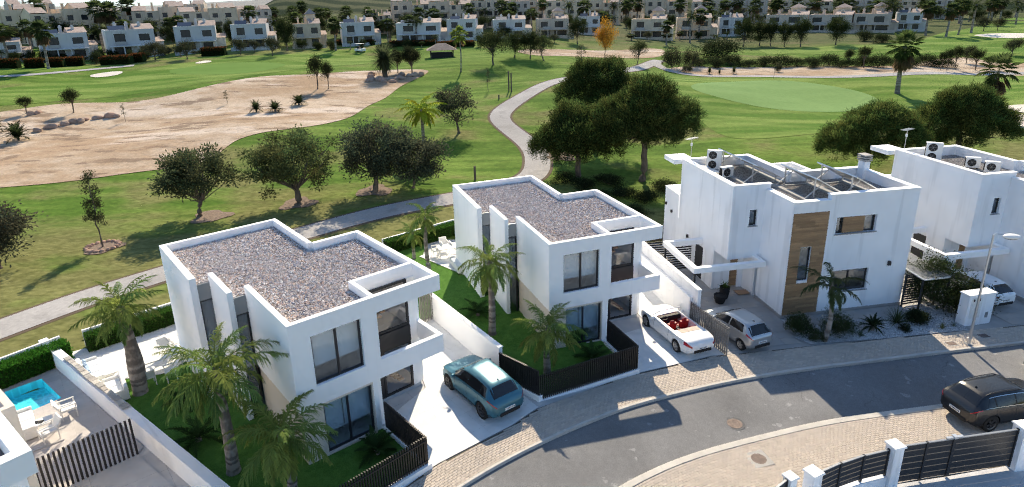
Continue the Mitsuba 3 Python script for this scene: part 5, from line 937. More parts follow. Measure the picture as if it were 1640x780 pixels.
def feather_palm(seed, h, L, nf=20, r0=.2, r1=.13, bulge=0, col=(.185, .265, .075), lean=(0, 0), emin=-.55, emax=1.35, dr=1.25, ll=.5, pairs=34, plume=.5, hang=.6, lw=.050, dead=0):
    g = np.random.default_rng(seed); mb, top = palm_trunk(h, r0, r1, g, bulge, lean); mb.tube([top - [0, 0, .05], top + [0, 0, .28], top + [0, 0, .5]], [r1 * 1.0, r1 * .85, .03], 10); out = [('trunk', mb.mesh(), 'palm_bark', None)]
    for i in range(nf):
        q = (i + .5) / nf; e0 = emax + (emin - emax) * q ** .85 + g.normal(0, .08); l = L * g.uniform(.85, 1.08) * (.72 + .28 * math.sin(math.pi * min(1, q * 1.2 + .15))); v, f, nr = frond(l, e0, dr * g.uniform(.8, 1.25), g, pairs, ll * l / L, lw, hang, plume)
        v = rotz(v, i * 2.39996 + g.normal(0, .12)) + top + [0, 0, .28 - .25 * q]; c = np.tile(np.array(col) * g.uniform(.8, 1.2) * (1 + np.array([.25, .08, 0]) * g.uniform(-1, 1.4)), (len(v), 1)); c[:nr] = np.array(col) * [1.5, 1.25, 1.3]; nl = (len(v) - nr) // 5; c[nr:] *= np.repeat(g.uniform(.8, 1.2, nl), 5)[:, None]
        if i >= nf - dead: c = np.array([.20, .14, .07])[None] * np.repeat(g.uniform(.7, 1.2, (len(v), 1)), 1, 1)
        out.append(('frond', T3(v, f), 'palm_leaf', np.clip(c, 0, .6)))
    return out
def fan_palm(seed, h, R=1.3, nl=34, r0=.2, r1=.14, skirt=16, col=(.055, .085, .028), lean=(0, 0), blades_n=13, bw=.075):
    g = np.random.default_rng(seed); mb, top = palm_trunk(h, r0, r1, g, 0, lean); V, F, Cc, o = [], [], [], 0
    for i in range(nl + skirt):
        deadf = i >= nl; q = i / nl if not deadf else 1.0; el = 1.45 - 2.25 * q + g.normal(0, .14) if not deadf else -1.15 + g.normal(0, .15); az = i * 2.39996 + g.normal(0, .15); pl = R * .62 * g.uniform(.8, 1.1) * (.8 if deadf else 1)
        d = np.array([math.cos(az) * math.cos(el), math.sin(az) * math.cos(el), math.sin(el)]); s = np.array([-math.sin(az), math.cos(az), 0]); n_ = np.cross(d, s); base = top + [0, 0, .1 if not deadf else -.1 - .35 * R * g.random()]; hub = base + d * pl
        w = .025; V += [base - s * w, base + s * w, hub + s * w * .6, hub - s * w * .6]; F += [[o, o + 1, o + 2], [o, o + 2, o + 3]]; cc = np.array(col) * [1.5, 1.3, 1.2] if not deadf else np.array([.16, .115, .07]); Cc += [cc] * 4; o += 4
        for k in range(blades_n):
            a = (k / (blades_n - 1) - .5) * (3.6 if not deadf else 1.6); l = R * .62 * (1 - .18 * abs(a)) * g.uniform(.85, 1.1); bd = d * math.cos(a) + s * math.sin(a); tip = hub + bd * l - np.array([0, 0, .22 * l * (.6 + 1.2 * q)]); md = hub + bd * l * .55 - np.array([0, 0, .04 * l]); wv = np.cross(bd, n_); wv /= np.linalg.norm(wv) + 1e-9; ww = bw * l
            V += [hub, md + wv * ww, tip, md - wv * ww]; F += [[o, o + 1, o + 2], [o, o + 2, o + 3]]; c = (np.array(col) if not deadf else np.array([.17, .12, .075])) * g.uniform(.7, 1.3); Cc += [c] * 4; o += 4
    return [('trunk', mb.mesh(), 'palm_bark', None), ('crown', T3(np.array(V), np.array(F)), 'palm_leaf', np.clip(np.array(Cc), 0, .6))]
def rosette(seed, n, L, W_, col, emin=.1, emax=1.4, droop=.5, lm='palm_leaf', z0=.0):
    """sword leaves from one centre, each a tapered strip"""
    g = np.random.default_rng(seed); out = []
    for i in range(n):
        q = (i + .5) / n; e0 = emax + (emin - emax) * q; l = L * g.uniform(.8, 1.1); m = 7; s = np.linspace(0, 1, m); e = e0 - droop * s ** 1.5; x = np.r_[0, np.cumsum(np.cos(e[:-1]))] * l / (m - 1); z = np.r_[0, np.cumsum(np.sin(e[:-1]))] * l / (m - 1); w = W_ * np.clip(1.2 * (1 - s) ** .7, .03, 1)
        v = np.concatenate([np.stack([x, -w / 2, z + w * .2], 1), np.stack([x, x * 0, z], 1), np.stack([x, w / 2, z + w * .2], 1)]); f = [[a * m + j, a * m + j + 1, (a + 1) * m + j + 1, (a + 1) * m + j] for a in range(2) for j in range(m - 1)]
        f = np.array(f); f = np.vstack([f[:, [0, 1, 2]], f[:, [0, 2, 3]]]); v = rotz(v, i * 2.39996 + g.normal(0, .1)) + [0, 0, z0]; out.append((v, f, np.tile(np.array(col) * g.uniform(.75, 1.25), (len(v), 1))))
    o = 0; V, F, Cc = [], [], []
    for v, f, c in out: V.append(v); F.append(f + o); Cc.append(c); o += len(v)
    return [('leaf_rosette', T3(np.vstack(V), np.vstack(F)), lm, np.vstack(Cc))]
def cycad(seed, n, L, col=(.04, .07, .025), h=.15, ll=.16, pairs=26, emax=1.2, emin=.05, dr=.9):
    g = np.random.default_rng(seed); V, F, Cc, o = [], [], [], 0
    for i in range(n):
        q = (i + .5) / n; v, f, nr = frond(L * g.uniform(.85, 1.1), emax + (emin - emax) * q, dr * g.uniform(.8, 1.2), g, pairs, ll, .034, .05, .15); v = rotz(v, i * 2.39996 + g.normal(0, .1)) + [0, 0, h]; V.append(v); F.append(f + o); o += len(v); Cc.append(np.tile(np.array(col) * g.uniform(.7, 1.3), (len(v), 1)))
    mb = MB().tube([(0, 0, -.1), (0, 0, h * .6), (0, 0, h + .03)], [.13, .13, .08], 9); return [('trunk', mb.mesh(), 'palm_bark', None), ('crown', T3(np.vstack(V), np.vstack(F)), 'palm_leaf', np.vstack(Cc))]
def emit(name, geo, q, label, cat, group=None, rot=0, s=1.0, dz=0, split_only=None):
    k = thing(name, label, cat, group); M = frame(q, rot, g1(*q) + dz); 
    for nm, me, mt, c in geo:
        v = (me.vertices * s) @ M[:3, :3].T + M[:3, 3]; kw = {} if c is None else {'color': c}
        part(k, nm, T3(v, me.faces), mt, smooth=(True if nm == 'trunk' else False), **kw)
    return k
GROUPS = {}
def group(gname, geo):
    d = {'type': 'shapegroup'}; n = {}
    for nm, me, mt, c in geo:
        i = n.get(nm, 0); n[nm] = i + 1; kw = {} if c is None else {'color': c}
        d[nm if i == 0 else '%s_%03d' % (nm, i)] = mikit.ply(me, 'mat_' + mt, smooth=(30 if nm == 'trunk' else False), **kw)
    scene['kind_' + gname] = d; GROUPS[gname] = max(float(me.vertices[:, 2].max()) for _, me, _, _ in geo), max(float(np.abs(me.vertices[:, :2]).max()) for _, me, _, _ in geo) * 2
def inst(name, gname, q, label, cat, grp=None, h=None, w=None, rot=0.0, dz=0):
    H, W = GROUPS[gname]; k = num(name); tag(k, label, cat, grp); sz = h / H if h else 1; sx = w / W if w else sz
    scene[k] = {'type': 'instance', 'to_world': T().translate([q[0], q[1], g1(*q) + dz]).rotate([0, 0, 1], math.degrees(rot)).scale([sx, sx, sz]), 'shape': {'type': 'ref', 'id': 'kind_' + gname}}
    return k

# ---------------------------------------------------------------- garden palms and plants near the villas
emit('garden_palm', feather_palm(1, 4.05, 2.2, 28, .27, .20, .10, ll=.58, pairs=30), (-17.44, 24.96), 'palm with a thick swollen trunk between the white terrace sofas and the lawn', 'palm', 'garden palms', .3)
emit('garden_palm', feather_palm(2, 4.15, 2.65, 28, .24, .15, ll=.70, pairs=34, emax=1.25), (-10.91, 19.68), 'tall grey trunked palm on the dark lawn before the nearest villa', 'palm', 'garden palms', 1.1)
emit('garden_palm', feather_palm(3, 2.4, 2.3, 24, .2, .13, ll=.64, pairs=32, emax=1.3), (-8.3, 18.35), 'palm at the bottom edge before the ground floor window of the nearest villa', 'palm', 'garden palms', .5)
emit('garden_palm', feather_palm(4, 3.9, 2.2, 28, .2, .14, ll=.54, pairs=30, emin=-.75), (-1.24, 30.05), 'palm with grey trunk in front of the second villa\'s left wall', 'palm', 'garden palms', 2.0)
emit('garden_palm', feather_palm(5, 2.1, 2.2, 26, .19, .13, ll=.54, pairs=30, emax=1.3), (1.55, 26.45), 'short palm behind the corner of the second villa\'s black fence', 'palm', 'garden palms', .2)
emit('garden_palm', feather_palm(6, 3.5, 1.7, 18, .15, .10, ll=.40, pairs=30, emin=-.7), (-5.66, 38.46), 'palm standing between the two cubic villas, nearer the terrace chairs', 'palm', 'garden palms', 1.2)
emit('garden_palm', feather_palm(7, 1.6, 1.5, 16, .13, .09, ll=.38, pairs=28), (-6.9, 40.2), 'low palm between the two cubic villas beside the taller one', 'palm', 'garden palms', 2.9)
emit('garden_palm', feather_palm(8, 3.0, 2.3, 11, .14, .09, ll=.46, pairs=36, emax=1.15, emin=-.15, dr=1.5, col=(.07, .10, .04)), (16.61, 29.55), 'slim palm with sparse long fronds before the wood cladding', 'palm', 'garden palms', 1.35)
for i, (q, s, lab) in enumerate((((-13.1, 21.5), 1.15, 'low fern like palm on the dark lawn left of the tall palm'), ((-14.9, 24.0), .9, 'low fern like palm near the boundary wall of the nearest villa'), ((-5.6, 20.6), .85, 'low fern like palm inside the black fence of the nearest villa'), ((3.9, 27.6), 1.0, 'low fern like palm inside the second villa\'s front fence'), ((-2.1, 32.1), 1.0, 'low fern like palm beside the palm at the second villa\'s left wall'))):
    emit('fern_palm', cycad(40 + i, 16, 1.15 * s, (.05, .095, .03), .12, .30, 24, 1.15, .1, 1.0), q, lab, 'shrub', 'low garden ferns', i)
def bush(seed, r, h, col=(.045, .07, .028), n=26, per=120, size=.10): return broadleaf(seed, h, r, .0, n, per, size, .03, .1, (0, 0), col, r * .26, .45)
GB = 'plants in the white gravel bed'
emit('bed_bush', bush(51, .62, 1.05), (15.67, 30.45), 'rounded green bush at the left end of the gravel bed', 'shrub', GB); emit('bed_bush', bush(52, .78, 1.05), (17.76, 30.3), 'rounded green bush right of the slim palm in the gravel bed', 'shrub', GB)
emit('bed_cycad', cycad(53, 26, .85, (.035, .055, .022), .25, .14, 26), (19.75, 30.55), 'dark cycad in the gravel bed', 'shrub', GB); emit('bed_agave', rosette(54, 60, 1.05, .06, (.07, .10, .045), .05, 1.45, .35), (21.56, 31.3), 'spiky sword leaved agave in the gravel bed', 'shrub', GB)
emit('bed_bush', bush(55, .5, .62, (.03, .045, .022)), (22.68, 31.28), 'low dark ball shaped bush in the gravel bed', 'shrub', GB); emit('bed_succulent', rosette(56, 22, .38, .05, (.09, .13, .07), .1, 1.4, .2), (18.79, 29.95), 'small pale succulent between the cycad and the palm', 'shrub', GB)
emit('bed_bush', bush(57, .27, .3, (.03, .045, .025), 12, 90, .07), (21.46, 30.4), 'tiny dark bush at the front of the gravel bed', 'shrub', GB); emit('bed_cycad', cycad(58, 16, 1.0, (.06, .085, .035), .45, .22, 22, 1.3, .3, .8), (25.2, 32.3), 'small palm like cycad before the big dark bush', 'shrub', GB)
emit('bed_succulent', rosette(59, 26, .45, .035, (.16, .17, .07), .4, 1.45, .2), (23.6, 30.5), 'yellowish tuft at the front corner of the gravel bed', 'shrub', GB); emit('bed_bush', bush(60, .4, .5, (.055, .08, .03), 14, 90, .08), (16.2, 29.6), 'low plant at the foot of the slim palm', 'shrub', GB)
emit('bed_succulent', rosette(61, 20, .35, .03, (.15, .17, .12), .2, 1.3, .3), (24.4, 30.75), 'grey green tuft beside the meter cabinet', 'shrub', GB)
emit('climbing_bush', broadleaf(62, 2.7, 1.35, .0, 60, 150, .13, .05, .3, (0, 0), (.04, .06, .022), .36, .5), (24.9, 33.3), 'big dark leafy bush beside the slat fence and carport', 'shrub'); emit('climbing_bush', broadleaf(63, 1.5, .9, .0, 34, 140, .12, .05, .3, (0, 0), (.035, .055, .02), .3, .5), (26.5, 32.75), 'lower dark bush between the big bush and the meter cabinet', 'shrub')
emit('pot_plant', rosette(64, 26, .55, .07, (.09, .14, .035), .2, 1.45, .5), tuple(POT1), 'green plant growing in the tall black pot', 'plant', None, 0, 1, .68)
def hedge(a, b, w, h, label, seed, n, col, size=.10, name='clipped_hedge', top=None):
    k = thing(name, label, 'hedge'); a = np.array(a); b = np.array(b); L = np.linalg.norm(b - a); g = np.random.default_rng(seed); M = frame(a, math.atan2(*(b - a)[::-1]), 0); zf = lambda u: np.array([g1(*(a + (b - a) * x / L)) for x in np.atleast_1d(u)])
    u = np.linspace(0, L, max(2, int(L / 2) + 1)); z = zf(u); sec = []
    for x, zz in zip(u, z): sec.append([(x, -w / 2 + .08, zz - .1), (x, -w / 2 + .08, zz + h - .1), (x, w / 2 - .08, zz + h - .1), (x, w / 2 - .08, zz - .1)])
    v = np.array(sec).reshape(-1, 3); m = len(u); f = [[i * 4 + j, i * 4 + (j + 1) % 4, (i + 1) * 4 + (j + 1) % 4, (i + 1) * 4 + j] for i in range(m - 1) for j in range(4)] + [[0, 1, 2, 3], [m * 4 - 1, m * 4 - 2, m * 4 - 3, m * 4 - 4]]
    part(k, 'core', MB(M).add(v, f), 'hedge_core')
    x = g.uniform(0, L, n); fc = g.choice(3, n, p=[.42, .36, .22]); y = np.where(fc == 0, -w / 2 + .05, np.where(fc == 1, g.uniform(-w / 2, w / 2, n), w / 2 - .05)); zz = np.where(fc == 1, h - .06, g.uniform(0, h, n)); d = np.stack([g.normal(0, .5, n), np.where(fc == 0, -1, np.where(fc == 1, 0, 1.)) + g.normal(0, .5, n), np.where(fc == 1, 1., .3) + g.normal(0, .4, n)], 1)
    zg = np.interp(x, u, z); v, f = blades(np.stack([x, y, zz + zg], 1) + g.normal(0, .03, (n, 3)), d, size * g.uniform(.7, 1.4, n), size * .6, g); c = tint(col, n, g, .3)
    if top is not None: t = (zz > h * .6) & (g.random(n) < .55); c[t] = tint(top, int(t.sum()), g, .3)
    k2 = part(k, 'foliage', MB(M).add(v, f), 'hedge_leaf', color=np.repeat(c, 4, 0)); return k
mat('hedge_core', (.018, .032, .010), .95, .05)
hedge((-25.6, 24.2), (-22.75, 28.1), .9, 1.0, 'bright green clipped hedge behind the swimming pool', 71, 9000, (.05, .17, .022), .10)
hedge((-22.3, 28.75), (-13.2, 37.4), .7, .9, 'green clipped hedge along the white terrace of the nearest villa', 72, 12000, (.05, .13, .022), .11)
hedge((-9.0, 41.2), (-3.6, 45.6), .7, .9, 'green clipped hedge behind the terrace of the second villa', 73, 6000, (.05, .13, .022), .11)
line_wall('boundary_wall', [(-22.62, 29.1), (-13.5, 37.78)], .99, .12, 'white_cap', 'low white kerb wall along the hedge of the nearest villa'); line_wall('boundary_wall', [(-9.3, 41.55), (-3.9, 45.97)], .99, .12, 'white_cap', 'low white kerb wall along the hedge of the second villa')
line_wall('boundary_wall', [(6.0, 43.2), (12.0, 44.5)], 1.2, .2, 'soil', 'dark low wall behind the convertible driveway')

# ---------------------------------------------------------------- trees on the grass behind the villas
CT = 'dark leafy trees in a row along the cart path'
emit('carob_tree', broadleaf(101, 6.0, 3.0, 1.5, 70, 130, .27, .17, 1.45, (.35, 0), (.080, .100, .050), .31, .35), (-26.31, 49.79), 'dark leafy tree furthest left in the row, its trunk leaning', 'tree', CT)
emit('carob_tree', broadleaf(102, 6.5, 3.7, 1.3, 88, 130, .27, .26, 1.5, (0, 0), (.088, .115, .046), .34, .35), (-18.74, 52.15), 'greener spreading tree in the middle of the row along the path', 'tree', CT)
emit('carob_tree', broadleaf(103, 6.3, 3.3, 1.4, 86, 130, .27, .24, 1.5, (.2, .2), (.072, .090, .056), .34, .35), (-12.61, 54.94), 'dark tree at the right of the row, touching its neighbour', 'tree', CT)
emit('carob_tree', broadleaf(104, 5.0, 2.5, .9, 60, 120, .27, .12, 1.2, (.2, 0), (.072, .090, .056), .38, .35), (-9.2, 56.0), 'smaller dark tree half merged into the right end of the row', 'tree', CT)
emit('carob_tree', broadleaf(105, 5.22, 2.5, 1.3, 44, 90, .26, .14, 1.4, (-.2, 0), (.060, .074, .046), .36, .3), (-6.37,76.03), 'sparse grey green tree right of the yellow palm', 'tree')
emit('carob_tree', broadleaf(106, 4.6, 2.1, .9, 60, 120, .24, .16, 1.0, (0, 0), (.066, .076, .050), .34, .35), (-35.6, 39.9), 'dark tree cut off by the left edge', 'tree')
def sapling(seed, h, w, n): 
    g = np.random.default_rng(seed); mb = MB(); limb(mb, (0, 0, -.1), (.1, 0, h), .07, .015, g, 9, .03, 7); z = g.uniform(.28 * h, h, n); a = g.uniform(0, 6.28, n); r = w * (1 - .5 * z / h) * g.uniform(.3, 1, n)
    tips = np.stack([r * np.cos(a), r * np.sin(a), z + .15], 1)
    for t in tips: limb(mb, (0.05, 0, t[2] - .35), t, .018, .006, g, 4, .1, 5)
    P = np.repeat(tips, 46, 0) + g.normal(0, .14, (n * 46, 3)); v, f = blades(P, g.normal(0, 1, (n * 46, 3)), .16, .07, g); return [('trunk', mb.mesh(), 'bark', None), ('crown', T3(v, f), 'tree_leaf', np.repeat(tint((.05, .06, .03), n * 46, g), 4, 0))]
emit('sapling', sapling(107, 5.6, .75, 40), (-30.6,43.49), 'thin young tree in a ring of stones on the grass', 'sapling')
k = thing('stone_ring', 'ring of reddish stones round the thin young tree', 'stones'); g_ = np.random.default_rng(3); q = (-30.6,43.49)
def rock(mb, c, s, g):
    m = trimesh.creation.icosphere(subdivisions=1); v = m.vertices * (1 + .35 * (meshkit.noise(m.vertices * 1.7 + g.uniform(0, 50, 3), 4)[:, None] - .5)) * np.array(s) * g.uniform(.8, 1.2, 3); mb.add(rotz(v, g.uniform(0, 6)) + c, m.faces)
for i in range(18): a = i / 18 * 6.283; mb = MB(); rock(mb, (q[0] + 1.05 * math.cos(a), q[1] + 1.05 * math.sin(a), g1(*q) + .08), (.2, .16, .13), g_); part(k, 'stone', mb, 'terracotta')
emit('yellow_palm', feather_palm(110, 5.3, 3.0, 28, .20, .15, ll=.68, pairs=32, lw=.085, col=(.30, .36, .045), emin=-.7, emax=1.2, dr=1.15, dead=2), (-9.35,65.61), 'sunlit yellow green palm alone on the grass', 'palm', None, .4)
CP = 'big dark pines in the central clump'; RP = 'pines behind the right hand villas'
emit('stone_pine', pine(111, 7.6, [(0, 0, 4.0, 2.9), (-2.3, -.3, 3.2, 2.2), (2.0, .4, 3.9, 2.2), (-.6, .5, 5.4, 1.9), (.9, -.8, 2.9, 1.9), (-3.3, .4, 2.6, 1.5), (2.9, -.2, 2.7, 1.5), (-.8, -.6, 2.2, 1.6)], .26, 1350), (6.6, 59.4), 'dark stone pine at the left front of the big clump', 'tree', CP)
emit('stone_pine', pine(112, 10, [(0, 0, 6.9, 3.0), (-2.2, .4, 5.6, 2.5), (2.2, -.2, 6.0, 2.5), (.3, -1.5, 5.0, 2.4), (-1.2, -.4, 8.3, 1.8), (1.4, .5, 8.4, 1.7)], .3, 1150), (9.81, 70.02), 'tallest dark stone pine at the back of the big clump', 'tree', CP)
emit('stone_pine', pine(113, 10.2, [(0, 0, 6.4, 3.1), (-2.4, .2, 5.8, 2.6), (2.6, -.3, 5.8, 2.6), (.2, -.8, 8.2, 2.2), (3.6, .4, 4.7, 1.9), (-1.3, -1.2, 4.4, 2.1), (1.4, -1.3, 4.3, 2.0), (-3.4, 0, 4.4, 1.7)], .3, 1650), (12.51, 57.84), 'broad dark stone pine at the right of the big clump', 'tree', CP)
emit('stone_pine', pine(114, 7.2, [(0, 0, 3.8, 2.9), (-2.4, 0, 3.0, 2.2), (2.3, .2, 3.9, 2.3), (.3, -.4, 5.2, 1.8), (-.8, -.6, 2.0, 1.8), (3.2, -.3, 2.7, 1.8), (-3.6, .2, 2.3, 1.4)], .26, 1450, (.082, .124, .035)), (34.71, 58.69), 'rounded pine behind the solar roof villa', 'tree', RP)
emit('stone_pine', pine(115, 8.0, [(0, 0, 4.2, 3.0), (-2.6, .2, 3.8, 2.3), (2.6, 0, 4.0, 2.4), (-1.2, -.4, 5.9, 1.9), (1.3, .2, 6.0, 1.9), (3.6, -.4, 3.0, 1.8), (-.3, -.9, 2.6, 1.9), (-3.7, -.3, 2.6, 1.5)], .28, 1600, (.072, .110, .032)), (44.6, 60.94), 'larger pine behind the villa at the right edge', 'tree', RP)
emit('washingtonia_palm', fan_palm(116, 7.2, 2.5, 34, .36, .26, 30), (61.09,98.43), 'tall fan palm with a hanging skirt beside the right green', 'palm', 'fan palms on the right'); emit('washingtonia_palm', fan_palm(117, 6.3, 2.2, 28, .26, .18, 24, (.06, .085, .032), (.5, 0)), (61.63,80), 'fan palm with a hanging skirt near the right edge', 'palm', 'fan palms on the right')

PALMS = [ ((-153.94, 195.24), 9.87, 6.4),((-108.15, 139.06), 8.49, 5.16),((-114.88, 150.58), 5.96, 4.34),((-153.49, 209.58), 9.22, 5.24),((-111.51, 150.62), 8.15, 3.76),((-147.27, 205.79), 10.55, 5.94),((-91.07, 126.22), 9.61, 4.2),((-118.43, 170.01), 7.61, 4.6),((-103.08, 157.52), 6.13, 3.96),((-119.86, 187.07), 9.98, 4.69),((-108.31, 172.25), 11.75, 5.67),((-98.27, 156.24), 6.92, 4.74),((-106.84, 175.96), 11.35, 5.79),((-97.81, 164.82), 6.85, 5.1),((-108.1, 186.19), 11.63, 6.11),((-86.89, 158.61), 6.93, 4.51),((-91.12, 174.69), 6.33, 4.39),((-83.0, 163.24), 7.43, 4.62),((-85.26, 180.71), 7.11, 4.28),((-80.13, 183.51), 7.37, 5.59),((-84.19, 213.91), 6.28, 4.11),((-67.54, 170.44), 8.79, 4.33),((-73.2, 205.2), 6.41, 3.95),((-60.23, 168.64), 6.65, 4.92),((-67.17, 202.9), 7.09, 4.3),((-53.35, 164.4), 8.04, 5.04),((-65.64, 208.87), 8.04, 4.42),((-59.21, 195.62), 6.49, 4.15),((-53.81, 185.85), 7.47, 4.52),((-53.45, 193.16), 6.77, 4.1),((-39.72, 147.54), 7.72, 3.73),((-45.13, 178.17), 6.81, 5.38),((-47.71, 194.19), 7.15, 4.12),((-39.42, 183.98), 7.13, 3.55),((-37.79, 177.54), 7.22, 4.46),((-30.3, 162.38), 4.55, 3.15),((-30.32, 165.04), 5.85, 4.38),((-33.41, 190.59), 6.66, 4.04),((-24.13, 158.02), 6.76, 3.68),((-22.06, 156.37), 6.55, 3.64),((-23.68, 173.09), 7.62, 4.25),((-25.65, 199.3), 6.95, 4.22),((-19.68, 174.26), 7.11, 5.36),((-14.58, 191.87), 8.1, 4.07),((-10.72, 165.6), 5.93, 3.87),((-10.92, 182.44), 7.73, 3.88),((-7.35, 196.64), 8.29, 3.79),((-6.76, 189.06), 6.38, 5.01),((-1.97, 185.92), 8.89, 4.67),((0.35, 172.47), 6.52, 4.57),((1.51, 193.32), 7.82, 4.48),((6.52, 187.56), 6.59, 3.99),((7.05, 193.01), 6.32, 4.6),((11.68, 211.77), 7.77, 4.08),((14.07, 180.92), 6.63, 5.34),((20.22, 215.74), 7.92, 4.58),((24.27, 205.53), 9.26, 4.87),((33.02, 278.04), 10.45, 5.36),((27.5, 190.93), 7.07, 5.29),((47.74, 292.53), 10.75, 5.64),((48.4, 264.99), 11.2, 5.12),((54.41, 294.93), 12.16, 6.84),((60.06, 301.95), 12.74, 5.83),((67.96, 311.26), 12.03, 7.28),((42.77, 173.9), 6.67, 3.73),((67.99, 259.47), 11.93, 6.02),((85.61, 322.51), 11.41, 8.9),((52.38, 185.18), 9.48, 3.97),((59.15, 200.4), 9.49, 5.06),((72.26, 235.2), 8.86, 5.62),((87.79, 284.92), 12.03, 6.05),((68.97, 217.6), 7.27, 3.8),((71.8, 215.95), 7.22, 3.77),((93.73, 280.48), 10.63, 6.83),((98.13, 277.51), 12.22, 5.9),((88.07, 235.9), 8.92, 5.71),((97.33, 256.05), 11.3, 5.45),((111.18, 270.06), 11.41, 6.26),((108.09, 262.15), 10.83, 7.04),((113.5, 256.75), 8.86, 6.35),((130.92, 294.1), 11.07, 6.24),((127.44, 268.99), 10.7, 7.71),((147.24, 289.62), 10.38, 7.68),((133.27, 259.55), 10.97, 7.03),((141.02, 268.2), 10.35, 6.74),((131.47, 232.73), 9.78, 6.31),((179.36, 306.64), 9.92, 8.34),((126.12, 212.81), 10.22, 7.85),((193.73, 307.47), 9.46, 8.57),((158.56, 247.88), 10.94, 6.24),((128.34, 197.63), 10.79, 5.38),((221.65, 331.81), 8.9, 10.18),((128.9, 189.02), 9.99, 5.15),((135.04, 192.92), 10.71, 4.88),((171.88, 246.06), 9.52, 7.57),((141.37, 196.37), 10.17, 5.34),((173.87, 234.42), 9.93, 5.45),((197.85, 264.78), 9.29, 7.2),((189.01, 248.57), 10.05, 5.77),((229.38, 292.89), 8.63, 7.45) ]
VILLAS = [ ((-111.73, 142.04), 8.86, 4.5012, 0, 0.6108),((-98.89, 145.09), 10.19, 6.7332, 0, 0.6836),((-85.59, 148.16), 10.97, 6.9843, 0, 0.6382),((-72.38, 151.03), 9.99, 6.7053, 0, 0.3982),((-58.8, 148.05), 8.64, 6.4263, 0, 0.2526),((-47.86, 155.1), 7.54, 6.3333, 2, 0.3407),((-35.9, 157.67), 8.88, 6.1566, 0, 0.316),((-20.95, 155.99), 12.12, 5.2731, 0, 0.0796),((-11.05, 157.68), 7.95, 5.4591, 0, -0.0498),((0.91, 162.66), 9.15, 5.208, 0, 0.05),((12.82, 174.45), 9.47, 5.4312, 1, 0.037),((23.91, 188.56), 7.31, 5.859, 0, -0.1625),((41.21, 187.97), 10.96, 6.3519, 2, -0.318),((59.33, 203.77), 11.88, 7.0587, 2, -0.2146),((72.06, 207.46), 8.06, 6.4635, 0, -0.2168),((95.23, 219.27), 14.88, 6.4356, 1, -0.4478),((107.59, 214.99), 14.6, 6.3147, 1, -0.579),((119.73, 211.29), 12.3, 6.5658, 1, -0.4702),((131.68, 211.42), 8.21, 6.5658, 0, -0.4724) ]
BLOCKS = [ ((-133.25, 172.32), 13.34, 8.883, 0, 0.5745),((-151.6, 209.19), 12.07, 8.955, 2, 0.784),((-118.0, 173.08), 14.41, 9.216, 0, 0.839),((-106.21, 181.8), 10.55, 8.163, 1, 0.499),((-98.35, 184.39), 13.54, 8.568, 0, 0.5022),((-105.55, 213.74), 12.33, 7.749, 2, 0.318),((-81.94, 178.9), 14.52, 7.722, 0, 0.532),((-74.45, 192.1), 9.26, 7.002, 2, 0.5672),((-35.98, 180.78), 6.99, 5.715, 1, 0.1408),((-27.71, 189.25), 12.04, 7.812, 1, 0.1422),((-16.73, 188.81), 12.02, 7.794, 1, -0.0618),((-6.68, 193.43), 9.33, 8.604, 0, 0.1378),((2.34, 198.96), 8.82, 7.875, 2, 0.1946),((11.03, 247.19), 11.88, 7.317, 1, -0.086),((20.57, 233.93), 14.87, 8.865, 0, -0.0765),((43.13, 295.86), 14.26, 10.737, 1, -0.2805),((65.41, 345.99), 14.66, 11.961, 0, -0.071),((73.03, 301.28), 19.19, 12.42, 1, -0.0205),((91.33, 294.69), 15.92, 10.701, 0, -0.3335),((109.64, 298.13), 17.26, 10.818, 2, -0.3375),((129.54, 307.86), 16.63, 10.161, 0, -0.537),((144.33, 307.82), 16.62, 9.648, 1, -0.332),((173.17, 317.16), 18.35, 9.936, 2, -0.304),((187.28, 310.03), 14.95, 9.207, 0, -0.608),((197.05, 293.29), 14.15, 9.198, 2, -0.621) ]
HEDGES = [ ((-101.53, 125.82), (-96.71, 126.24), 1.6, "dark clipped far hedge with reddish tips, first from the left"),((-95.85, 126.4), (-93.27, 128.31), 1.6, "dark clipped far hedge with reddish tips, second from the left"),((-93.14, 129.91), (-90.63, 130.29), 1.6, "dark clipped far hedge with reddish tips, third from the left"),((-91.26, 131.99), (-88.35, 133.07), 1.6, "dark clipped far hedge with reddish tips, fourth from the left"),((-83.92, 132.05), (-77.31, 131.17), 1.6, "dark clipped far hedge with reddish tips, fifth from the left"),((-78.54, 133.36), (-75.85, 133.24), 1.6, "dark clipped far hedge with reddish tips, sixth from the left"),((-66.95, 140.26), (-61.92, 140.39), 1.6, "dark clipped far hedge with reddish tips, seventh from the left"),((-28.29, 153.61), (-16.93, 152.28), 1.1, "dark clipped far hedge with reddish tips, eighth from the left"),((-16.63, 149.24), (-7.86, 148.3), 1.1, "dark clipped far hedge with reddish tips, ninth from the left"),((-43.34, 162.72), (-32.8, 157.53), 1.1, "dark clipped far hedge with reddish tips, tenth from the left") ]
PXW = [ (39.51, 131.7),(42.68, 130.98),(46.68, 132.85),(49.27, 130.61),(52.82, 131.17),(54.9, 128.09),(58.39, 128.59),(60.26, 125.54),(63.94, 126.5),(65.4, 123.05),(69.46, 124.71),(70.48, 120.89),(75.87, 124.69),(77.4, 121.98),(82.95, 125.68),(85.11, 124.05) ]
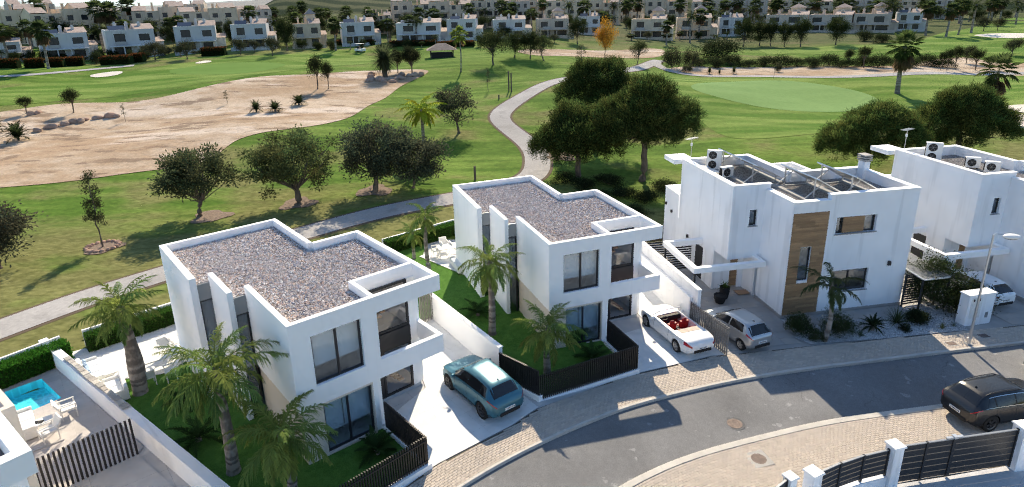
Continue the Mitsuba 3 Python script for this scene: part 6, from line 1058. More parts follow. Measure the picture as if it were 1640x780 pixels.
FILL = [ ((-118.23, 147.99), 4.17, 3.61, 'round'),((-115.01, 146.25), 5.89, 5.95, 'round'),((-114.83, 148.92), 5.79, 3.68, 'round'),((-113.97, 150.12), 7.29, 5.08, 'olive'),((-120.51, 163.01), 4.49, 5.46, 'feather'),((-122.1, 168.78), 7.21, 6.36, 'olive'),((-114.05, 160.16), 5.69, 4.89, 'round'),((-117.39, 170.71), 7.12, 6.42, 'round'),((-115.03, 170.7), 6.1, 6.44, 'round'),((-104.06, 155.65), 5.48, 4.69, 'round'),((-103.45, 157.6), 6.93, 3.51, 'feather'),((-110.85, 175.23), 5.89, 6.11, 'round'),((-109.36, 176.18), 4.54, 4.44, 'feather'),((-98.17, 161.59), 4.49, 5.3, 'feather'),((-97.97, 164.26), 7.27, 3.7, 'round'),((-91.91, 160.16), 6.05, 3.8, 'round'),((-90.86, 160.8), 3.91, 3.69, 'olive'),((-93.83, 169.63), 7.5, 4.56, 'round'),((-89.3, 169.21), 5.25, 5.64, 'round'),((-83.51, 160.52), 4.48, 3.85, 'acacia'),((-82.77, 164.44), 4.22, 4.66, 'acacia'),((-78.2, 158.85), 6.67, 4.29, 'round'),((-76.11, 161.75), 4.41, 3.81, 'round'),((-72.24, 157.15), 4.38, 3.81, 'round'),((-73.33, 163.65), 5.72, 3.6, 'round'),((-69.24, 160.95), 7.27, 4.06, 'round'),((-67.98, 160.75), 5.13, 4.74, 'round'),((-67.86, 167.41), 5.07, 4.17, 'round'),((-63.69, 162.6), 4.5, 4.2, 'olive'),((-59.51, 161.28), 3.83, 5.21, 'round'),((-59.54, 166.74), 6.84, 6.11, 'feather'),((-55.54, 160.63), 5.01, 6.33, 'round'),((-58.2, 175.98), 6.81, 5.98, 'feather'),((-53.23, 167.07), 5.05, 6.16, 'olive'),((-50.6, 168.24), 4.93, 6.39, 'olive'),((-52.49, 180.74), 5.81, 6.98, 'round'),((-47.39, 177.61), 4.33, 6.77, 'feather'),((-44.59, 175.74), 5.45, 6.9, 'round'),((-43.96, 178.84), 4.05, 5.91, 'olive'),((-37.85, 168.27), 6.35, 6.46, 'round'),((-36.42, 167.35), 6.79, 5.55, 'round'),((-35.25, 178.05), 4.88, 3.88, 'round'),((-32.4, 176.92), 3.59, 4.64, 'round'),((-26.66, 160.99), 3.59, 6.26, 'olive'),((-28.65, 179.66), 6.01, 5.71, 'acacia'),((-23.14, 162.96), 6.33, 5.87, 'acacia'),((-19.98, 160.01), 3.56, 6.16, 'round'),((-19.96, 183.86), 4.4, 5.48, 'feather'),((-17.96, 181.65), 3.66, 6.8, 'acacia'),((-13.46, 160.01), 4.86, 3.92, 'feather'),((-11.25, 160.89), 4.66, 5.12, 'round'),((-9.83, 177.54), 3.02, 5.65, 'acacia'),((-6.93, 180.68), 5.07, 5.66, 'acacia'),((-3.88, 184.77), 4.26, 7.45, 'feather'),((-0.84, 161.73), 3.37, 5.16, 'acacia'),((1.87, 188.1), 5.12, 5.84, 'acacia'),((2.81, 185.39), 4.72, 6.71, 'olive'),((6.46, 195.05), 4.26, 6.42, 'feather'),((10.29, 194.08), 3.78, 5.52, 'round'),((13.2, 196.16), 5.66, 4.46, 'feather'),((15.98, 201.95), 3.81, 5.56, 'olive'),((18.74, 203.42), 5.48, 5.83, 'round'),((22.93, 205.48), 6.37, 4, 'round'),((27.66, 218.7), 5.99, 3.98, 'round'),((26.92, 192.32), 5.29, 3.94, 'feather'),((29.82, 200.28), 7.04, 5.27, 'acacia'),((39.07, 242.37), 5.31, 5.35, 'feather'),((43.71, 239.55), 6.05, 5.95, 'olive'),((40.77, 216.99), 5.53, 4.32, 'round'),((51.92, 245.15), 6.72, 5.71, 'acacia'),((56.07, 257.95), 4.95, 8.27, 'feather'),((68.02, 290.05), 7.55, 5.34, 'olive'),((63.11, 251.2), 7.16, 6.62, 'round'),((60.1, 227.67), 5.14, 7.23, 'round'),((67.99, 241.08), 6.67, 6.77, 'round'),((67.92, 233.2), 6.33, 4.32, 'round'),((88.22, 287.93), 4.64, 8.8, 'feather'),((77.07, 235.95), 7.89, 6.69, 'feather'),((84.98, 249.14), 4.77, 4.56, 'olive'),((95.68, 270.72), 7.72, 6.71, 'round'),((86.3, 234.51), 5.38, 5.36, 'round'),((106.76, 280.75), 5.41, 7.73, 'acacia'),((96.43, 243.55), 5.82, 4.25, 'feather'),((93.03, 228.15), 8.06, 4.45, 'round'),((120.19, 282.34), 5.33, 6.88, 'feather'),((111.35, 253.37), 8, 7.18, 'feather'),((134.26, 293.23), 6.11, 8.76, 'round'),((111.81, 235.72), 6.06, 5.32, 'feather'),((139.32, 286.82), 6.24, 8.51, 'round'),((119.47, 238.73), 7.62, 5.2, 'acacia'),((136.44, 264.28), 5.61, 8.14, 'olive'),((151.01, 285.65), 7.3, 7.52, 'round'),((140.48, 256.98), 8.32, 5.08, 'round'),((144.36, 259.05), 6.51, 5.41, 'round'),((153.73, 269.04), 5.57, 5.15, 'olive'),((133.77, 226.81), 7.73, 5.66, 'round'),((134.41, 224.77), 4.78, 7.16, 'feather'),((186.0, 302.3), 4.13, 6.13, 'round'),((181.67, 287.75), 7.63, 6.21, 'acacia'),((169.55, 265.34), 5.75, 6.54, 'round'),((181.63, 277.45), 8, 7.68, 'round'),((184.21, 275.86), 6.02, 4.77, 'acacia'),((200.5, 291.25), 5.26, 6.78, 'feather'),((204.18, 290.51), 5.88, 5.88, 'olive'),((186.44, 261.56), 4.08, 5.61, 'feather'),((169.41, 233.23), 6.85, 7.54, 'round'),((203.58, 271.69), 7.12, 5.69, 'round'),((218.26, 289.69), 6.26, 6.44, 'acacia'),((206.22, 268.29), 4.84, 6.72, 'round'),((183.91, 233.7), 7.63, 6.04, 'feather') ]
FRONT = [ ((-110.73, 140.25), 2.96, 4.09, 'feather'),((-106.52, 137.99), 2.94, 3.34, 'round'),((-107.38, 141.38), 1.91, 4.1, 'fanpalm'),((-104.06, 139.67), 3.55, 3.56, 'shrub'),((-101.61, 140.46), 3.48, 4.07, 'shrub'),((-100.1, 142.12), 1.76, 3.43, 'shrub'),((-100.19, 144.15), 1.62, 3.05, 'fanpalm'),((-97.08, 143.64), 1.94, 2.87, 'shrub'),((-94.88, 143.3), 1.19, 2.45, 'olive'),((-91.99, 144.27), 3.35, 3.5, 'shrub'),((-89.58, 144.26), 2.94, 2.4, 'round'),((-88.85, 144.88), 2.5, 2.25, 'round'),((-83.54, 142.06), 2.96, 3.04, 'shrub'),((-80.43, 140.41), 3.1, 2.28, 'shrub'),((-81.1, 143.9), 2.01, 3.53, 'shrub'),((-78.96, 146.35), 3.17, 2.95, 'shrub'),((-77.33, 146.05), 2.68, 2.17, 'olive'),((-72.3, 141.27), 2.41, 3.28, 'fanpalm'),((-70.24, 143.31), 1.14, 2.81, 'olive'),((-68.05, 141.89), 1.43, 2.34, 'round'),((-50.82, 147.46), 3.07, 2.86, 'feather'),((-47.83, 148.9), 2.93, 4.25, 'round'),((-44.6, 149.71), 1.63, 3.31, 'round'),((-40.9, 148.7), 2.72, 3.94, 'shrub'),((-36.58, 148.13), 2.16, 2.35, 'feather'),((-34.25, 150.37), 2.71, 2.86, 'shrub'),((-30.2, 149.77), 1.01, 2.39, 'olive'),((-27.48, 151.26), 1.04, 4.1, 'olive'),((-23.78, 150.67), 2.55, 3.82, 'shrub'),((-20.33, 149.9), 1.53, 2.05, 'fanpalm'),((-16.88, 149.69), 2.87, 2.51, 'feather'),((-12.56, 149.61), 1.81, 2.7, 'grey_shrub'),((-10.07, 148.38), 1.31, 3.67, 'feather'),((-6.83, 148.2), 3.01, 2.03, 'round'),((-3.34, 150.57), 2.04, 3.28, 'round'),((0.84, 153.26), 2.31, 3.4, 'feather'),((5.25, 157.73), 1.27, 4.33, 'grey_shrub'),((8.55, 159.31), 2.13, 2.5, 'fanpalm'),((11.62, 163.15), 2.48, 4.64, 'olive'),((34.14, 178.25), 1.77, 4.57, 'fanpalm'),((38.91, 180.41), 3.04, 3.96, 'olive'),((44.72, 182.17), 2.28, 5.31, 'fanpalm'),((51.8, 194.19), 2.78, 3.23, 'fanpalm'),((57.62, 194.78), 3.19, 4.02, 'round'),((63.19, 196.82), 1.64, 5.28, 'feather'),((66.72, 196.29), 2.54, 3.8, 'feather'),((71.36, 195.72), 1.45, 5.4, 'feather'),((74.6, 191.89), 1.64, 5.59, 'shrub') ]

def ordinal(i): return ('first second third fourth fifth sixth seventh eighth ninth tenth eleventh twelfth'.split() + ['thirteenth', 'fourteenth', 'fifteenth', 'sixteenth', 'seventeenth', 'eighteenth', 'nineteenth', 'twentieth'])[i] if i < 20 else '%dth' % (i + 1)
# ---------------------------------------------------------------- repeated kinds of trees, placed one by one
group('olive', broadleaf(201, 5, 2.6, 1.2, 34, 130, .26, .16, 1.2, (0, 0), (.045, .055, .032), .50, .35)); group('round', broadleaf(202, 8, 3.4, 1.6, 46, 150, .34, .2, 1.8, (.2, 0), (.030, .046, .018), .66, .4))
group('acacia', broadleaf(203, 7, 4.2, 2.6, 44, 140, .32, .2, 2.6, (-.2, 0), (.036, .052, .022), .62, .35)); group('leaning', broadleaf(204, 6, 3.0, 2.2, 30, 130, .28, .14, 2.4, (.9, 0), (.040, .058, .024), .52, .35))
group('autumn', broadleaf(205, 8, 3.0, 1.5, 44, 120, .30, .13, 2.0, (0, 0), (.40, .22, .030), .56, .3)); group('dragon', broadleaf(206, 5, 1.6, 2.4, 22, 130, .24, .13, 2.2, (.2, 0), (.034, .046, .020), .36, .4))
group('shrub', broadleaf(207, 2.4, 2.0, .0, 30, 120, .24, .05, .2, (0, 0), (.030, .044, .020), .46, .45)); group('grey_shrub', broadleaf(208, 3, 2.0, .0, 30, 120, .24, .05, .2, (0, 0), (.055, .065, .035), .46, .45))
group('fanpalm', fan_palm(209, 7, 1.9, 40, .24, .17, 22, (.045, .066, .026), (.3, 0), 9, .14)); group('fanpalm_b', fan_palm(210, 8, 1.8, 38, .2, .15, 18, (.050, .074, .026), (-.3, 0), 9, .14)); 
group('feather', feather_palm(211, 6, 2.8, 18, .22, .17, ll=.6, pairs=14, lw=.12, col=(.05, .068, .028), dr=1.3)[:1] + [('crown', (lambda p: T3(np.vstack([m.vertices for _, m, _, _ in p]), np.vstack([m.faces + o for (_, m, _, _), o in zip(p, np.cumsum([0] + [len(m.vertices) for _, m, _, _ in p[:-1]]))])))(feather_palm(211, 6, 2.8, 18, .22, .17, ll=.6, pairs=14, lw=.12, dr=1.3)[1:]), 'palm_leaf', np.tile([.050, .068, .028], (sum(len(m.vertices) for _, m, _, _ in feather_palm(211, 6, 2.8, 18, .22, .17, ll=.6, pairs=14, lw=.12, dr=1.3)[1:]), 1)))])
group('cycad', cycad(212, 34, 1.2, (.030, .045, .018), .25, .42, 22, emax=1.4, emin=.15)); group('yucca', [('trunk', MB().tube([(0, 0, -.2), (0, 0, 2.6)], [.4, .25], 9).mesh(), 'bark', None)] + [('crown', *[(T3(r[0][1].vertices + [0, 0, 2.4], r[0][1].faces), r[0][2], r[0][3]) for r in [rosette(213, 230, 2.4, .24, (.060, .078, .040), -1.1, 1.25, .25)]][0])])
group('fantree', broadleaf(214, 5, 1.7, 1.7, 40, 150, .24, .15, 1.5, (0, 0), (.028, .036, .018), .36, .45)); group('bare', sapling(215, 4.5, .8, 12)); group('lime', fan_palm(216, 6.5, 1.7, 30, .13, .1, 2, (.15, .20, .04), (0, 0), 9, .13))
grot = np.random.default_rng(9)
def row(items):
    for (nm, gn, q, h, w, lab, cat, grp) in items: inst(nm, gn, q, lab, cat, grp, h, w, grot.uniform(0, 6.28))
A_ = 'tree'
row([('olive_tree', 'olive', (-75.34,136.43), 4.39, 7.46, 'olive tree before the third white far villa from the left', A_, 'olive trees'), ('olive_tree', 'olive', (-67.98,135.3), 4.35, 6.34, 'olive tree before the fourth white far villa from the left', A_, 'olive trees'),
 ('olive_tree', 'olive', (-58.25,139.42), 4.08, 4.62, 'slim olive tree before the fifth far villa from the left', A_, 'olive trees'), ('olive_tree', 'olive', (-50.23,136.32), 4.63, 5.32, 'olive tree at the right end of the left green', A_, 'olive trees'),
 ('olive_tree', 'olive', (-56.63,143.06), 3.24, 3.62, 'small olive tree between two larger ones by the left green', A_, 'olive trees'), ('dark_tree', 'round', (-50.6,146.62), 8.88, 6.56, 'tall dark round tree above the left green', A_, None),
 ('round_tree', 'acacia', (-2.92,118.18), 7.37, 8.82, 'broad crowned tree with a clear trunk right of the lime palm', A_, 'trees above the winding path'), ('round_tree', 'round', (1.12,125.39), 5.68, 7.12, 'dark tree behind the broad crowned one', A_, 'trees above the winding path'),
 ('round_tree', 'round', (4.17,125.05), 6.25, 5.63, 'dark tree left of the leaning tree', A_, 'trees above the winding path'), ('leaning_tree', 'leaning', (6.76,123.21), 5.6, 6.76, 'leaning tree casting a shadow beside the path', A_, 'trees above the winding path'),
 ('dark_tree', 'round', (17.87,166.16), 7.89, 7.43, 'large dark tree left of the orange autumn tree', A_, None), ('autumn_tree', 'autumn', (20.34,134.74), 9.11, 6.6, 'orange and yellow autumn tree before the far villas', A_, None),
 ('young_tree', 'bare', (13.02,115.32), 4.64, 2.95, 'sparse young tree behind the central pines', A_, None), ('small_tree', 'leaning', (25.84,128.33), 5.62, 5.05, 'small leaning tree right of the autumn tree', A_, None),
 ('dark_tree', 'round', (65.57,178.99), 9.04, 8.73, 'dark tree left end of the right hand tree belt', A_, 'right hand tree belt'), ('dark_tree', 'round', (70.55,180.17), 7.93, 7.73, 'second dark tree of the right hand tree belt', A_, 'right hand tree belt'),
 ('dark_tree', 'round', (72.82,177.93), 8.33, 6.25, 'third dark tree of the right hand tree belt', A_, 'right hand tree belt'), ('dark_tree', 'round', (75.49,175.19), 7.72, 6.16, 'fourth dark tree of the right hand tree belt', A_, 'right hand tree belt'),
 ('dark_tree', 'round', (78.76,172.57), 8.88, 7.41, 'fifth dark tree of the right hand tree belt', A_, 'right hand tree belt'), ('dark_tree', 'round', (86.53,169.38), 8.39, 8.93, 'round dark tree standing apart at the right end of the belt', A_, 'right hand tree belt'),
 ('olive_tree', 'olive', (152.76,206.74), 5.39, 6.83, 'olive tree on the far right fairway edge', A_, 'olive trees'), ('olive_tree', 'olive', (158.9,209.05), 4.67, 6.09, 'second olive tree on the far right fairway edge', A_, 'olive trees'),
 ('olive_tree', 'olive', (107.73,136.17), 4.15, 5.09, 'olive tree near the right edge beyond the waste strip', A_, 'olive trees'), ('olive_tree', 'olive', (93.06,128.96), 4.2, 4.07, 'olive tree among the branched trees on the waste strip', A_, 'olive trees'),
 ('branched_tree', 'dragon', (-30.73,100.97), 5.86, 3.6, 'round headed small tree on the waste area, left of a pair', A_, 'branched trees'), ('branched_tree', 'dragon', (-29.03,100.96), 4.8, 2.8, 'round headed small tree on the waste area, right of a pair', A_, 'branched trees'),
 ('branched_tree', 'dragon', (65.89,123.07), 3.9, 2.67, 'branched tree rising from the low right hand shrubs', A_, 'branched trees'), ('branched_tree', 'dragon', (67.71,120.84), 4.52, 3.34, 'wider branched tree rising from the low right hand shrubs', A_, 'branched trees'),
 ('branched_tree', 'dragon', (81.47,119.28), 3.91, 2.12, 'first branched tree right of the tall fan palm', A_, 'branched trees'), ('branched_tree', 'dragon', (83.1,119.92), 4.5, 2.37, 'second branched tree right of the tall fan palm', A_, 'branched trees'),
 ('branched_tree', 'dragon', (85.74,121.33), 5.01, 2.64, 'third branched tree right of the tall fan palm', A_, 'branched trees'), ('branched_tree', 'dragon', (89.35,120.95), 4.43, 3.83, 'branched tree just left of the right hand fan palm', A_, 'branched trees'),
 ('branched_tree', 'dragon', (92.4,121.37), 2.82, 3.36, 'low branched tree behind the right hand fan palm', A_, 'branched trees'),
 ('yucca_tree', 'yucca', (-21.63,110.42), 6.24, 6.54, 'big spiky yucca among boulders on the waste area', A_, None), ('fan_tree', 'fantree', (-17.37,113.46), 5.32, 4.92, 'dark fan shaped tree right of the big yucca', A_, None), ('fan_tree', 'fantree', (-20.08,114.3), 4.82, 3.38, 'dark fan shaped tree just behind the big yucca', A_, None),
 ('branched_tree', 'dragon', (-69.77,90.03), 2.69, 2.7, 'low two headed tree at the left of the waste area', A_, 'branched trees'), ('branched_tree', 'dragon', (-63.12,90.29), 3.86, 3.25, 'taller small tree at the left of the waste area', A_, 'branched trees'),
 ('cycad', 'cycad', (-62.04,77.68), 2.62, 3.94, 'large dark cycad at the left end of the stone row', 'shrub', 'cycads on the waste area'), ('cycad', 'cycad', (-67.37,81.01), 2.47, 3.27, 'cycad cut off by the left edge', 'shrub', 'cycads on the waste area'),
 ('cycad', 'cycad', (-34.79,85.55), 1.8, 2.4, 'left one of three cycads on the waste area', 'shrub', 'cycads on the waste area'), ('cycad', 'cycad', (-32.26,85.68), 1.63, 2.75, 'middle one of three cycads on the waste area', 'shrub', 'cycads on the waste area'), ('cycad', 'cycad', (-30.36,90.02), 1.7, 3.06, 'right one of three cycads on the waste area', 'shrub', 'cycads on the waste area'),
 ('cycad', 'cycad', (38.43,121.31), 1.65, 1.44, 'first small cycad stump on the right hand waste strip', 'shrub', 'cycads on the waste strip'), ('cycad', 'cycad', (40.24,120.98), 1.06, 0.96, 'second small cycad stump on the right hand waste strip', 'shrub', 'cycads on the waste strip'), ('cycad', 'cycad', (42.71,120.17), 1.63, 1.43, 'third small cycad stump on the right hand waste strip', 'shrub', 'cycads on the waste strip'),
 ('bare_sapling', 'bare', (-53.25,85.96), 2.6, 0.86, 'thin bare sapling beside the stone row', 'sapling', 'thin saplings'), ('bare_sapling', 'bare', (-41.54,91.99), 2.1, 1.1, 'thin bare sapling in the middle of the waste area', 'sapling', 'thin saplings'), ('bare_sapling', 'bare', (-3.34,98.31), 3.75, 0.98, 'thin young tree left of the winding path', 'sapling', 'thin saplings'),
 ('lime_palm', 'lime', (-8.64,113.33), 8.28, 4.02, 'slim lime green palm before the far villas', 'palm', None),
 ('grey_bush', 'grey_shrub', (32.59,126.9), 4.98, 6, 'olive grey bush where the paths meet', 'shrub', 'bushes at the path junction'), ('grey_bush', 'grey_shrub', (37.12,129.62), 4.47, 5.36, 'feathery bush right of the olive grey one', 'shrub', 'bushes at the path junction'), ('dark_bush', 'shrub', (45.94,139.66), 5.71, 12.62, 'very large dark bush at the path junction', 'shrub', 'bushes at the path junction'), ('grey_bush', 'grey_shrub', (34.48,122.7), 2.02, 2.91, 'small green bush in front of the feathery bush', 'shrub', 'bushes at the path junction'),
 ('grey_bush', 'grey_shrub', (51.35,120.68), 2.11, 2.15, 'pale round bush alone on the right hand waste strip', 'shrub', None), ('purple_bush', 'shrub', (-44.29,149.47), 2.26, 4.07, 'rounded bush before the sixth far villa', 'shrub', None), ('dark_bush', 'shrub', (-87.91,136.28), 3.37, 4.53, 'green bush between the second and third far villas', 'shrub', None),
 ('dark_bush', 'shrub', (98.42,177.02), 3.66, 7.94, 'dark bush behind the round dark tree', 'shrub', 'bushes before the long right hand building'), ('dark_bush', 'shrub', (99.39,170.52), 3.06, 7.99, 'dark bush beside the villa with white columns', 'shrub', 'bushes before the long right hand building'), ('dark_bush', 'shrub', (39.87,197.78), 2.41, 3.07, 'clipped dark bush before the right of the autumn tree', 'shrub', None), ('dark_bush', 'shrub', (-29.58,148.52), 1.55, 3.47, 'low dark bush behind the golf cart', 'shrub', None)])
for i, x in enumerate(range(1120, 1512, 26)):
    y = 106.5 - .0 * x + (1.5 if i % 2 else 0); inst('low_shrub', 'shrub', PXW[i], 'low dark shrub of the band before the far fairway, %s from the left' % ordinal(i), 'shrub', 'low shrub band', 2.0 + .5 * (i % 3), 6.2, i)
FP = 'tall palms among the far houses'
for i, (q, h, w) in enumerate(PALMS): inst('tall_palm', ('fanpalm', 'fanpalm_b', 'fanpalm', 'feather')[i % 4], q, 'tall palm among the far houses, %s from the left' % ordinal(i), 'palm', FP, h, w * 1.3, i * 1.3)

for i, (q, h, w) in enumerate((((5.16,57.81), 1.2, 3.6), ((6.8,56.4), 1.0, 4.2), ((9.25,57.02), 1.3, 4.4), ((10.2,53.94), 1.0, 4.0), ((11.95,52.83), 1.1, 4.0), ((14.03,55.28), 1.2, 3.8), ((7.59,53.5), .9, 3.6), ((10.22,49.58), 1.0, 3.6))): inst('ground_shrub', 'shrub', q, 'low dark shrub in the shade under the central pines, %s of eight' % ordinal(i), 'shrub', 'low shrubs under the central pines', h, w, i * .9)
for i, (q, h, w, kd) in enumerate(FRONT): inst('garden_tree', kd, q, 'garden plant before the front row of far villas, %s from the left' % ordinal(i), 'plant', 'garden plants before the far villas', h, w, i * 1.7)
for i, (q, h, w, kd) in enumerate(FILL): inst('far_tree', kd, q, 'dark tree between the far houses, %s from the left' % ordinal(i), 'tree', 'trees between the far houses', h, w, i * 1.1)

# ---------------------------------------------------------------- boulders, hut, golf cart, small posts
def boulders(label, pts, s, seed):
    k = thing('rock_row', label, 'rocks'); g = np.random.default_rng(seed)
    for q in pts: mb = MB(); e = s * g.uniform(.6, 1.15); rock(mb, (q[0] + g.normal(0, .3), q[1] + g.normal(0, .3), g1(*q) + e * .3), (e * 1.1, e * .8, e * .75), g); part(k, 'rock', mb, ('rock', 'terracotta')[int(g.random() < .35)])
boulders('row of reddish boulders at the left of the waste area', [(-61.95,81.67),(-61.86,82.76),(-61.37,83.03),(-61.07,83.58),(-60.6,84.42),(-60.46,85.26),(-59.96,85.55),(-59.46,85.84),(-59.29,86.69),(-58.86,86.98),(-58.25,87.26),(-57.71,87.54),(-56.99,87.81),(-56.43,88.35),(-55.36,88.03),(-68.29,89.43),(-68.17,90.04)], .62, 5)
boulders('boulders heaped round the big yucca', [(-24.48,110.04),(-24.28,111.74),(-23.04,108.16),(-22.23,107.26),(-21.52,106.86),(-20.62,106.5),(-19.88,107.07),(-23.06,106.65),(-19.48,108.57),(-19.15,110.56),(-18.51,112.06),(-17.59,111.03),(-16.66,111.44),(-15.83,111.82),(-23.78,106.56),(-18.39,109.12)], .7, 6)
k = thing('golf_hut', 'small dark open hut with a shingled pyramid roof on the far grass', 'hut'); q = (-13.87,132.7); Mh = frame(q, .15, g1(*q)); mb = MB(Mh)
for sx in (-1, 1):
    for sy in (-1, 1): part(k, 'post', MB(Mh).box(sx * 2.3 - .08, sx * 2.3 + .08, sy * 1.6 - .08, sy * 1.6 + .08, 0, 1.7), 'bark')
part(k, 'counter', MB(Mh).box(-2.2, 2.2, -1.5, 1.5, 0, 1.0), 'black_plastic')
part(k, 'roof', MB(Mh).add([(-3.1, -2.3, 1.6), (3.1, -2.3, 1.6), (3.1, 2.3, 1.6), (-3.1, 2.3, 1.6), (-.8, 0, 2.9), (.8, 0, 2.9)], np.array([[0, 1, 5], [0, 5, 4], [2, 3, 4], [2, 4, 5], [1, 2, 5], [3, 0, 4], [0, 2, 1], [0, 3, 2]])), 'rock')
k = thing('golf_cart', 'small white golf cart parked on the far grass', 'golf cart'); q = (-33.8,146); Mg = frame(q, -.5, g1(*q)); part(k, 'body', MB(Mg).bbox(-1.2, -.1, -.55, .55, .25, .75, .1).bbox(-.1, 1.2, -.55, .55, .2, .45, .05).bbox(.7, 1.2, -.55, .55, .45, .85, .1), 'white_plastic')
part(k, 'seat', MB(Mg).bbox(-.5, 0, -.5, .5, .75, .85, .03).bbox(-.6, -.48, -.5, .5, .85, 1.2, .03), 'black_plastic'); part(k, 'roof', MB(Mg).bbox(-1.0, .9, -.58, .58, 1.75, 1.83, .03), 'white_plastic'); mb = MB(Mg)
for x in (-.9, .8):
    for y in (-.5, .5): mb.bar((x, y, .6), (x, y, 1.76), .04, .04)
part(k, 'roof_post', mb, 'black_metal')
for x in (-.8, .8):
    for y in (-.52, .52): wheel(k, Mg, x, y, .24, 'rim_silver', .16)
for i, (q, h) in enumerate((((-0.11,97.32), 3.05), ((0.28,96.69), 2.85), ((-1.6,92.09), 0.64), ((-3.54,58.48), 1.38))):
    k = thing('marker_post', ('dark post left of a pair by the winding path', 'dark post right of a pair by the winding path', 'short dark marker post on the grass left of the path', 'small dark stake behind the second villa')[i], 'post'); part(k, 'stake', MB(frame(q, 0, g1(*q))).tube([(0, 0, -.2), (0, 0, h)], .11, 7), 'bark')
for i, (q, lab) in enumerate((((47.23,112.56), 'thin flag stick at the back of the right green'), ((-57.36,135.21), 'thin flag stick behind the left green'))):
    k = thing('flag_stick', lab, 'flag'); part(k, 'stick', MB(frame(q, 0, g1(*q))).tube([(0, 0, 0), (0, 0, 2.1)], .03, 5), 'black_metal'); part(k, 'flag', MB(frame(q, 0, g1(*q))).box(0, .4, -.01, .01, 1.8, 2.1), 'black_plastic')

# ---------------------------------------------------------------- far villas and apartment houses
def far_villa(v):
    """10 m wide, 8 m deep, 6.6 m high; the front looks along -y"""
    out = []; W = 5; H = 5.9; wm = ('far_white', 'far_grey', 'cream_wall')[v % 3]; ops = [(-3.6, -1.6, 3.1, 5.1), (.9, 2.9, 3.5, 4.9), (-3.9, -.9, .1, 2.3), (.8, 2.9, .1, 2.2)]
    if v == 1: ops = [(-4.2, -2.2, 3.2, 5.0), (-.2, 2.2, 3.2, 5.1), (-4.0, -1.6, .1, 2.2), (-.4, 3.2, .1, 2.2)]
    mb = MB(); mb.wall(holes(rect(-W, W - 1.2, -3, H), *[rect(*o) for o in ops]), -4, -3.7); mb.side(rect(-3.698, 4, -3, H), -W, -W + .3); mb.side(rect(-3.698, 4, -3, H), W - 1.5, W - 1.2); mb.wall(rect(-W + .3, W - 1.5, -3, H), 3.7, 4); mb.box(-W + .3, W - 1.5, -3.7, 3.7, 5.2, 5.4)
    mb.box(W - 1.2, W + .6, -2.2, 3, -3, 3.1); mb.box(-W - .4, W, -5.6, -5.4, -3, .75); mb.box(-W, W - 1.2, -4.0, -3.98, 2.55, 2.75) ; out.append(('wall', mb.mesh(), wm, None))
    mb = MB(); mb.add([(.3, -3.9, 5.92), (W - 1.0, -3.9, 5.92), (W - 1.0, .5, 7.0), (.3, .5, 7.0), (.3, 3.9, 5.92), (W - 1.0, 3.9, 5.92)], [[0, 1, 2, 3], [3, 2, 5, 4]]); mb.add([(.3, -3.9, 5.9), (.3, .5, 6.98), (.3, 3.9, 5.9)], [[0, 1, 2]]); mb.add([(W - 1.2, -2.4, 3.1), (W + .8, -2.4, 3.1), (W + .8, 3.2, 3.9), (W - 1.2, 3.2, 3.9)], [[0, 1, 2, 3]])
    if v > 0:
        mb.add([(-.4, .6, 8.1), (3.2, .6, 8.1), (3.2, 4.2, 8.1), (-.4, 4.2, 8.1), (1.4, 2.4, 9.5)], np.array([[0, 1, 4], [1, 2, 4], [2, 3, 4], [3, 0, 4]])); out.append(('tower', MB().box(-.1, 2.9, .9, 3.9, 5.4, 8.15).mesh(), 'cream_wall', None))
    out.append(('roof', mb.mesh(), 'far_roof', None))
    if v == 0: out.append(('solar_panel', MB().add([(-4.2, -2.5, 5.7), (-1.2, -2.5, 5.7), (-1.2, -.6, 6.7), (-4.2, -.6, 6.7)], [[0, 1, 2, 3]]).mesh(), 'solar_panel', None))
    for o in ops:
        fm = MB(); a, b, c, d = o; fm.box(a, b, -3.8, -3.74, c, c + .08).box(a, b, -3.8, -3.74, d - .08, d).box(a, a + .08, -3.8, -3.74, c, d).box(b - .08, b, -3.8, -3.74, c, d).box((a + b) / 2 - .05, (a + b) / 2 + .05, -3.8, -3.74, c, d); out.append(('window', fm.mesh(), 'dark_frame', None)); out.append(('pane', MB().add([(a, -3.76, c), (b, -3.76, c), (b, -3.76, d), (a, -3.76, d)], [[0, 1, 2, 3]]).mesh(), 'far_dark', None))
    pm = MB(); pm.box(-4.6, 3.6, -5.4, -4.01, 2.45, 2.62)
    for x in (-4.5, -2.4, .1, 3.4): pm.box(x, x + .22, -5.35, -5.12, 0, 2.45)
    out.append(('porch', pm.mesh(), wm, None)); out.append(('railing', MB().box(-3.7, -1.5, -4.5, -4.45, 2.7, 3.5).mesh(), 'grey_metal', None))
    for x, y in ((-2.6, 1.5), (-.4, 2.2), (1.6, -1.2)): out.append(('chimney', MB().box(x - .3, x + .3, y - .3, y + .3, 5.4, 7.0).box(x - .4, x + .4, y - .4, y + .4, 7.0, 7.15).box(x - .2, x + .2, y - .2, y + .2, 7.15, 7.5).mesh(), wm, None))
    return out
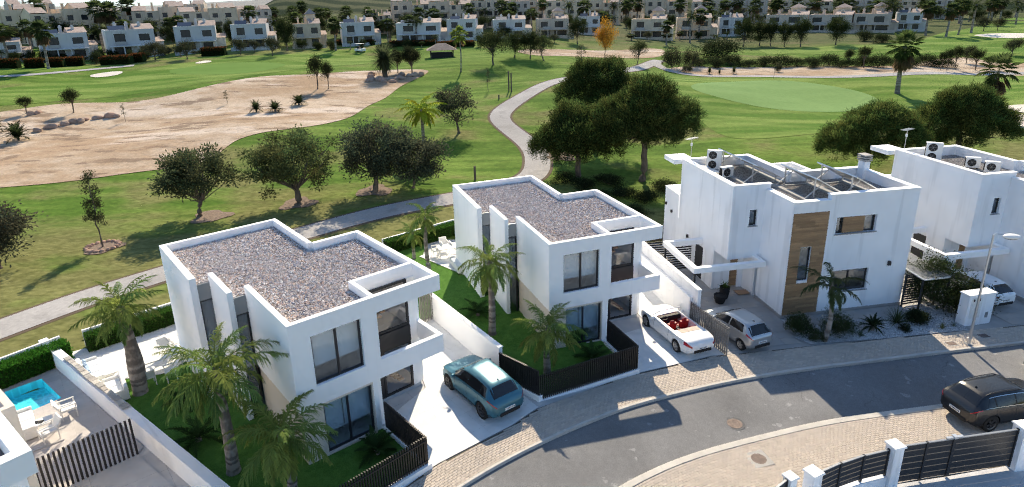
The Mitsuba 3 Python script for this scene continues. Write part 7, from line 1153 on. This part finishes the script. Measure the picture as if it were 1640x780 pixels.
def far_block(v):
    """15 m wide, 10 m deep, about 10.5 m high apartment house with sloping roofs"""
    out = []; g = np.random.default_rng(300 + v); wm = ('cream_wall', 'far_cream', 'far_grey')[v % 3]; Hs = ((9.2, 10.4), (10.2, 8.8), (9.6, 9.6))[v % 3]; ops = []
    for fl in range(3):
        for x in (-6.4, -3.2, .9, 4.2):
            w_ = (1.6, 2.2, 1.4)[(fl + int(x)) % 3]; z = .3 + fl * 3.0; ops.append((x, x + w_, z + (.8 if fl else .1), z + 2.3))
    mb = MB(); mb.wall(holes(rect(-7.5, 0, -5, Hs[0]), *[rect(*o) for o in ops if o[1] < 0]), -5, -4.7); mb.wall(holes(rect(0, 7.5, -5, Hs[1]), *[rect(*o) for o in ops if o[0] > 0]), -5.8, -5.5)
    mb.side(rect(-4.7, 5, -5, Hs[0]), -7.5, -7.2); mb.side(rect(-5.5, 5, -5, max(Hs)), -.15, .15); mb.side(rect(-5.5, 5, -5, Hs[1]), 7.2, 7.5); mb.wall(rect(-7.2, 7.2, -5, min(Hs)), 4.7, 5); mb.box(-7.2, 7.2, -4.6, 4.6, min(Hs) - .6, min(Hs) - .4)
    for x0, x1, h in ((-7.2, -3.4, Hs[0]), (3.2, 7.2, Hs[1])): mb.side(Polygon([(-4.6, h - .5), (4.6, h - .5), (4.6, h + .2), (0, h + 1.7), (-4.6, h + .2)]), x0, x0 + .2); mb.side(Polygon([(-4.6, h - .5), (4.6, h - .5), (4.6, h + .2), (0, h + 1.7), (-4.6, h + .2)]), x1 - .2, x1)
    out.append(('wall', mb.mesh(), wm, None))
    for x0, x1, h in ((-7.3, -3.3, Hs[0]), (3.1, 7.3, Hs[1])): out.append(('roof', MB().add([(x0, -4.9, h + .22), (x1, -4.9, h + .22), (x1, 0, h + 1.8), (x0, 0, h + 1.8), (x1, 4.9, h + .22), (x0, 4.9, h + .22)], [[0, 1, 2, 3], [3, 2, 4, 5]]).mesh(), 'far_roof', None))
    for (a, b, c, d) in ops:
        y = -4.82 if b < 0 else -5.62; fm = MB().box(a, b, y, y + .05, c, c + .08).box(a, b, y, y + .05, d - .08, d).box((a + b) / 2 - .05, (a + b) / 2 + .05, y, y + .05, c, d); out.append(('window', fm.mesh(), 'dark_frame', None)); out.append(('pane', MB().add([(a, y + .02, c), (b, y + .02, c), (b, y + .02, d), (a, y + .02, d)], [[0, 1, 2, 3]]).mesh(), 'far_dark', None))
    for fl in (1, 2): out.append(('balcony', MB().box(-3.6, -.3, -6.2, -5.01, fl * 3.0 + .1, fl * 3.0 + .3).box(-3.6, -.3, -6.2, -6.05, fl * 3.0 + .3, fl * 3.0 + 1.1).mesh(), wm, None))
    for x in (-5, -1.5, 2, 5.4): out.append(('chimney', MB().box(x - .3, x + .3, 1, 1.6, min(Hs), max(Hs) + 1.5).box(x - .42, x + .42, .88, 1.72, max(Hs) + 1.5, max(Hs) + 1.65).mesh(), wm, None))
    return out
mat('far_cream', plaster((.57, .46, .34), .1), .85, .15)
for v in range(3): group('villa_%d' % v, far_villa(v)); group('block_%d' % v, far_block(v))
def placed(name, gname, q, w, h, rot, label, cat, grp):
    base = 10.0 if 'villa' in gname else 15.0; hh = 6.6 if 'villa' in gname else 10.4; k = num(name); tag(k, label, cat, grp); s = w / base
    scene[k] = {'type': 'instance', 'to_world': T().translate([q[0], q[1], g1(*q)]).rotate([0, 0, 1], math.degrees(rot)).translate([0, 4.5 * s, 0]).scale([s, s, h / hh]), 'shape': {'type': 'ref', 'id': 'kind_' + gname}}
for i, (q, w, h, v, rot) in enumerate(VILLAS): placed('far_villa', 'villa_%d' % v, q, w, h, rot, ('%s two storey far villa, %s from the left in the front row') % (('white', 'grey', 'cream')[v], ordinal(i)), 'house', 'two storey villas beyond the golf course')
for i, (q, w, h, v, rot) in enumerate(BLOCKS): placed('apartment_house', 'block_%d' % v, q, w, h, rot, ('%s apartment house, %s from the left behind the front row') % (('cream', 'pale beige', 'greyish')[v], ordinal(i)), 'building', 'apartment houses on the far slope')
for i, (a, b, h, lab) in enumerate(HEDGES): hedge(a, b, 1.4, h, lab, 400 + i, 1500, (.028, .042, .016), .34, 'far_hedge', (.16, .06, .025))
